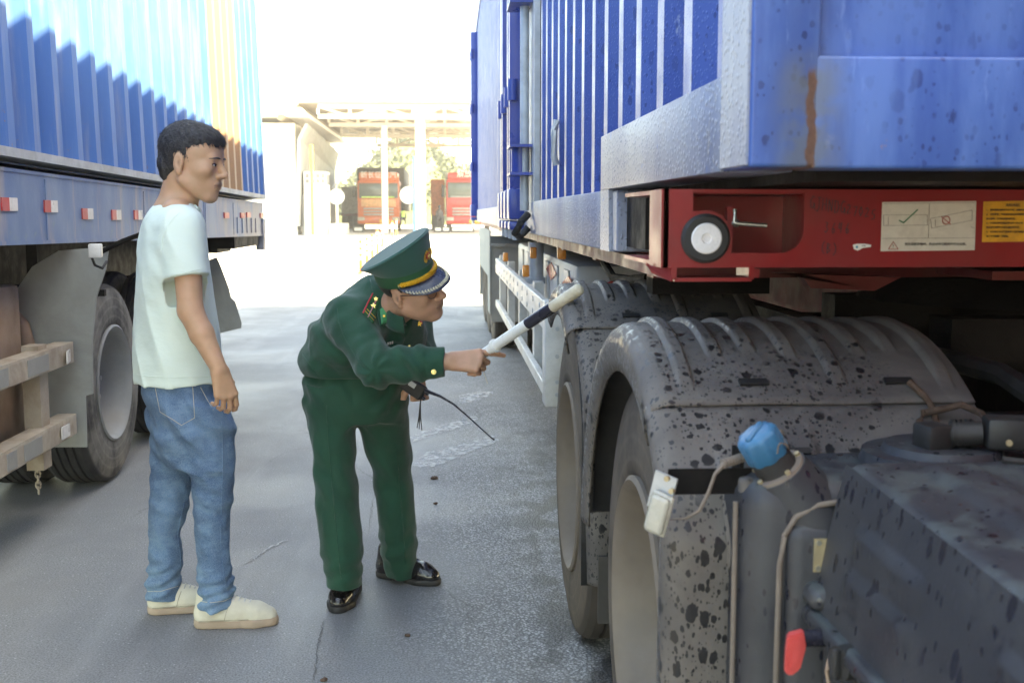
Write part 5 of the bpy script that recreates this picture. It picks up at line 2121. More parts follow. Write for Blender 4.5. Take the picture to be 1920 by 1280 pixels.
def shoe(parent, heel, d, L, upper, sole, lace, name='shoe', heeled=False, up=0.0):
    f = Frame((heel[0], heel[1], 0.0), (d[0], d[1], 0), (0, 0, 1), L / 0.28)
    lo = np.minimum(f.w((-.03, -.08, 0)), f.w((.31, .08, 0))) - .07
    hi = np.maximum(f.w((-.03, -.08, 0)), f.w((.31, .08, 0))) + .07
    lo[2], hi[2] = -.01, .17
    sd = SDF(lo, hi, .0032)
    sd.cone((.042, 0, .045), (.048, 0, .105), .041, .040, .01, fr=f)
    sd.cone((.042, 0, .040), (.13, 0, .045), .040, .043, .015, fr=f)
    sd.cone((.13, 0, .045), (.205, -.002, .036), .043, .042, .02, fr=f)
    sd.cone((.205, -.002, .034), (.240, -.003, .028), .041, .034, .015, fr=f)
    sd.cone((.10, 0, .075), (.16, 0, .060), .028, .022, .02, fr=f)
    sd.cutp((0, 0, .018), (0, 0, -1))
    e = sd.mesh(name, upper, parent)
    so_ = SDF(lo, hi, .0032)
    for a, b_, r1, r2 in (((.040, 0, .014), (.13, .0, .014), .043, .041), ((.13, 0, .014), (.20, -.002, .014), .041, .047), ((.20, -.002, .014), (.243, -.003, .014), .047, .036)):
        so_.cone(a, b_, r1, r2, .02, fr=f)
    so_.cutp((0, 0, .030 if not heeled else .024), (0, 0, 1))
    so_.cutp((0, 0, .0005), (0, 0, -1))
    if heeled:
        so_.ell((.115, 0, -.004), (.035, .08, .016), .004, 's', fr=f)
    so_.mesh('sole', sole, e)
    mb = MB()
    for i in range(5):
        x = .118 + i * .017
        z = .104 - i * .0058
        if heeled:
            z -= .004
        pts = [f.w((x - .004, -.024, z - .010)), f.w((x, -.010, z)), f.w((x, .010, z)), f.w((x + .004, .024, z - .010))]
        mb.tube(pts, .0027, 6)
    mb.build('lace', lace, e, True)
    if not heeled:
        mb = MB()
        for s in (-1, 1):
            mb.tube([f.w((.02 + k * .022, s * .0455 * min(1, (10.6 - k) / 3.2) ** .5, .031)) for k in range(11)], .0015, 5)
            mb.tube([f.w((.105, s * .047, .034)), f.w((.112, s * .0455, .06)), f.w((.122, s * .034, .085))], .0012, 5)
        mb.build('shoe_piping', M['shoe_line'], e, True)
    return e


def strands(sd, f, parent, n, L=.020):
    # short hairs lying over the hair mass
    me = parent.data
    o0 = np.array(origin_of(parent))
    k = len(me.vertices)
    P = np.empty(k * 3)
    me.vertices.foreach_get('co', P)
    P = P.reshape(-1, 3) + o0
    N = np.empty(k * 3)
    me.vertices.foreach_get('normal', N)
    N = N.reshape(-1, 3)
    rs = np.random.RandomState(5)
    pick = rs.randint(0, k, n)
    V, F = [], []
    for i in pick:
        p, nr = P[i], N[i]
        lx, ly, lz = f.loc(*p)
        if nr @ f.d((0, 0, -1)) > .6:
            continue
        flow = f.d((.75 if lz > .06 else -.15, .25 * np.sign(ly), -.35 if lz > .08 else -1.0)) + rs.normal(0, .16, 3)
        t = flow - nr * (flow @ nr)
        t /= np.linalg.norm(t) + 1e-9
        s = np.cross(t, nr) * rs.uniform(.0005, .0009)
        l = L * rs.uniform(.5, 1.2) * (.55 if lz < .02 else 1)
        b0 = len(V)
        a = p + nr * .0004
        m_ = p + t * l * .5 + nr * rs.uniform(.001, .003)
        e = p + t * l + nr * rs.uniform(-.001, .003)
        V += [a - s, a + s, m_ - s * .8, m_ + s * .8, e]
        F += [(b0, b0 + 1, b0 + 3, b0 + 2), (b0 + 2, b0 + 3, b0 + 4)]
    m2 = bpy.data.meshes.new('hair_strands')
    m2.from_pydata([tuple(v - o0) for v in V], [], F)
    m2.materials.append(M['hair'])
    o = link(bpy.data.objects.new('hair_strands', m2), parent)
    o['kind'] = 'stuff'
    return o


def ridge(x, y, z, seed):
    n_ = vnoise(x, y, z, seed)
    return np.abs(n_) ** .75 * 1.5 - .55


# ---- the man in the pale T-shirt
man = thing('person', 'man in pale mint T-shirt, blue jeans and cream sneakers standing in profile', 'person', (-0.83, 3.84, 0))
YM = 3.84
f20 = math.radians(18)
FD = np.array([math.cos(f20), math.sin(f20), 0])
RD = np.array([math.sin(f20), -math.cos(f20), 0])


def mz(y, Y=YM):
    return at(340, y, Y)[2]


def mx(x, y, Y=YM):
    return at(x, y, Y)[0]


HF = Frame(at(360, 308, 3.80), (1, -0.20, -0.10), (0.0, 0.0, 1.0), 1.02)
SH_N = np.array([mx(330, 430), YM, mz(425)]) + RD * 0.165 + np.array([0.015, 0, 0])
EL_N = at(357, 582, 3.635)
WR_N = at(410, 690, 3.60)
body = SDF((-1.13, 3.48, 0.72), (-0.60, 4.16, 1.78), .0028)
head_sdf(body, HF, True)
nb_ = at(326, 402, YM)
body.cone(HF.w((-.034, 0, -.045)), nb_, .052, .062, .014)
body.cone(HF.w((.000, 0, -.080)), nb_ + np.array([.02, 0, -.02]), .034, .050, .016)
body.cone(nb_ + RD * .10, nb_ - RD * .10, .05, None, .04)
body.ell(at(324, 470, YM), (.085, .13, .16), .04)
body.ell(at(330, 600, YM), (.085, .12, .18), .04)
body.chain([SH_N, EL_N], [.048, .040], .02)
body.cone(EL_N, EL_N * .6 + WR_N * .4, .040, .038, .012)
body.cone(EL_N * .6 + WR_N * .4, WR_N, .038, .0265, .012)
SH_F = SH_N - RD * .33
EL_F = SH_F + np.array([-.01, .02, -.27])
WR_F = EL_F + np.array([.06, -.02, -.22])
body.chain([SH_F, EL_F, WR_F], [.048, .040, .027], .02)
hand(body, WR_N + np.array([.002, 0, -.004]), (.22, .0, -1), (.55, -.83, .1), True, [(24, 30, 22), (30, 36, 24), (34, 40, 26), (36, 42, 28)], [(.85, .45, -.5), (.95, .1, -.5), (.95, -.05, -.5)], .98, .055)
hand(body, WR_F + np.array([.0, 0, -.004]), (.15, .0, -1), (.4, .9, .1), False, [(30, 35, 25)] * 4, None, .98, .03)
bm_ = body.mesh('body', M['skin'], man, face_tint(HF, (.42, .15, .13), False))

# eyes, lids and brows
def on_face(sd, f, y, z):
    d = f.d((1, 0, 0))
    p = np.array(f.w((.14, y, z)))
    for _ in range(120):
        p = p - d * max(.0004, min(.01, float(sample(sd, p[None])[0]) * .7))
        if sample(sd, p[None])[0] < .0006:
            break
    return p


for s in (-1, 1):
    c_ = on_face(body, HF, .0325 * s, .003)
    mb = MB()
    r_ = bmesh.ops.create_uvsphere(mb.bm, u_segments=16, v_segments=10, radius=1)['verts']
    for v_ in r_:
        q_ = np.array(v_.co)
        v_.co = Vector(c_ - HF.d((.0012, 0, 0)) + HF.R @ (q_ * np.array((.0030, .0125, .0036))))
    e_ = mb.build('eye', M['eye_white'], man, True)
    mb = MB()
    r_ = bmesh.ops.create_uvsphere(mb.bm, u_segments=12, v_segments=8, radius=1)['verts']
    for v_ in r_:
        q_ = np.array(v_.co)
        v_.co = Vector(c_ + HF.d((.0006, 0, 0)) + HF.R @ (q_ * np.array((.0026, .0052, .0040))))
    mb.build('iris', M['eye_dark'], e_, True)
    mb = MB()
    mb.tube([on_face(body, HF, (.0325 + .0145 * t) * s, .0058 + .0022 * math.cos(t * 1.5)) + HF.d((.0006, 0, 0)) for t in [-1 + k * .25 for k in range(9)]], [.0005, .0010, .0014, .0016, .0017, .0017, .0016, .0012, .0006], 6)
    mb.build('eyelid_line', M['eye_dark'], man, True)
    mb = MB()
    mb.tube([on_face(body, HF, (.0335 + .0205 * t) * s, .0235 + .0035 * math.cos(t * 1.4) - .001 * t) + HF.d((.0004, 0, 0)) for t in [-1 + k * .25 for k in range(9)]], [.0016, .0026, .0031, .0032, .0031, .0028, .0024, .0018, .0008], 6)
    mb.build('eyebrow', M['hair'], man, True)
# hair: a cap of hair cut by the hairline
hair = SDF(HF.o - .17, HF.o + .19, .0028)
hair.ell((-.015, 0, .049), (.1000, .0775, .0905), .01, fr=HF)
hair.ell((.036, 0, .078), (.066, .066, .042), .03, fr=HF)
hair.cone((-.070, -.03, -.012), (-.070, .03, -.012), .030, None, .03, fr=HF)
hair.cone((-.072, -.022, -.045), (-.072, .022, -.045), .020, None, .02, fr=HF)
X_, Y_, Z_ = hair.ax[0][:, None, None], hair.ax[1][None, :, None], hair.ax[2][None, None, :]
hx_, hy_, hz_ = HF.loc(X_, Y_, Z_)
lim = np.interp(hx_, [-.12, -.055, -.036, -.030, -.006, .0, .012, .022, .034, .052, .066, .085, .12],
                [-.075, -.070, -.035, .030, .036, .026, -.002, .012, .045, .060, .074, .066, .058])
lim = lim + .004 * np.sin(hy_ * 190 + hx_ * 40) * (hx_ > .05) + .003 * np.sin(hx_ * 400)
hair.D = np.maximum(hair.D, ((lim - hz_) * .75).astype(np.float32))
hair.warp(lambda x, y, z: .0012 * vnoise(x * 60, y * 60, z * 60, 3) + .0022 * vnoise(x * 190 + z * 60, y * 190, z * 55, 5))
hm_ = hair.mesh('hair', M['hair'], man)
strands(hair, HF, hm_, 5200)

# T-shirt
shirt = SDF((-1.20, 3.50, 0.80), (-0.60, 4.16, 1.52), .0045)
prof = [(372, 336, .055, .070), (384, 332, .072, .105), (398, 328, .088, .150), (420, 325, .100, .185), (450, 324, .110, .200), (500, 325, .118, .200), (560, 327, .128, .190),
        (620, 331, .137, .186), (670, 333, .142, .188), (712, 334, .143, .190)]
shirt.stack([(mz(y), mx(x, y), YM, a, b_) for y, x, a, b_ in prof], FD, .02, p=2.3)
sl_dir = EL_N - SH_N
SL_E = SH_N + sl_dir * .60
shirt.cone(SH_N + np.array([-.012, .01, .004]), SL_E, .066, .066, .05)
slF = SH_F + (EL_F - SH_F) * .60
shirt.cone(SH_F, slF, .066, .066, .05)
sdn = sl_dir / np.linalg.norm(sl_dir)
Xs, Ys, Zs = shirt.ax[0][:, None, None], shirt.ax[1][None, :, None], shirt.ax[2][None, None, :]
al = (Xs - SL_E[0]) * sdn[0] + (Ys - SL_E[1]) * sdn[1] + (Zs - SL_E[2]) * sdn[2]
ra = np.sqrt(np.maximum((Xs - SL_E[0]) ** 2 + (Ys - SL_E[1]) ** 2 + (Zs - SL_E[2]) ** 2 - al ** 2, 0))
cut_ = np.where((ra < .085) & (al > -.02) & (al < .09), al + .1 * (Xs - SL_E[0]), -1)
shirt.D = np.maximum(shirt.D, np.where(ra < .078, cut_, -1).astype(np.float32))
# neck hole
shirt.cone(HF.w((-.02, 0, -.06)), nb_ + np.array([.012, 0, .012]), .066, .064, .006, 's')


def shirt_folds(x, y, z):
    u = (x - SH_N[0]) * FD[0] + (y - SH_N[1]) * FD[1]
    w_low = np.clip((1.30 - z) / .35, 0, 1)
    d = .010 * w_low * ridge(x * 11 + z * 3, y * 10, z * 2.0, 11)
    d += .005 * np.clip((z - 1.0) / .3, 0, 1) * ridge(x * 10 + z * 7, y * 9, z * 3 - x * 7, 12)
    d += .002 * vnoise(x * 26 + z * 16, y * 22, z * 14, 13)
    hem = np.clip(1 - np.abs(z - (mz(712) + .012)) / .004, 0, 1)
    return d - hem * .0008


shirt.warp(shirt_folds)
shirt.mesh('t_shirt', M['tshirt'], man)
seam(shirt, [[(256, 702), (290, 706), (330, 707), (380, 706), (396, 705)], [(327, 514), (340, 513), (358, 508), (378, 503), (388, 500)], [(302, 470), (306, 445), (314, 425), (326, 408), (338, 398)]], 'stitched_hem', M['tshirt'], man, .0012, .0004)
seam(shirt, [[(300, 374), (312, 365), (328, 364), (346, 370), (362, 382), (374, 396)]], 'neckband', M['tshirt'], man, .0055, .001)

# jeans
jean = SDF((-1.16, 3.56, 0.02), (-0.55, 4.10, 0.98), .0045)
kN, kF = 3.755 / 2095, 3.90 / 2095
hip = [(690, 336, 65), (712, 338, 69), (730, 342, 73), (760, 350, 74), (800, 360, 72), (840, 362, 68), (866, 362, 50)]
jean.stack([(mz(y), mx(x, y), YM - .005, .95 * h * 3.84 / 2095, .175 - (.03 if y > 830 else 0)) for y, x, h in hip], (math.cos(.2), math.sin(.2), 0), .02, p=2.3, smooth=4)
near = [(760, 380, 44), (800, 392, 44), (850, 398, 42), (900, 400, 39.5), (950, 398, 35), (1000, 398, 32), (1050, 401, 31.5), (1100, 405, 33), (1138, 405, 34)]
far = [(760, 320, 42), (800, 323, 41), (850, 322, 39), (900, 320, 38), (950, 317, 36), (1000, 309, 30), (1050, 311, 31), (1090, 309, 32), (1120, 306, 31)]
jean.stack([(at(x, y, 3.755)[2], at(x, y, 3.755)[0], 3.755, h * kN, h * kN * 1.08) for y, x, h in near], (1, 0.1, 0), .05, smooth=4)
jean.stack([(at(x, y, 3.90)[2], at(x, y, 3.90)[0], 3.90, h * kF, h * kF * 1.08) for y, x, h in far], (1, 0.1, 0), .05, smooth=4)


def jean_folds(x, y, z):
    kn = np.exp(-((z - .50) / .13) ** 2)
    an = np.exp(-((z - .12) / .075) ** 2)
    se = np.exp(-((z - .72) / .10) ** 2)
    wob = .03 * vnoise(x * 9, y * 9, z * 5, 21)
    f1 = np.sin((z * 1.0 + x * .42 + wob) * 95)
    f2 = np.sin((z * 1.0 - x * .35 + wob * 1.3) * 150)
    f3 = np.sin((z * .9 + x * .75 + wob) * 55)
    d = .006 * kn * f1 * (.5 + .5 * vnoise(x * 8, y * 8, z * 8, 22)) + .010 * an * f2 * (.5 + .5 * vnoise(x * 12, y * 10, z * 6, 24)) + .007 * se * f3
    d += .005 * ridge(x * 13 + z * 9, y * 13, z * 8, 23) + .004 * vnoise(x * 34, y * 34, z * 30 + x * 14, 25)
    return d


jean.warp(jean_folds)
jn = jean.mesh('jeans', M['denim'], man)
seam(jean, [[(290, 722), (300, 772), (322, 785), (340, 797), (365, 783), (361, 720)], [(292, 718), (330, 722), (361, 716)], [(376, 726), (388, 748), (400, 768)]], 'pocket_stitching', M['stitch'], man, .0011, .0006)
seam(jean, [[(416, 790), (418, 850), (417, 900), (415, 960), (414, 1020), (420, 1075), (428, 1120)], [(354, 890), (348, 930), (338, 975), (333, 1000), (338, 1040), (340, 1080)]], 'side_seam', M['denim'], man, .0018, .0008)
seam(jean, [[(372, 1126), (395, 1129), (420, 1126), (437, 1118)], [(277, 1108), (300, 1108), (334, 1098)]], 'hem_stitching', M['stitch'], man, .0010, .0006)
M['shoe_line'] = simple('shoe_stitch_line', (0.33, 0.29, 0.22), 0.8)
M['lace'] = simple('grey_white_lace', (0.46, 0.45, 0.42), 0.8)
shoe(man, (-0.872, 3.752), (1, .05), .285, M['sneaker'], M['sole'], M['lace'])
shoe(man, (-1.065, 3.890), (1, .16), .270, M['sneaker'], M['sole'], M['lace'])

# ---- the officer bending towards the wheel
off = thing('person', 'officer in green uniform and peaked cap bending to point a baton at the wheel', 'person', (-0.30, 4.05, 0))
yaw, roll = math.radians(28), math.radians(27)
oF = np.array([math.cos(yaw), -math.sin(yaw), -.03])
oL0 = np.array([math.sin(yaw), math.cos(yaw), 0])
oU = np.array([0, 0, 1]) * math.cos(roll) - oL0 * math.sin(roll)
OF = Frame((0, 0, 0), oF, oU, 1.02)
OF.o = at(744, 560, 3.70) - (OF.w((-.012, -.078, 0)))
oS = at(652, 598, 3.83)
oE = at(706, 688, 3.68)
oW = at(842, 677, 3.66)
fS = at(775, 612, 4.16)
fE = at(786, 660, 4.12)
fW = at(781, 706, 3.98)
ob = SDF((-0.50, 3.46, 0.74), (0.20, 4.34, 1.42), .0027)
head_sdf(ob, OF, False)
ob.ell((.030, -.030, -.050), (.045, .032, .04), .03, fr=OF)
ob.cone(OF.w((-.025, 0, -.05)), at(716, 588, 3.93), .060, .075, .03)
ob.ell(at(690, 615, 4.0), (.10, .13, .10), .05)
ob.ell(at(650, 660, 4.06), (.10, .11, .08), .05)
ob.chain([oS, oE], [.05, .042], .02)
ob.cone(oE, oW, .042, .029, .012)
ob.chain([fS, fE, fW], [.05, .042, .028], .02)
BT0, BT1 = at(899, 668, 3.715), at(1089, 540, 3.400)
bdir = (BT1 - BT0) / np.linalg.norm(BT1 - BT0)
hn = np.array([.05, -.86, .45])
oKn, osd = hand(ob, oW + np.array([.004, 0, 0]), (1, -.06, .0), hn, True, [(24, 8, 6), (62, 62, 40), (70, 66, 42), (72, 66, 42)], [(.75, .42, -.62), (.95, -.02, -.55), (.9, -.3, -.4)], 1.05, .05)
hand(ob, fW + np.array([0, -.005, -.002]), (.15, -.25, -1), (.55, -.8, .1), False, [(45, 55, 35)] * 4, [(.7, .5, -.5), (.9, .1, -.5), (.9, -.1, -.4)], .95, .03)
ob.cutp(OF.w((0, 0, .098)), OF.d((0, 0, 1)), .01)
ob.mesh('body', M['skin2'], off, face_tint(OF, (.33, .12, .10)))
oh = SDF(OF.o - .15, OF.o + .15, .003)
oh.ell((-.016, 0, .042), (.1000, .0775, .086), .01, fr=OF)
X_, Y_, Z_ = oh.ax[0][:, None, None], oh.ax[1][None, :, None], oh.ax[2][None, None, :]
hx_, hy_, hz_ = OF.loc(X_, Y_, Z_)
lim = np.interp(hx_, [-.12, -.055, -.036, -.030, -.006, .0, .016, .026, .12], [-.035, -.03, .0, .030, .036, .026, .004, .045, .06])
oh.D = np.maximum(oh.D, np.maximum((lim - hz_) * .8, (hz_ - .075)).astype(np.float32))
oh.mesh('hair', M['hair'], off)

# jacket
jk = SDF((-0.56, 3.52, 0.82), (0.13, 4.36, 1.34), .0045)
jk.ell(at(636, 678, 4.10), (.148, .165, .095), .05)
jk.ell(at(655, 640, 4.05), (.150, .180, .125), .06)
jk.ell(at(690, 600, 3.99), (.135, .205, .125), .07)
jk.ell(at(722, 585, 3.98), (.115, .165, .105), .06)
jk.ell(at(748, 628, 4.02), (.10, .15, .10), .05)
jk.ell(at(722, 672, 4.06), (.13, .15, .085), .05)
jk.cone(at(700, 560, 3.95), at(722, 558, 3.90), .085, .072, .04)
jk.cone(oS, oE, .082, .066, .05)
jk.cone(oE, oE * .45 + oW * .55, .064, .054, .03)
jk.cone(oE * .45 + oW * .55, oW, .054, .0495, .015)
jk.cone(fS, fE, .070, .064, .04)
jk.cone(fE, fW, .064, .046, .03)
Xs, Ys, Zs = jk.ax[0][:, None, None], jk.ax[1][None, :, None], jk.ax[2][None, None, :]
cx_ = at(834, 678, 3.72)[0]
jk.D = np.where((Ys < 3.90) & (Zs < 1.14), np.maximum(jk.D, (Xs - cx_ + 0 * Zs).astype(np.float32)), jk.D).astype(np.float32)
jk.D = np.where((Xs > at(740, 700, 4)[0]), np.maximum(jk.D, np.where(Ys > 3.80, (at(780, 703, 3.98)[2] - Zs), -1).astype(np.float32)), jk.D).astype(np.float32)
jk.cone(OF.w((-.012, 0, -.055)), OF.w((-.030, 0, -.115)), .071, .070, .004, 's')


def jk_folds(x, y, z):
    p_, q_ = at(706, 688, 3.70), at(600, 640, 4.0)
    d = 0
    # folds radiating from the bent elbow and along the curved back
    r = np.sqrt((x - p_[0]) ** 2 + (z - p_[2]) ** 2)
    ang = np.arctan2(z - p_[2], x - p_[0])
    d = d + .0045 * np.exp(-(r / .12) ** 2) * np.clip(r / .04, 0, 1) * np.sin(ang * 7 + 3 * vnoise(x * 12, y * 12, z * 12, 31)) * (y < 3.95)
    s_ = (x * .72 + z * .70)
    t_ = (-x * .70 + z * .72)
    wob = .02 * vnoise(x * 8, y * 8, z * 8, 32)
    d = d + .009 * np.sin((s_ + wob) * 70) * np.exp(-((s_ - (q_[0] * .72 + q_[2] * .70)) / .09) ** 2) * (.6 + .4 * vnoise(t_ * 10, y * 10, s_ * 4, 33))
    d = d + .006 * ridge(x * 11 - z * 8, y * 10, z * 9 + x * 8, 34) + .004 * vnoise(x * 28 - z * 18, y * 24, z * 22, 35)
    # sleeve creases across the forearm
    d = d + .007 * np.sin((x * 1.0 + z * .5 + wob) * 90) * np.exp(-((x - at(765, 680, 3.7)[0]) / .07) ** 2) * (y < 3.86) * (z < 1.10)
    cuffz = np.clip(1 - np.abs(x - (cx_ - .062)) / .003, 0, 1) * (y < 3.85) * (z < 1.10)
    return d + cuffz * .0025


jk.warp(jk_folds)
jk.mesh('jacket', M['green'], off)
# collar
mb = MB()
P = []
for i in range(41):
    t = math.radians(80 + 200 * i / 40)
    row = []
    for (rr, zz) in ((.064, -.098), (.0655, -.070), (.069, -.062), (.075, -.070), (.086, -.098), (.092, -.112)):
        row.append(OF.w((-.024 + rr * math.cos(t) * 1.02, rr * math.sin(t), zz + .012 * math.cos(t) * -1 - .012)))
    P.append(row)
mb.grid(P)
mb.build('collar', M['green'], off, True, 70, solid=.003)
patch(jk, [(693, 522), (716, 540), (748, 600), (713, 612)], 8, 10, 'collar_flap', M['green'], off, .007, .005)
tb_ = patch(jk, [(712, 580), (724, 573), (728, 603), (716, 608)], 4, 6, 'collar_tab', M['tab_green'], off, .012, .003)
# shoulder board
patch(jk, [(699, 550), (713, 563), (700, 606), (681, 586)], 6, 8, 'shoulder_board', M['green_band'], off, .008, .004)
seam(jk, [[(699, 550), (690, 567), (681, 586)]], 'red_piping', M['red_edge'], off, .0030, .011)
seam(jk, [[(706, 562), (698, 578), (690, 594)]], 'pink_braid', M['pink'], off, .0020, .012)
seam(jk, [[(685, 583), (701, 601)], [(688, 579), (704, 596)]], 'gold_stripe', M['gold'], off, .0016, .012)


def star_on(sd, px, py, r, name, mat, parent, lift=.013):
    p = on_cloth(sd, [(px, py)], lift)[0]
    v = (_C - p)
    v /= np.linalg.norm(v)
    fr_ = Frame(p, v, (0, 0, 1))
    mb = MB()
    pts = []
    for i in range(10):
        a = math.pi / 2 + i * math.pi / 5
        rr = r if i % 2 == 0 else r * .42
        pts.append(fr_.w((0, rr * math.cos(a), rr * math.sin(a))))
    mb.prism(pts, fr_.d((.003, 0, 0)))
    return mb.build(name, mat, parent)


star_on(jk, 700, 573, .011, 'gold_star', M['gold_bright'], off)
star_on(jk, 705, 560, .009, 'gold_star', M['gold_bright'], off)
star_on(jk, 720, 592, .006, 'tab_star', M['gold'], off, .016)


def button_on(sd, px, py, r, name, mat, parent, lift=.002):
    p = on_cloth(sd, [(px, py)], lift)[0]
    v = (_C - p)
    v /= np.linalg.norm(v)
    mb = MB()
    mb.cyl(p, p + v * .004, r, r * .8, 20)
    mb.cyl(p + v * .004, p + v * .006, r * .55, r * .3, 14)
    return mb.build(name, mat, parent, True, 40)


button_on(jk, 813, 697, .0095, 'cuff_button', M['gold_bright'], off)
button_on(jk, 767, 648, .004, 'front_button', M['gold_bright'], off)
for k, px in enumerate((728, 732, 736)):
    patch(jk, [(px - 1.4, 642 - k), (px + 1.2, 641.5 - k), (px + 1.2, 646 - k), (px - 1.4, 646.5 - k)], 2, 2, 'name_tag_letter', M['white_plastic'], off, .006, .002)
star_on(jk, 786, 607, .012, 'breast_badge', M['gold'], off, .004)
button_on(jk, 789, 605, .007, 'badge_centre', M['badge_red'], off, .006)
seam(jk, [[(632, 578), (634, 600), (644, 628), (662, 660), (680, 690)]], 'armhole_seam', M['green'], off, .0020, .0006)
seam(jk, [[(567, 664), (585, 690), (600, 712)]], 'waist_seam', M['green'], off, .0022, .0008)

# trousers
tp = SDF((-0.60, 3.72, 0.02), (0.02, 4.38, 0.98), .0045)


def sec(rows, q=1.0):
    return [(at(x, y, Y)[2], at(x, y, Y)[0], Y, h * Y / 2095, h * Y / 2095 * q) for y, x, h, Y in rows]


tp.stack(sec([(690, 655, 84, 4.11), (730, 663, 90, 4.11), (760, 668, 92, 4.11), (785, 668, 80, 4.11)], .85), (1, -.1, 0), .02, p=2.4)
tp.stack(sec([(720, 622, 48, 4.07), (790, 621, 44, 4.05), (880, 628, 40, 4.0), (950, 633, 41, 3.96), (1030, 641, 40, 3.93), (1070, 644, 36, 3.92), (1096, 645, 33, 3.91)], 1.15), (1, -.1, 0), .04)
tp.stack(sec([(720, 712, 50, 4.14), (790, 719, 48, 4.15), (880, 735, 38, 4.17), (980, 745, 36, 4.18), (1030, 747, 35.5, 4.18), (1060, 750, 31, 4.18), (1078, 751, 27, 4.18)], 1.2), (1, -.15, 0), .04)


def tp_folds(x, y, z):
    kn = np.exp(-((z - .47) / .10) ** 2)
    an = np.exp(-((z - .14) / .07) ** 2)
    cr = np.exp(-((z - .76) / .08) ** 2)
    wob = .035 * vnoise(x * 8, y * 8, z * 5, 41)
    d = .0045 * kn * np.sin((z * .8 + x * .8 + wob) * 60) + .006 * an * np.sin((z - x * .45 + wob * 1.4) * 85) * (.6 + .4 * vnoise(x * 14, y * 12, z * 5, 43))
    d += .005 * cr * np.sin((z * .8 - np.abs(x - at(668, 760, 4.1)[0]) * .9 + wob) * 75)
    d += .0035 * ridge(x * 15 + z * 4, y * 14, z * 2.6, 42) + .003 * vnoise(x * 32, y * 32, z * 16, 44)
    return d


tp.warp(tp_folds)
tp.mesh('trousers', M['green'], off)
seam(tp, [[(612, 760), (616, 830), (624, 920), (632, 1010), (640, 1085)], [(742, 830), (750, 920), (757, 1000), (760, 1055)]], 'pressed_crease', M['green'], off, .0022, .0006)
toe = atZ(634, 1149)
dR = np.array([-.10, -.99])
shoe(off, (toe[0] - dR[0] * .275, toe[1] - dR[1] * .275), dR, .285, M['leather'], M['black'], M['black'], heeled=True)
toe = atZ(822, 1096)
dL = np.array([.86, -.51])
shoe(off, (toe[0] - dL[0] * .275, toe[1] - dL[1] * .275), dL, .285, M['leather'], M['black'], M['black'], heeled=True)

# cap
cyaw = math.radians(36)
cF = np.array([math.cos(cyaw), -math.sin(cyaw), -.03])
cL = np.array([math.sin(cyaw), math.cos(cyaw), 0])
CF = Frame(OF.o, cF, np.array([0, 0, 1]) * math.cos(roll) - cL * math.sin(roll), 1.02)
cap = node_empty('peaked_cap', off, Vector(OF.w((0, 0, .08))) - origin_of(off))


def cw(p):
    return CF.w(p)


def cring(cx, a, b_, zf, zb, n=72, ph=0.0):
    out_ = []
    for i in range(n):
        t = 2 * math.pi * i / n
        x = math.cos(t)
        out_.append((cx + a * x, b_ * math.sin(t), (zf + zb) / 2 + (zf - zb) / 2 * x))
    return out_


def loft(rings, name, mat, parent, close=False, smooth=True, ang=50):
    mb = MB()
    V = [[mb.bm.verts.new(Vector(cw(p))) for p in r] for r in rings]
    n = len(V[0])
    for A, B in zip(V, V[1:]):
        for i in range(n):
            j = (i + 1) % n
            mb.bm.faces.new((A[i], A[j], B[j], B[i]))
    if close:
        mb.bm.faces.new(V[-1])
    return mb.build(name, mat, parent, smooth, ang)


loft([cring(-.008, .105, .088, .046, .036), cring(-.008, .107, .090, .066, .056), cring(-.008, .106, .089, .086, .076)], 'cap_band', M['green_band'], cap)
crown = [cring(-.008, .106, .089, .086, .076), cring(-.010, .110, .096, .108, .080), cring(-.014, .116, .106, .135, .084), cring(-.018, .121, .116, .163, .087),
         cring(-.020, .1235, .1205, .183, .088), cring(-.021, .1235, .1205, .188, .090), cring(-.021, .121, .118, .191, .094), cring(-.021, .110, .107, .186, .098),
         cring(-.021, .085, .083, .176, .108), cring(-.021, .05, .049, .162, .122), cring(-.021, .02, .02, .150, .134)]
loft(crown, 'cap_crown', M['green_cap'], cap, True, True, 70)
mb = MB()
mb.tube([cw(p) for p in cring(-.0205, .1245, .1215, .186, .089)], .0026, 6, closed=True)
mb.build('crown_piping', M['green_cap'], cap, True)
# visor
mb = MB()
P = []
for i in range(33):
    t = math.radians(-72 + 144 * i / 32)
    row = []
    for j in range(9):
        s = j / 8
        k = math.cos(t / math.radians(72) * math.pi / 2) ** .6
        x0_, y0_ = -.008 + .105 * math.cos(t), .088 * math.sin(t)
        ex = .052 * k * s
        row.append(cw((x0_ + ex * math.cos(t * .55), y0_ + ex * math.sin(t * .55), .047 - .006 * (1 - math.cos(t)) - .020 * s * k - .010 * (s * k) ** 2 - .012 * s * k * abs(math.sin(t)))))
    P.append(row)
mb.grid(P)
mb.build('visor', M['visor'], cap, True, 60, solid=.003)
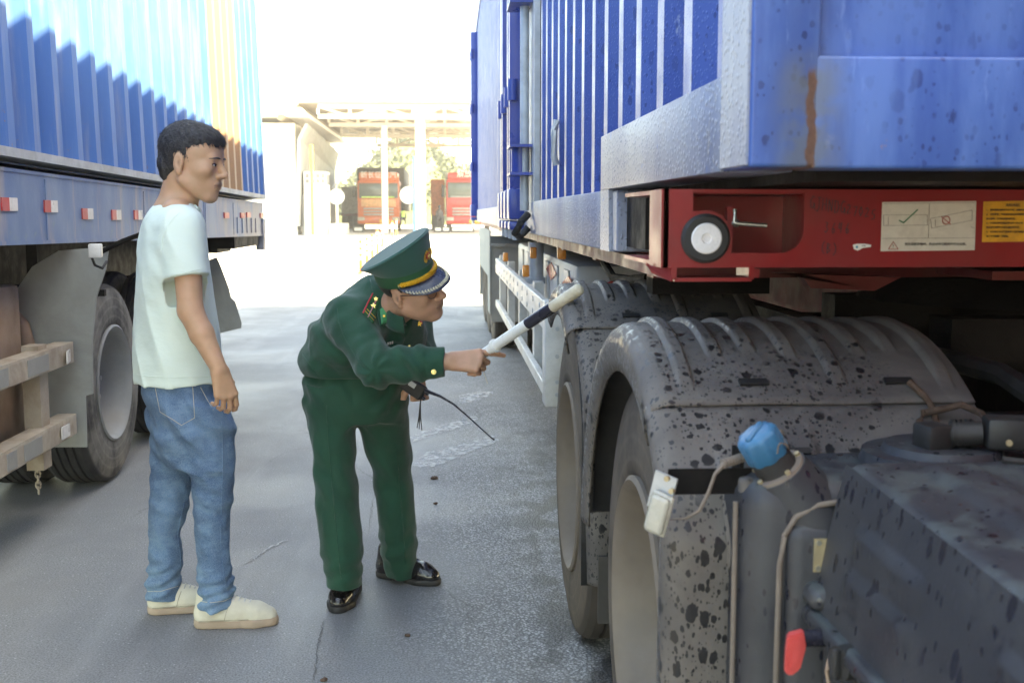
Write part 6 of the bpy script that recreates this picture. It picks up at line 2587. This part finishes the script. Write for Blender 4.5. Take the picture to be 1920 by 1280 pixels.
# gold wreath on the visor: many small leaves
mb = MB()
for i in range(2, 31):
    for j0, sg_ in ((6.1, 1), (7.0, -1)):
        A = np.array(P[i][6]) * .5 + np.array(P[i][7]) * .5
        up_ = CF.d((.25, 0, .95)) * .003
        nxt = (np.array(P[min(32, i + 1)][6]) - np.array(P[max(0, i - 1)][6]))
        nxt /= np.linalg.norm(nxt)
        outw = np.array(P[i][8]) - np.array(P[i][5])
        outw /= max(1e-6, np.linalg.norm(outw))
        a_ = A + up_
        b2_ = A + up_ * 1.4 + nxt * .006 + outw * .0055 * sg_
        mb.tube([a_, (a_ + b2_) / 2, b2_], [.0016, .0036, .0012], 6)
mb.build('visor_wreath', M['silver'], cap, True)
mb = MB()
for st_ in (0, 1):
    pts = []
    for i in range(91):
        t = math.radians(-66 + 132 * i / 90)
        ph = i * .95 + st_ * math.pi
        pts.append(cw((-.008 + (.1105 + .0022 * math.cos(ph)) * math.cos(t), (.0935 + .0022 * math.cos(ph)) * math.sin(t), .0555 + .004 * math.sin(ph) + .004 * math.cos(t))))
    mb.tube(pts, .0052, 7)
mb.build('cap_cord', M['yellow_cord'], cap, True)
mb = MB()
for s in (-1, 1):
    p = np.array(cw((-.008 + .108 * math.cos(math.radians(68)), .092 * s * math.sin(math.radians(68)), .056)))
    v = CF.d((.3, s, 0))
    mb.cyl(p, p + v * .005, .0065, .005, 16)
mb.build('cap_button', M['gold_bright'], cap, True, 40)
# badge on the front panel
bc = np.array(cw((.1085, 0, .124)))
bn = CF.d((.93, 0, -.30))
BF = Frame(bc, bn, CF.d((.2, 0, 1)))
em = node_empty('cap_badge', cap, Vector(bc) - origin_of(cap))
mb = MB()
mb.cyl(BF.w((-.004, 0, 0)), BF.w((.004, 0, 0)), .013, .012, 28)
mb.build('badge_disc', M['badge_red'], em, True, 40)
mb = MB()
pts = []
for i in range(10):
    a = math.pi / 2 + i * math.pi / 5
    rr = .009 if i % 2 == 0 else .0036
    pts.append(BF.w((.0042, rr * math.cos(a), rr * math.sin(a))))
mb.prism(pts, BF.d((.0015, 0, 0)))
mb.build('badge_star', M['gold_bright'], em)
mb = MB()
for s in (-1, 1):
    for i in range(9):
        a = -math.pi / 2 + s * (.25 + i * .30)
        for w_ in (-.5, .5):
            p0 = BF.w((.001, .0155 * math.cos(a), .0165 * math.sin(a)))
            a2 = a + s * .22 + w_ * .12
            rr = .0235 + w_ * .003
            p1 = BF.w((.002, rr * math.cos(a2), rr * 1.05 * math.sin(a2)))
            mb.tube([p0, (np.array(p0) + p1) / 2, p1], [.001, .0026, .0007], 6)
mb.tube([BF.w((.001, .0145 * math.cos(t), .0145 * math.sin(t))) for t in [k * math.pi / 12 for k in range(24)]], .0016, 6, closed=True)
mb.build('badge_wreath', M['gold'], em, True)
# spectacles
mb = MB()
for s in (-1, 1):
    mb.tube([OF.w((.100 - .010 * abs(math.cos(t)) * (1 if math.cos(t) * s > 0 else 0), .031 * s + .021 * math.cos(t), .000 + .016 * math.sin(t))) for t in [k * math.pi / 10 for k in range(20)]], .0014, 6, closed=True)
    mb.tube([OF.w((.090, .051 * s, .006)), OF.w((.05, .068 * s, .010)), OF.w((-.005, .078 * s, .012))], .0014, 6)
mb.tube([OF.w((.101, -.010, .004)), OF.w((.105, 0, .006)), OF.w((.101, .010, .004))], .0014, 6)
mb.build('spectacles', M['lens'], off, True)

# ---- what he holds
bt = thing('baton', 'white traffic baton with a black band held out towards the wheel', 'baton', tuple(BT0))
BF2 = Frame(BT0, bdir, (0, 0, 1))
LB = float(np.linalg.norm(BT1 - BT0))


def bprof(prof, name, mat, n=28):
    mb = MB()
    rings = []
    for s, r in prof:
        rings.append([mb.bm.verts.new(Vector(BF2.w((s, r * math.cos(2 * math.pi * k / n), r * math.sin(2 * math.pi * k / n))))) for k in range(n)])
    for A, B in zip(rings, rings[1:]):
        for i in range(n):
            j = (i + 1) % n
            mb.bm.faces.new((A[i], A[j], B[j], B[i]))
    return mb.build(name, mat, bt, True, 40)


hp = [(-.10, .0005), (-.10, .0125), (-.095, .0145)]
s_ = -.09
while s_ < .055:
    hp += [(s_, .0148), (s_ + .004, .0163), (s_ + .008, .0163), (s_ + .011, .0148)]
    s_ += .0125
hp += [(.06, .0165), (.078, .017), (.079, .0235), (.088, .0235), (.089, .0175)]
bprof(hp, 'handle', M['white_plastic'])
bprof([(.089, .0178), (LB * .50, .0180)], 'shaft', M['white_plastic'])
bprof([(LB * .50, .0186), (LB * .74, .0186)], 'black_band', M['black_gloss'])
bprof([(LB * .74, .0182), (LB * .97, .0190), (LB * .99, .0178), (LB, .012), (LB * 1.002, .0005)], 'tip', M['worn_ivory'])
mb = MB()
mb.tube([at(903, 684, 3.70), at(906, 695, 3.70), at(911, 709, 3.69), at(914, 719, 3.69)], [.0016, .0014, .0012, .001], 6)
mb.build('string', M['worn_ivory'], bt, True)

rd_ = thing('radio', 'black handheld radio with long whip antenna in his lowered hand', 'radio', tuple(at(778, 728, 3.93)))
rf = Frame(at(776, 727, 3.92), (.80, -.35, -.50), (.45, .0, .88))
mb = MB()
RM = Matrix([[rf.R[i][j] for j in range(3)] for i in range(3)])
mb.box(rf.w((0, 0, 0)), (.085, .036, .052), RM, .007, 3)
mb.build('radio_body', M['black'], rd_, True, 40)
mb = MB()
mb.cyl(rf.w((.04, .0, .012)), rf.w((.058, .0, .012)), .009, .008, 14)
mb.cyl(rf.w((.04, .01, -.014)), rf.w((.054, .01, -.014)), .007, .006, 12)
mb.build('radio_knob', M['black_gloss'], rd_, True, 40)
p = rf.w((-.012, -.0185, .008))
mb = MB()
mb.box(rf.w((-.006, -.018, .010)), (.028, .003, .018), RM, .001)
mb.build('radio_label', M['zinc'], rd_)
mb = MB()
ap = [at(795, 730, 3.90), at(808, 736, 3.88), at(826, 743, 3.86), at(850, 757, 3.84), at(878, 781, 3.82), at(902, 803, 3.80), at(922, 821, 3.79), at(927, 824, 3.79)]
mb.tube(ap, [.0065, .006, .0045, .0035, .0028, .0024, .0024, .0032], 8)
mb.build('antenna', M['black_gloss'], rd_, True)
mb = MB()
for dx in (-4, 0, 5):
    mb.tube([at(790, 742, 3.91), at(788, 758, 3.91), at(787 + dx * .3, 780, 3.91), at(786 + dx, 804 + dx * .5, 3.91)], [.0012, .0026, .0022, .0016], 6)
mb.build('wrist_strap', M['black'], rd_, True)


# ------------------------------------------------------------------ the yard beyond: gate canopy, booth, trucks, hill
def yz(y):
    return yard_z(y)


def px(x, Y):
    return at(x, 400, Y)[0]


def pz(y, Y):
    return at(700, y, Y)[2]


# canopy over the gate
YC = 55.0
cn = thing('gate_canopy', 'cream steel truss canopy spanning the gate with a sloping grey left flank', 'canopy', (-4.0, YC, yz(YC)))
CXL, CXR = px(600, YC), 9.0
ZB, ZT = pz(223, YC), pz(196, YC)


def truss(Y, zb, zt, x0, x1, n, name='truss'):
    mb = MB()
    th = 0.11
    mb.mm((x0, Y - th, zt - 0.2), (x1, Y + th, zt))
    mb.mm((x0, Y - th, zb), (x1, Y + th, zb + 0.2))
    for i in range(n + 1):
        x = x0 + (x1 - x0) * i / n
        mb.mm((x - 0.07, Y - 0.08, zb + 0.2), (x + 0.07, Y + 0.08, zt - 0.2))
        if i < n:
            x2 = x0 + (x1 - x0) * (i + 1) / n
            a, b_ = ((x, zb + 0.1), (x2, zt - 0.1)) if i % 2 else ((x, zt - 0.1), (x2, zb + 0.1))
            mb.cyl((a[0], Y, a[1]), (b_[0], Y, b_[1]), 0.06, n=8)
    mb.build(name, M['cream_steel'], cn)


truss(YC, ZB, ZT, CXL, CXR, 10)
truss(YC + 5, ZB, ZT, CXL, CXR, 10)
truss(YC + 12, ZB - 0.1, ZT, CXL, CXR, 10)
truss(YC + 21, ZB - 0.1, ZT, CXL + 1.5, CXR, 10)
mb = MB()
mb.mm((CXL - 0.9, YC - 0.3, ZT + 0.02), (CXR, YC + 22, ZT + 0.16))
mb.prism([(CXL - 0.9, YC - 0.3, ZT + 0.16), (CXL - 0.9, YC - 0.3, ZT - 0.05), (CXL - 1.9, YC - 0.3, ZT - 0.75), (CXL - 1.9, YC - 0.3, ZT - 0.6)], (0, 22.3, 0))
mb.build('roof', M['roof_grey'], cn)
for i in range(5):
    for j in range(4):
        mb = MB()
        x = CXL + 2.0 + i * 2.5
        y = YC + 2 + j * 5.0
        mb.mm((x, y, ZT - 0.02), (x + 1.1, y + 2.6, ZT + 0.018))
        mb.build('skylight', M['white_paint'], cn)
mb = MB()
for j in range(7):
    mb.mm((CXL, YC + 1 + j * 3.2, ZT - 0.12), (CXR, YC + 1.14 + j * 3.2, ZT - 0.02))
mb.build('purlin', M['cream_steel'], cn)
# sloping soffit on the left, sweeping down towards the back
mb = MB()
P0 = [at(575, 233, YC), at(560, 262, YC), at(557, 285, YC), at(622, 328, YC + 22), at(633, 290, YC + 22)]
mb.poly([at(575, 232, YC), at(634, 287, YC + 20), at(626, 322, YC + 20), at(560, 262, YC)])
mb.poly([at(560, 262, YC), at(626, 322, YC + 20), at(620, 420, YC + 20), at(556, 424, YC)])
mb.build('flank_panel', M['grey_panel'], cn, solid=0.15)
for (x, w, yt, Y) in ((722, 11, 250, 60), (789, 18, 236, 57)):
    mb = MB()
    xx = px(x, Y)
    ww = w / 2095 * Y / 2
    mb.mm((xx - ww, Y - ww, yz(Y)), (xx + ww, Y + ww, ZB + 0.1), 0.03, 1)
    mb.build('column', M['white_paint'], cn)
# white gate house on the left
gh = thing('gate_house', 'white gate house left of the canopy with a flat projecting roof', 'building', (px(520, 54), 60, yz(60)))
mb = MB()
mb.mm((px(400, 54), 56, yz(56)), (px(556, 56), 76, pz(232, 56)))
mb.build('wall', M['white_paint'], gh)
mb = MB()
mb.mm((px(390, 54), 53, pz(214, 54)), (px(572, 54), 77, pz(206, 54)))
mb.build('roof', M['white_paint'], gh)
mb = MB()
mb.mm((px(566, 56), 56.2, yz(56)), (px(571, 56), 57.6, pz(365, 56)))
mb.build('door', M['grey_panel'], gh)

# guard booth
YB_ = 56.0
bo = thing('guard_booth', 'small white and blue guard booth with a row of windows', 'booth', (px(592, YB_), YB_, yz(YB_)))
bx0, bx1 = px(571, YB_), px(613, YB_)
mb = MB()
mb.mm((bx0, YB_, yz(YB_)), (bx1, YB_ + 1.6, pz(346, YB_)))
mb.build('wall', M['white_paint'], bo)
mb = MB()
mb.mm((bx0, YB_, pz(326, YB_)), (bx1, YB_ + 1.6, pz(322, YB_)))
mb.mm((bx0, YB_, pz(346, YB_)), (bx1, YB_ + 0.08, pz(344, YB_)))
mb.mm((bx0, YB_ - 0.02, pz(336, YB_)), (bx1, YB_ + 0.06, pz(334, YB_)))
for k in range(5):
    x = bx0 + (bx1 - bx0 - 0.06) * k / 4
    mb.mm((x, YB_ - 0.01, pz(345, YB_)), (x + 0.06, YB_ + 0.07, pz(323, YB_)))
mb.build('window_frame', M['white_paint'], bo)
mb = MB()
mb.mm((bx0 + 0.02, YB_ + 0.09, pz(345, YB_)), (bx1 - 0.02, YB_ + 1.5, pz(326, YB_)))
mb.build('window', M['grey_panel'], bo)
for (xa, xb, ya, yb_) in ((594, 610, 368, 418), (575, 583, 372, 402)):
    mb = MB()
    mb.mm((px(xa, YB_), YB_ - 0.02, pz(yb_, YB_)), (px(xb, YB_), YB_ + 0.02, pz(ya, YB_)))
    mb.build('blue_panel', M['sky_blue'], bo)
po = thing('height_pole', 'tall pale yellow pole in front of the guard booth', 'pole', (px(586, 53), 53, yz(53)))
mb = MB()
mb.cyl((px(586, 53), 53, yz(53)), (px(586, 53), 53, pz(272, 53)), 0.085, n=14)
mb.build('shaft', M['bollard_y'], po, True)
mb = MB()
mb.cyl((px(586, 53), 53, yz(53)), (px(586, 53), 53, yz(53) + 0.1), 0.16, n=14)
mb.build('foot', M['cream_steel'], po, True)
kb = MB()
kb.mm((px(615, 56), 56, yz(56) - 0.1), (px(641, 56), 60, pz(419, 56)), 0.03, 1)
tag(kb.build('kerb_block', M['cream_steel']), 'low beige kerb block beside the guard booth', 'kerb')


# trucks
def truck(name, label, Y, xc, w, body_m, panel_m, text, top_box, tarp_m, box_w=None, z_roof=3.55):
    z0 = yz(Y)
    t = thing(name, label, 'truck', (xc, Y, z0), group='trucks waiting beyond the gate')
    h = w / 2

    def bb(nm, x0, x1, y0, y1, za, zb, mat, bev=0.03, par=t):
        mb_ = MB()
        mb_.mm((xc + x0, Y + y0, z0 + za), (xc + x1, Y + y1, z0 + zb), bev, 2)
        return mb_.build(nm, mat, par, True, 40)
    bb('cab', -h, h, 0.0, 2.1, 0.75, 2.95, body_m, 0.10)
    bb('roof_fairing', -h + 0.08, h - 0.08, 0.12, 1.9, 2.90, z_roof, body_m, 0.12)
    bb('windscreen', -h + 0.10, h - 0.10, -0.03, 0.05, 1.92, 2.78, M['glass_dark'], 0.02)
    bb('dashboard_mat', -h + 0.25, h - 0.3, -0.034, -0.028, 1.93, 2.02, M['hivis'] if panel_m is M['peach_cab'] else M['grey_panel'], 0.0)
    bb('bonnet_panel', -h + 0.22, h - 0.22, -0.05, 0.03, 1.42, 1.86, panel_m, 0.02)
    for k in range(3):
        bb('grille_bar', -h + 0.35, h - 0.35, -0.06, 0.02, 0.92 + k * 0.17, 1.02 + k * 0.17, M['chrome_grey'], 0.01)
    bb('bumper', -h, h, -0.10, 0.25, 0.42, 0.86, body_m, 0.06)
    for s in (-1, 1):
        bb('headlight', s * (h - 0.22) - 0.2, s * (h - 0.22) + 0.2, -0.13, -0.05, 0.62, 0.82, M['lamp_lens'], 0.03)
        m_ = bb('mirror', s * (h + 0.16) - 0.10, s * (h + 0.16) + 0.10, 0.0, 0.12, 1.95, 2.65, M['black'], 0.04)
        bb('mirror_arm', min(s * h, s * (h + 0.1)), max(s * h, s * (h + 0.1)), 0.04, 0.09, 2.5, 2.56, M['black'], 0.0, par=t)
    bb('number_plate', 0.05, 0.65, -0.125, -0.09, 0.50, 0.68, M['plate_yellow'], 0.0)
    wb = MB()
    for s in (-1, 1):
        wb.cyl((xc + s * h, Y + 1.3, z0 + 0.5), (xc + s * (h - 0.3), Y + 1.3, z0 + 0.5), 0.5, n=24)
        o2 = wb.build('wheel', M['tyre'], t, True, 40)
        wb = MB()
    wb.bm.free()
    bw = (box_w or w) / 2
    bb('cargo_box', -bw, bw, 2.5, 13.5, 1.2, top_box, tarp_m, 0.05)
    bb('chassis', -0.5, 0.5, 1.5, 13.2, 0.7, 1.15, M['dark_metal'], 0.0)
    if text:
        text_obj('roof_lettering', text, 0.42, M['white_plastic'], t, wall_matrix((xc, Y + 0.105, z0 + 3.24), (1, 0, 0), (0, 0, 1)), 0.01)
    return t


Yt = 66.0
truck('cargo_truck', 'orange truck with a black tarpaulin load facing the camera behind the white columns', Yt, px(710, Yt), 2.45, M['orange_cab'], M['peach_cab'], '新长征陕汽', pz(311, Yt) - yz(Yt), M['tarp'], 2.85, 3.42)
truck('cargo_truck', 'red truck with a grey container facing the camera at the far right', 64.0, px(878, 64), 2.5, M['red_cab'], M['red_cab'], '解放 J6', pz(321, 64) - yz(64), M['grey_cont'], 2.6, 3.35)
Y3 = 76.0
t3 = thing('parked_trailer', 'grey container on a red trailer parked left of the orange truck', 'trailer', (px(655, Y3), Y3, yz(Y3)))
mb = MB()
mb.mm((px(640, Y3), Y3, pz(400, Y3)), (px(676, Y3), Y3 + 9, pz(350, Y3)), 0.03, 1)
for k in range(8):
    mb.mm((px(641 + k * 4, Y3), Y3 - 0.03, pz(398, Y3)), (px(643 + k * 4, Y3), Y3 + 0.02, pz(353, Y3)))
mb.build('container', M['grey_cont'], t3)
mb = MB()
mb.mm((px(640, Y3), Y3 - 0.1, pz(405, Y3)), (px(676, Y3), Y3 + 9, pz(400, Y3)))
mb.build('frame', M['red_dark'], t3)
for k in range(3):
    mb = MB()
    x = px(645 + k * 11, Y3)
    mb.cyl((x - 0.15, Y3 + 0.5, yz(Y3) + 0.5), (x + 0.2, Y3 + 0.5, yz(Y3) + 0.5), 0.5, n=20)
    mb.build('wheel', M['tyre'], t3, True, 40)
Y4 = 70.0
t4 = thing('parked_container', 'orange container parked left of the red truck', 'container', (px(822, Y4), Y4, yz(Y4)))
mb = MB()
mb.mm((px(808, Y4), Y4, pz(404, Y4)), (px(834, Y4), Y4 + 8, pz(336, Y4)), 0.04, 1)
for k in range(7):
    mb.mm((px(809 + k * 3.5, Y4), Y4 - 0.03, pz(402, Y4)), (px(810.5 + k * 3.5, Y4), Y4 + 0.02, pz(339, Y4)))
mb.build('body', M['orange_cont'], t4)
mb = MB()
mb.mm((px(809, Y4), Y4 + 0.2, yz(Y4)), (px(833, Y4), Y4 + 7, pz(404, Y4)))
mb.build('skid', M['tarp'], t4)

# round white signs on posts
for (x, y, r, Y, lab) in ((632, 369, 14, 57, 'round white sign on a thin post beside the guard booth'), (766, 366, 16, 59, 'round white sign on a blue post beside the middle column')):
    s_ = thing('road_sign', lab, 'sign', (px(x, Y), Y, yz(Y)), group='round signs at the gate')
    mb = MB()
    rr = r / 2095 * Y
    mb.cyl((px(x, Y), Y - 0.05, pz(y, Y)), (px(x, Y), Y - 0.02, pz(y, Y)), rr, n=32)
    mb.build('disc', M['white_paint'], s_, True, 40)
    mb = MB()
    dx = 0.0 if x < 700 else rr * .75
    mb.cyl((px(x, Y) + dx, Y, yz(Y)), (px(x, Y) + dx, Y, pz(y, Y) + (rr if x < 700 else 2.0)), 0.07 if x < 700 else 0.12, n=12)
    mb.build('post', M['cream_steel'] if x < 700 else M['sky_blue'], s_, True, 40)

# striped lane bollards
for i, (bxp_, by_, Y) in enumerate(((675, 512, 26.5), (687, 500, 29.5), (697, 488, 33.0), (707, 474, 38.0), (716, 462, 43.0), (735, 446, 50.0), (743, 440, 54.0))):
    lab = ['orange and white lane bollard nearest the officer', 'second orange bollard of the lane line', 'third orange bollard of the lane line', 'fourth orange bollard of the lane line',
           'fifth orange bollard, left of the white column', 'yellow bollard at the foot of the white column', 'last yellow bollard beyond the white column'][i]
    t = thing('lane_bollard', lab, 'bollard', (px(bxp_, Y), Y, yz(Y)), group='bollards dividing the lanes')
    x, z0 = px(bxp_, Y), yz(Y)
    hgt = 0.80
    mm_ = M['bollard'] if i < 5 else M['bollard_y']
    mb = MB()
    mb.cyl((x, Y, z0 + 0.04), (x, Y, z0 + hgt), 0.045, 0.04, 14)
    mb.build('post', mm_, t, True, 40)
    mb = MB()
    mb.cyl((x, Y, z0), (x, Y, z0 + 0.05), 0.12, 0.08, 14)
    mb.build('base', mm_, t, True, 40)
    for k in range(3):
        mb = MB()
        mb.cyl((x, Y, z0 + 0.34 + k * 0.15), (x, Y, z0 + 0.42 + k * 0.15), 0.0475, n=14)
        mb.build('white_band', M['white_plastic'], t, True, 40)

# black and white kerb blocks before the trucks
for i, (xa, xb, Y) in enumerate(((814, 828, 62.0), (829, 843, 62.0), (846, 888, 62.0), (662, 680, 62.5))):
    t = thing('striped_kerb', ['black and white kerb block under the orange container', 'black and white kerb block left of the red truck', 'long black and white kerb in front of the red truck', 'white kerb block left of the orange truck'][i], 'kerb',
              (px((xa + xb) / 2, Y), Y, yz(Y)), group='striped kerb blocks')
    mb = MB()
    mb.mm((px(xa - 1, Y), Y, yz(Y)), (px(xb + 1, Y), Y + 0.3, yz(Y) + 0.32), 0.03, 1)
    mb.build('block', M['black'], t)
    mb = MB()
    mb.mm((px(xa + 1, Y), Y - 0.01, yz(Y) + 0.06), (px(xb - 1, Y), Y + 0.1, yz(Y) + 0.27), 0.04, 2)
    mb.build('white_stripe', M['white_paint'], t)


# far figures
def figure(label, x, y0, y1, Y, shirt_m, seated):
    t = thing('person', label, 'person', (px(x, Y), Y, yz(Y)))
    H = (y1 - y0) / 2095 * Y
    X = px(x, Y)
    z0 = pz(y1, Y)
    k = H / 1.7 if not seated else H / 1.25
    sd = SDF((X - .6 * k, Y - .5, z0 - .05), (X + .6 * k, Y + .5, z0 + H + .1), .03)
    if seated:
        hip = np.array([X, Y, z0 + .45 * k])
        for s in (-1, 1):
            sd.cone(hip + np.array([.09 * s * k, 0, 0]), (X + .14 * s * k, Y - .38 * k, z0 + .5 * k), .085 * k, .07 * k, .03)
            sd.cone((X + .14 * s * k, Y - .38 * k, z0 + .5 * k), (X + .16 * s * k, Y - .36 * k, z0 + .06), .07 * k, .05 * k, .03)
    else:
        hip = np.array([X, Y, z0 + .88 * k])
        for s in (-1, 1):
            sd.cone(hip + np.array([.08 * s * k, 0, 0]), (X + .13 * s * k, Y, z0 + .06), .09 * k, .055 * k, .03)
    ch = hip + np.array([0, 0, .42 * k])
    sd.cone(hip, ch, .13 * k, .15 * k, .05)
    for s in (-1, 1):
        sd.cone(ch + np.array([.16 * s * k, 0, 0]), hip + np.array([.22 * s * k, -.1, .05]), .06 * k, .045 * k, .03)
    sd.cone(ch, ch + np.array([0, 0, .2 * k]), .06 * k, .06 * k, .03)
    sd.mesh('body', M['dark_cloth'], t)
    hd = SDF(ch + np.array([-.2, -.2, .05]), ch + np.array([.2, .2, .5]), .02)
    hd.ell(ch + np.array([0, 0, .29 * k]), (.085 * k, .095 * k, .12 * k))
    hd.mesh('head', M['skin2'], t)
    vs = SDF(ch - .5, ch + .4, .03)
    vs.cone(hip + np.array([0, 0, .05]), ch, .145 * k, .165 * k, .05)
    vs.mesh('vest', shirt_m, t)


figure('far person in dark clothes sitting in front of the orange container', 824, 386, 424, 61.0, M['dark_cloth'], True)
figure('far person in a yellow green vest sitting beside the orange truck', 756, 390, 422, 61.5, M['hivis'], True)

# green hill behind the canopy
hill = MB()
P = []
for i in range(25):
    row = []
    for j in range(13):
        x = -22 + i * 40 / 24
        y = 104 + j * 5
        z = yz(104) - .5 + 11.5 * (1 - math.exp(-j * .33)) * (0.75 + .25 * math.sin(i * .7 + .6)) * math.exp(-((x - 1) / 18) ** 4)
        row.append((x, y, z))
    P.append(row)
hill.grid(P)
tag(hill.build('hillside', M['grass'], None, True), kind='structure')
lf = MB()
rl = random.Random(11)
for n_ in range(260):
    i, j = rl.randrange(24), rl.randrange(11)
    c = Vector(P[i][j]).lerp(Vector(P[i + 1][j + 1]), rl.random())
    r = rl.uniform(0.7, 1.7)
    for m_ in range(46):
        d = Vector((rl.gauss(0, 1), rl.gauss(0, 1), rl.gauss(0, 1)))
        d.normalize()
        p = c + Vector((0, 0, r * .7)) + d * r * rl.uniform(.55, 1.05)
        if p.z > 12.2:
            continue
        s = rl.uniform(.16, .36)
        u = d.orthogonal().normalized() * s
        v = (d.cross(u)).normalized() * s * .8
        u = u + d * rl.uniform(-.15, .15)
        lf.poly([p - u, p - v, p + u, p + v])
tag(lf.build('hill_trees', M['leaf']), 'pale green trees covering the hill behind the canopy', 'trees', kind='stuff')

# lumps of dry mud on the lane
for i, (x, y, r) in enumerate(((814, 898, .016), (817, 945, .010), (764, 1192, .009), (606, 1276, .010))):
    p = atZ(x, y)
    sd = SDF((p[0] - .04, p[1] - .04, -.01), (p[0] + .04, p[1] + .04, .04), .0035)
    sd.ell((p[0], p[1], r * .4), (r * 1.25, r, r * .7))
    sd.ell((p[0] + r * .5, p[1], r * .5), (r * .7, r * .6, r * .6), .004)
    sd.warp(lambda a, b_, c_: .003 * vnoise(a * 150, b_ * 150, c_ * 150, 7))
    sd.cutp((0, 0, .0005), (0, 0, -1))
    o = sd.mesh('mud_clod', M['mud'])
    tag(o, ['largest clod of dry mud, on the lane behind the officer', 'small clod of dry mud beyond the officer\'s rear shoe', 'tiny crumb of mud on the lane right of the officer\'s front shoe', 'crumb of mud at the bottom edge of the picture'][i], 'mud', group='crumbs of mud on the lane')



# pieces that were drawn together but are parts of their own
def explode(o):
    me = o.data
    n = len(me.vertices)
    par = list(range(n))

    def fnd(a):
        while par[a] != a:
            par[a] = par[par[a]]
            a = par[a]
        return a
    for e in me.edges:
        a, b_ = fnd(e.vertices[0]), fnd(e.vertices[1])
        if a != b_:
            par[a] = b_
    groups = {}
    for p in me.polygons:
        groups.setdefault(fnd(p.vertices[0]), []).append(p)
    if len(groups) < 2:
        return
    base = o.name.split('.')[0]
    for k, polys in enumerate(list(groups.values())):
        idx = {}
        V, F, sm = [], [], []
        for p in polys:
            f_ = []
            for v in p.vertices:
                if v not in idx:
                    idx[v] = len(V)
                    V.append(tuple(me.vertices[v].co))
                f_.append(idx[v])
            F.append(f_)
            sm.append(p.use_smooth)
        m2 = bpy.data.meshes.new(base)
        m2.from_pydata(V, [], F)
        m2.polygons.foreach_set('use_smooth', sm)
        if sm[0]:
            m2.set_sharp_from_angle(angle=math.radians(40))
        m2.materials.append(me.materials[0])
        c_ = o.copy()
        c_.data = m2
        COL.objects.link(c_)
    bpy.data.objects.remove(o)


for o_ in list(S.objects):
    if o_.type == 'MESH' and o_.parent is not None and o_.name.split('.')[0] in (
            'air_pipe', 'post', 'slot', 'peeling_sticker', 'hinge', 'clip', 'rivet', 'screw', 'bolt', 'hose', 'valve', 'gold_stripe', 'rail', 'cap_button', 'side_seam',
            'pressed_crease', 'hem_stitching', 'pocket_stitching', 'red_diamond', 'hoop', 'skylight', 'axle', 'radio_knob', 'guard_bolt', 'white_reflector', 'lace', 'stitched_hem'):
        explode(o_)

# ------------------------------------------------------------------ haze volume, put in to stand for veiling glare in the lens
hz = MB()
hz.mm((-70, -15, -1.2), (70, 150, 14.5))
hm = bpy.data.materials.new('glare_haze')
hm.use_nodes = True
for n_ in list(hm.node_tree.nodes):
    hm.node_tree.nodes.remove(n_)
ho = hm.node_tree.nodes.new('ShaderNodeOutputMaterial')
hv = hm.node_tree.nodes.new('ShaderNodeVolumePrincipled')
hv.inputs['Color'].default_value = (0.95, 0.95, 0.95, 1)
hv.inputs['Density'].default_value = 0.0013
hv.inputs['Anisotropy'].default_value = 0.2
hm.node_tree.links.new(hv.outputs[0], ho.inputs['Volume'])
tag(hz.build('haze', hm), kind='stuff')
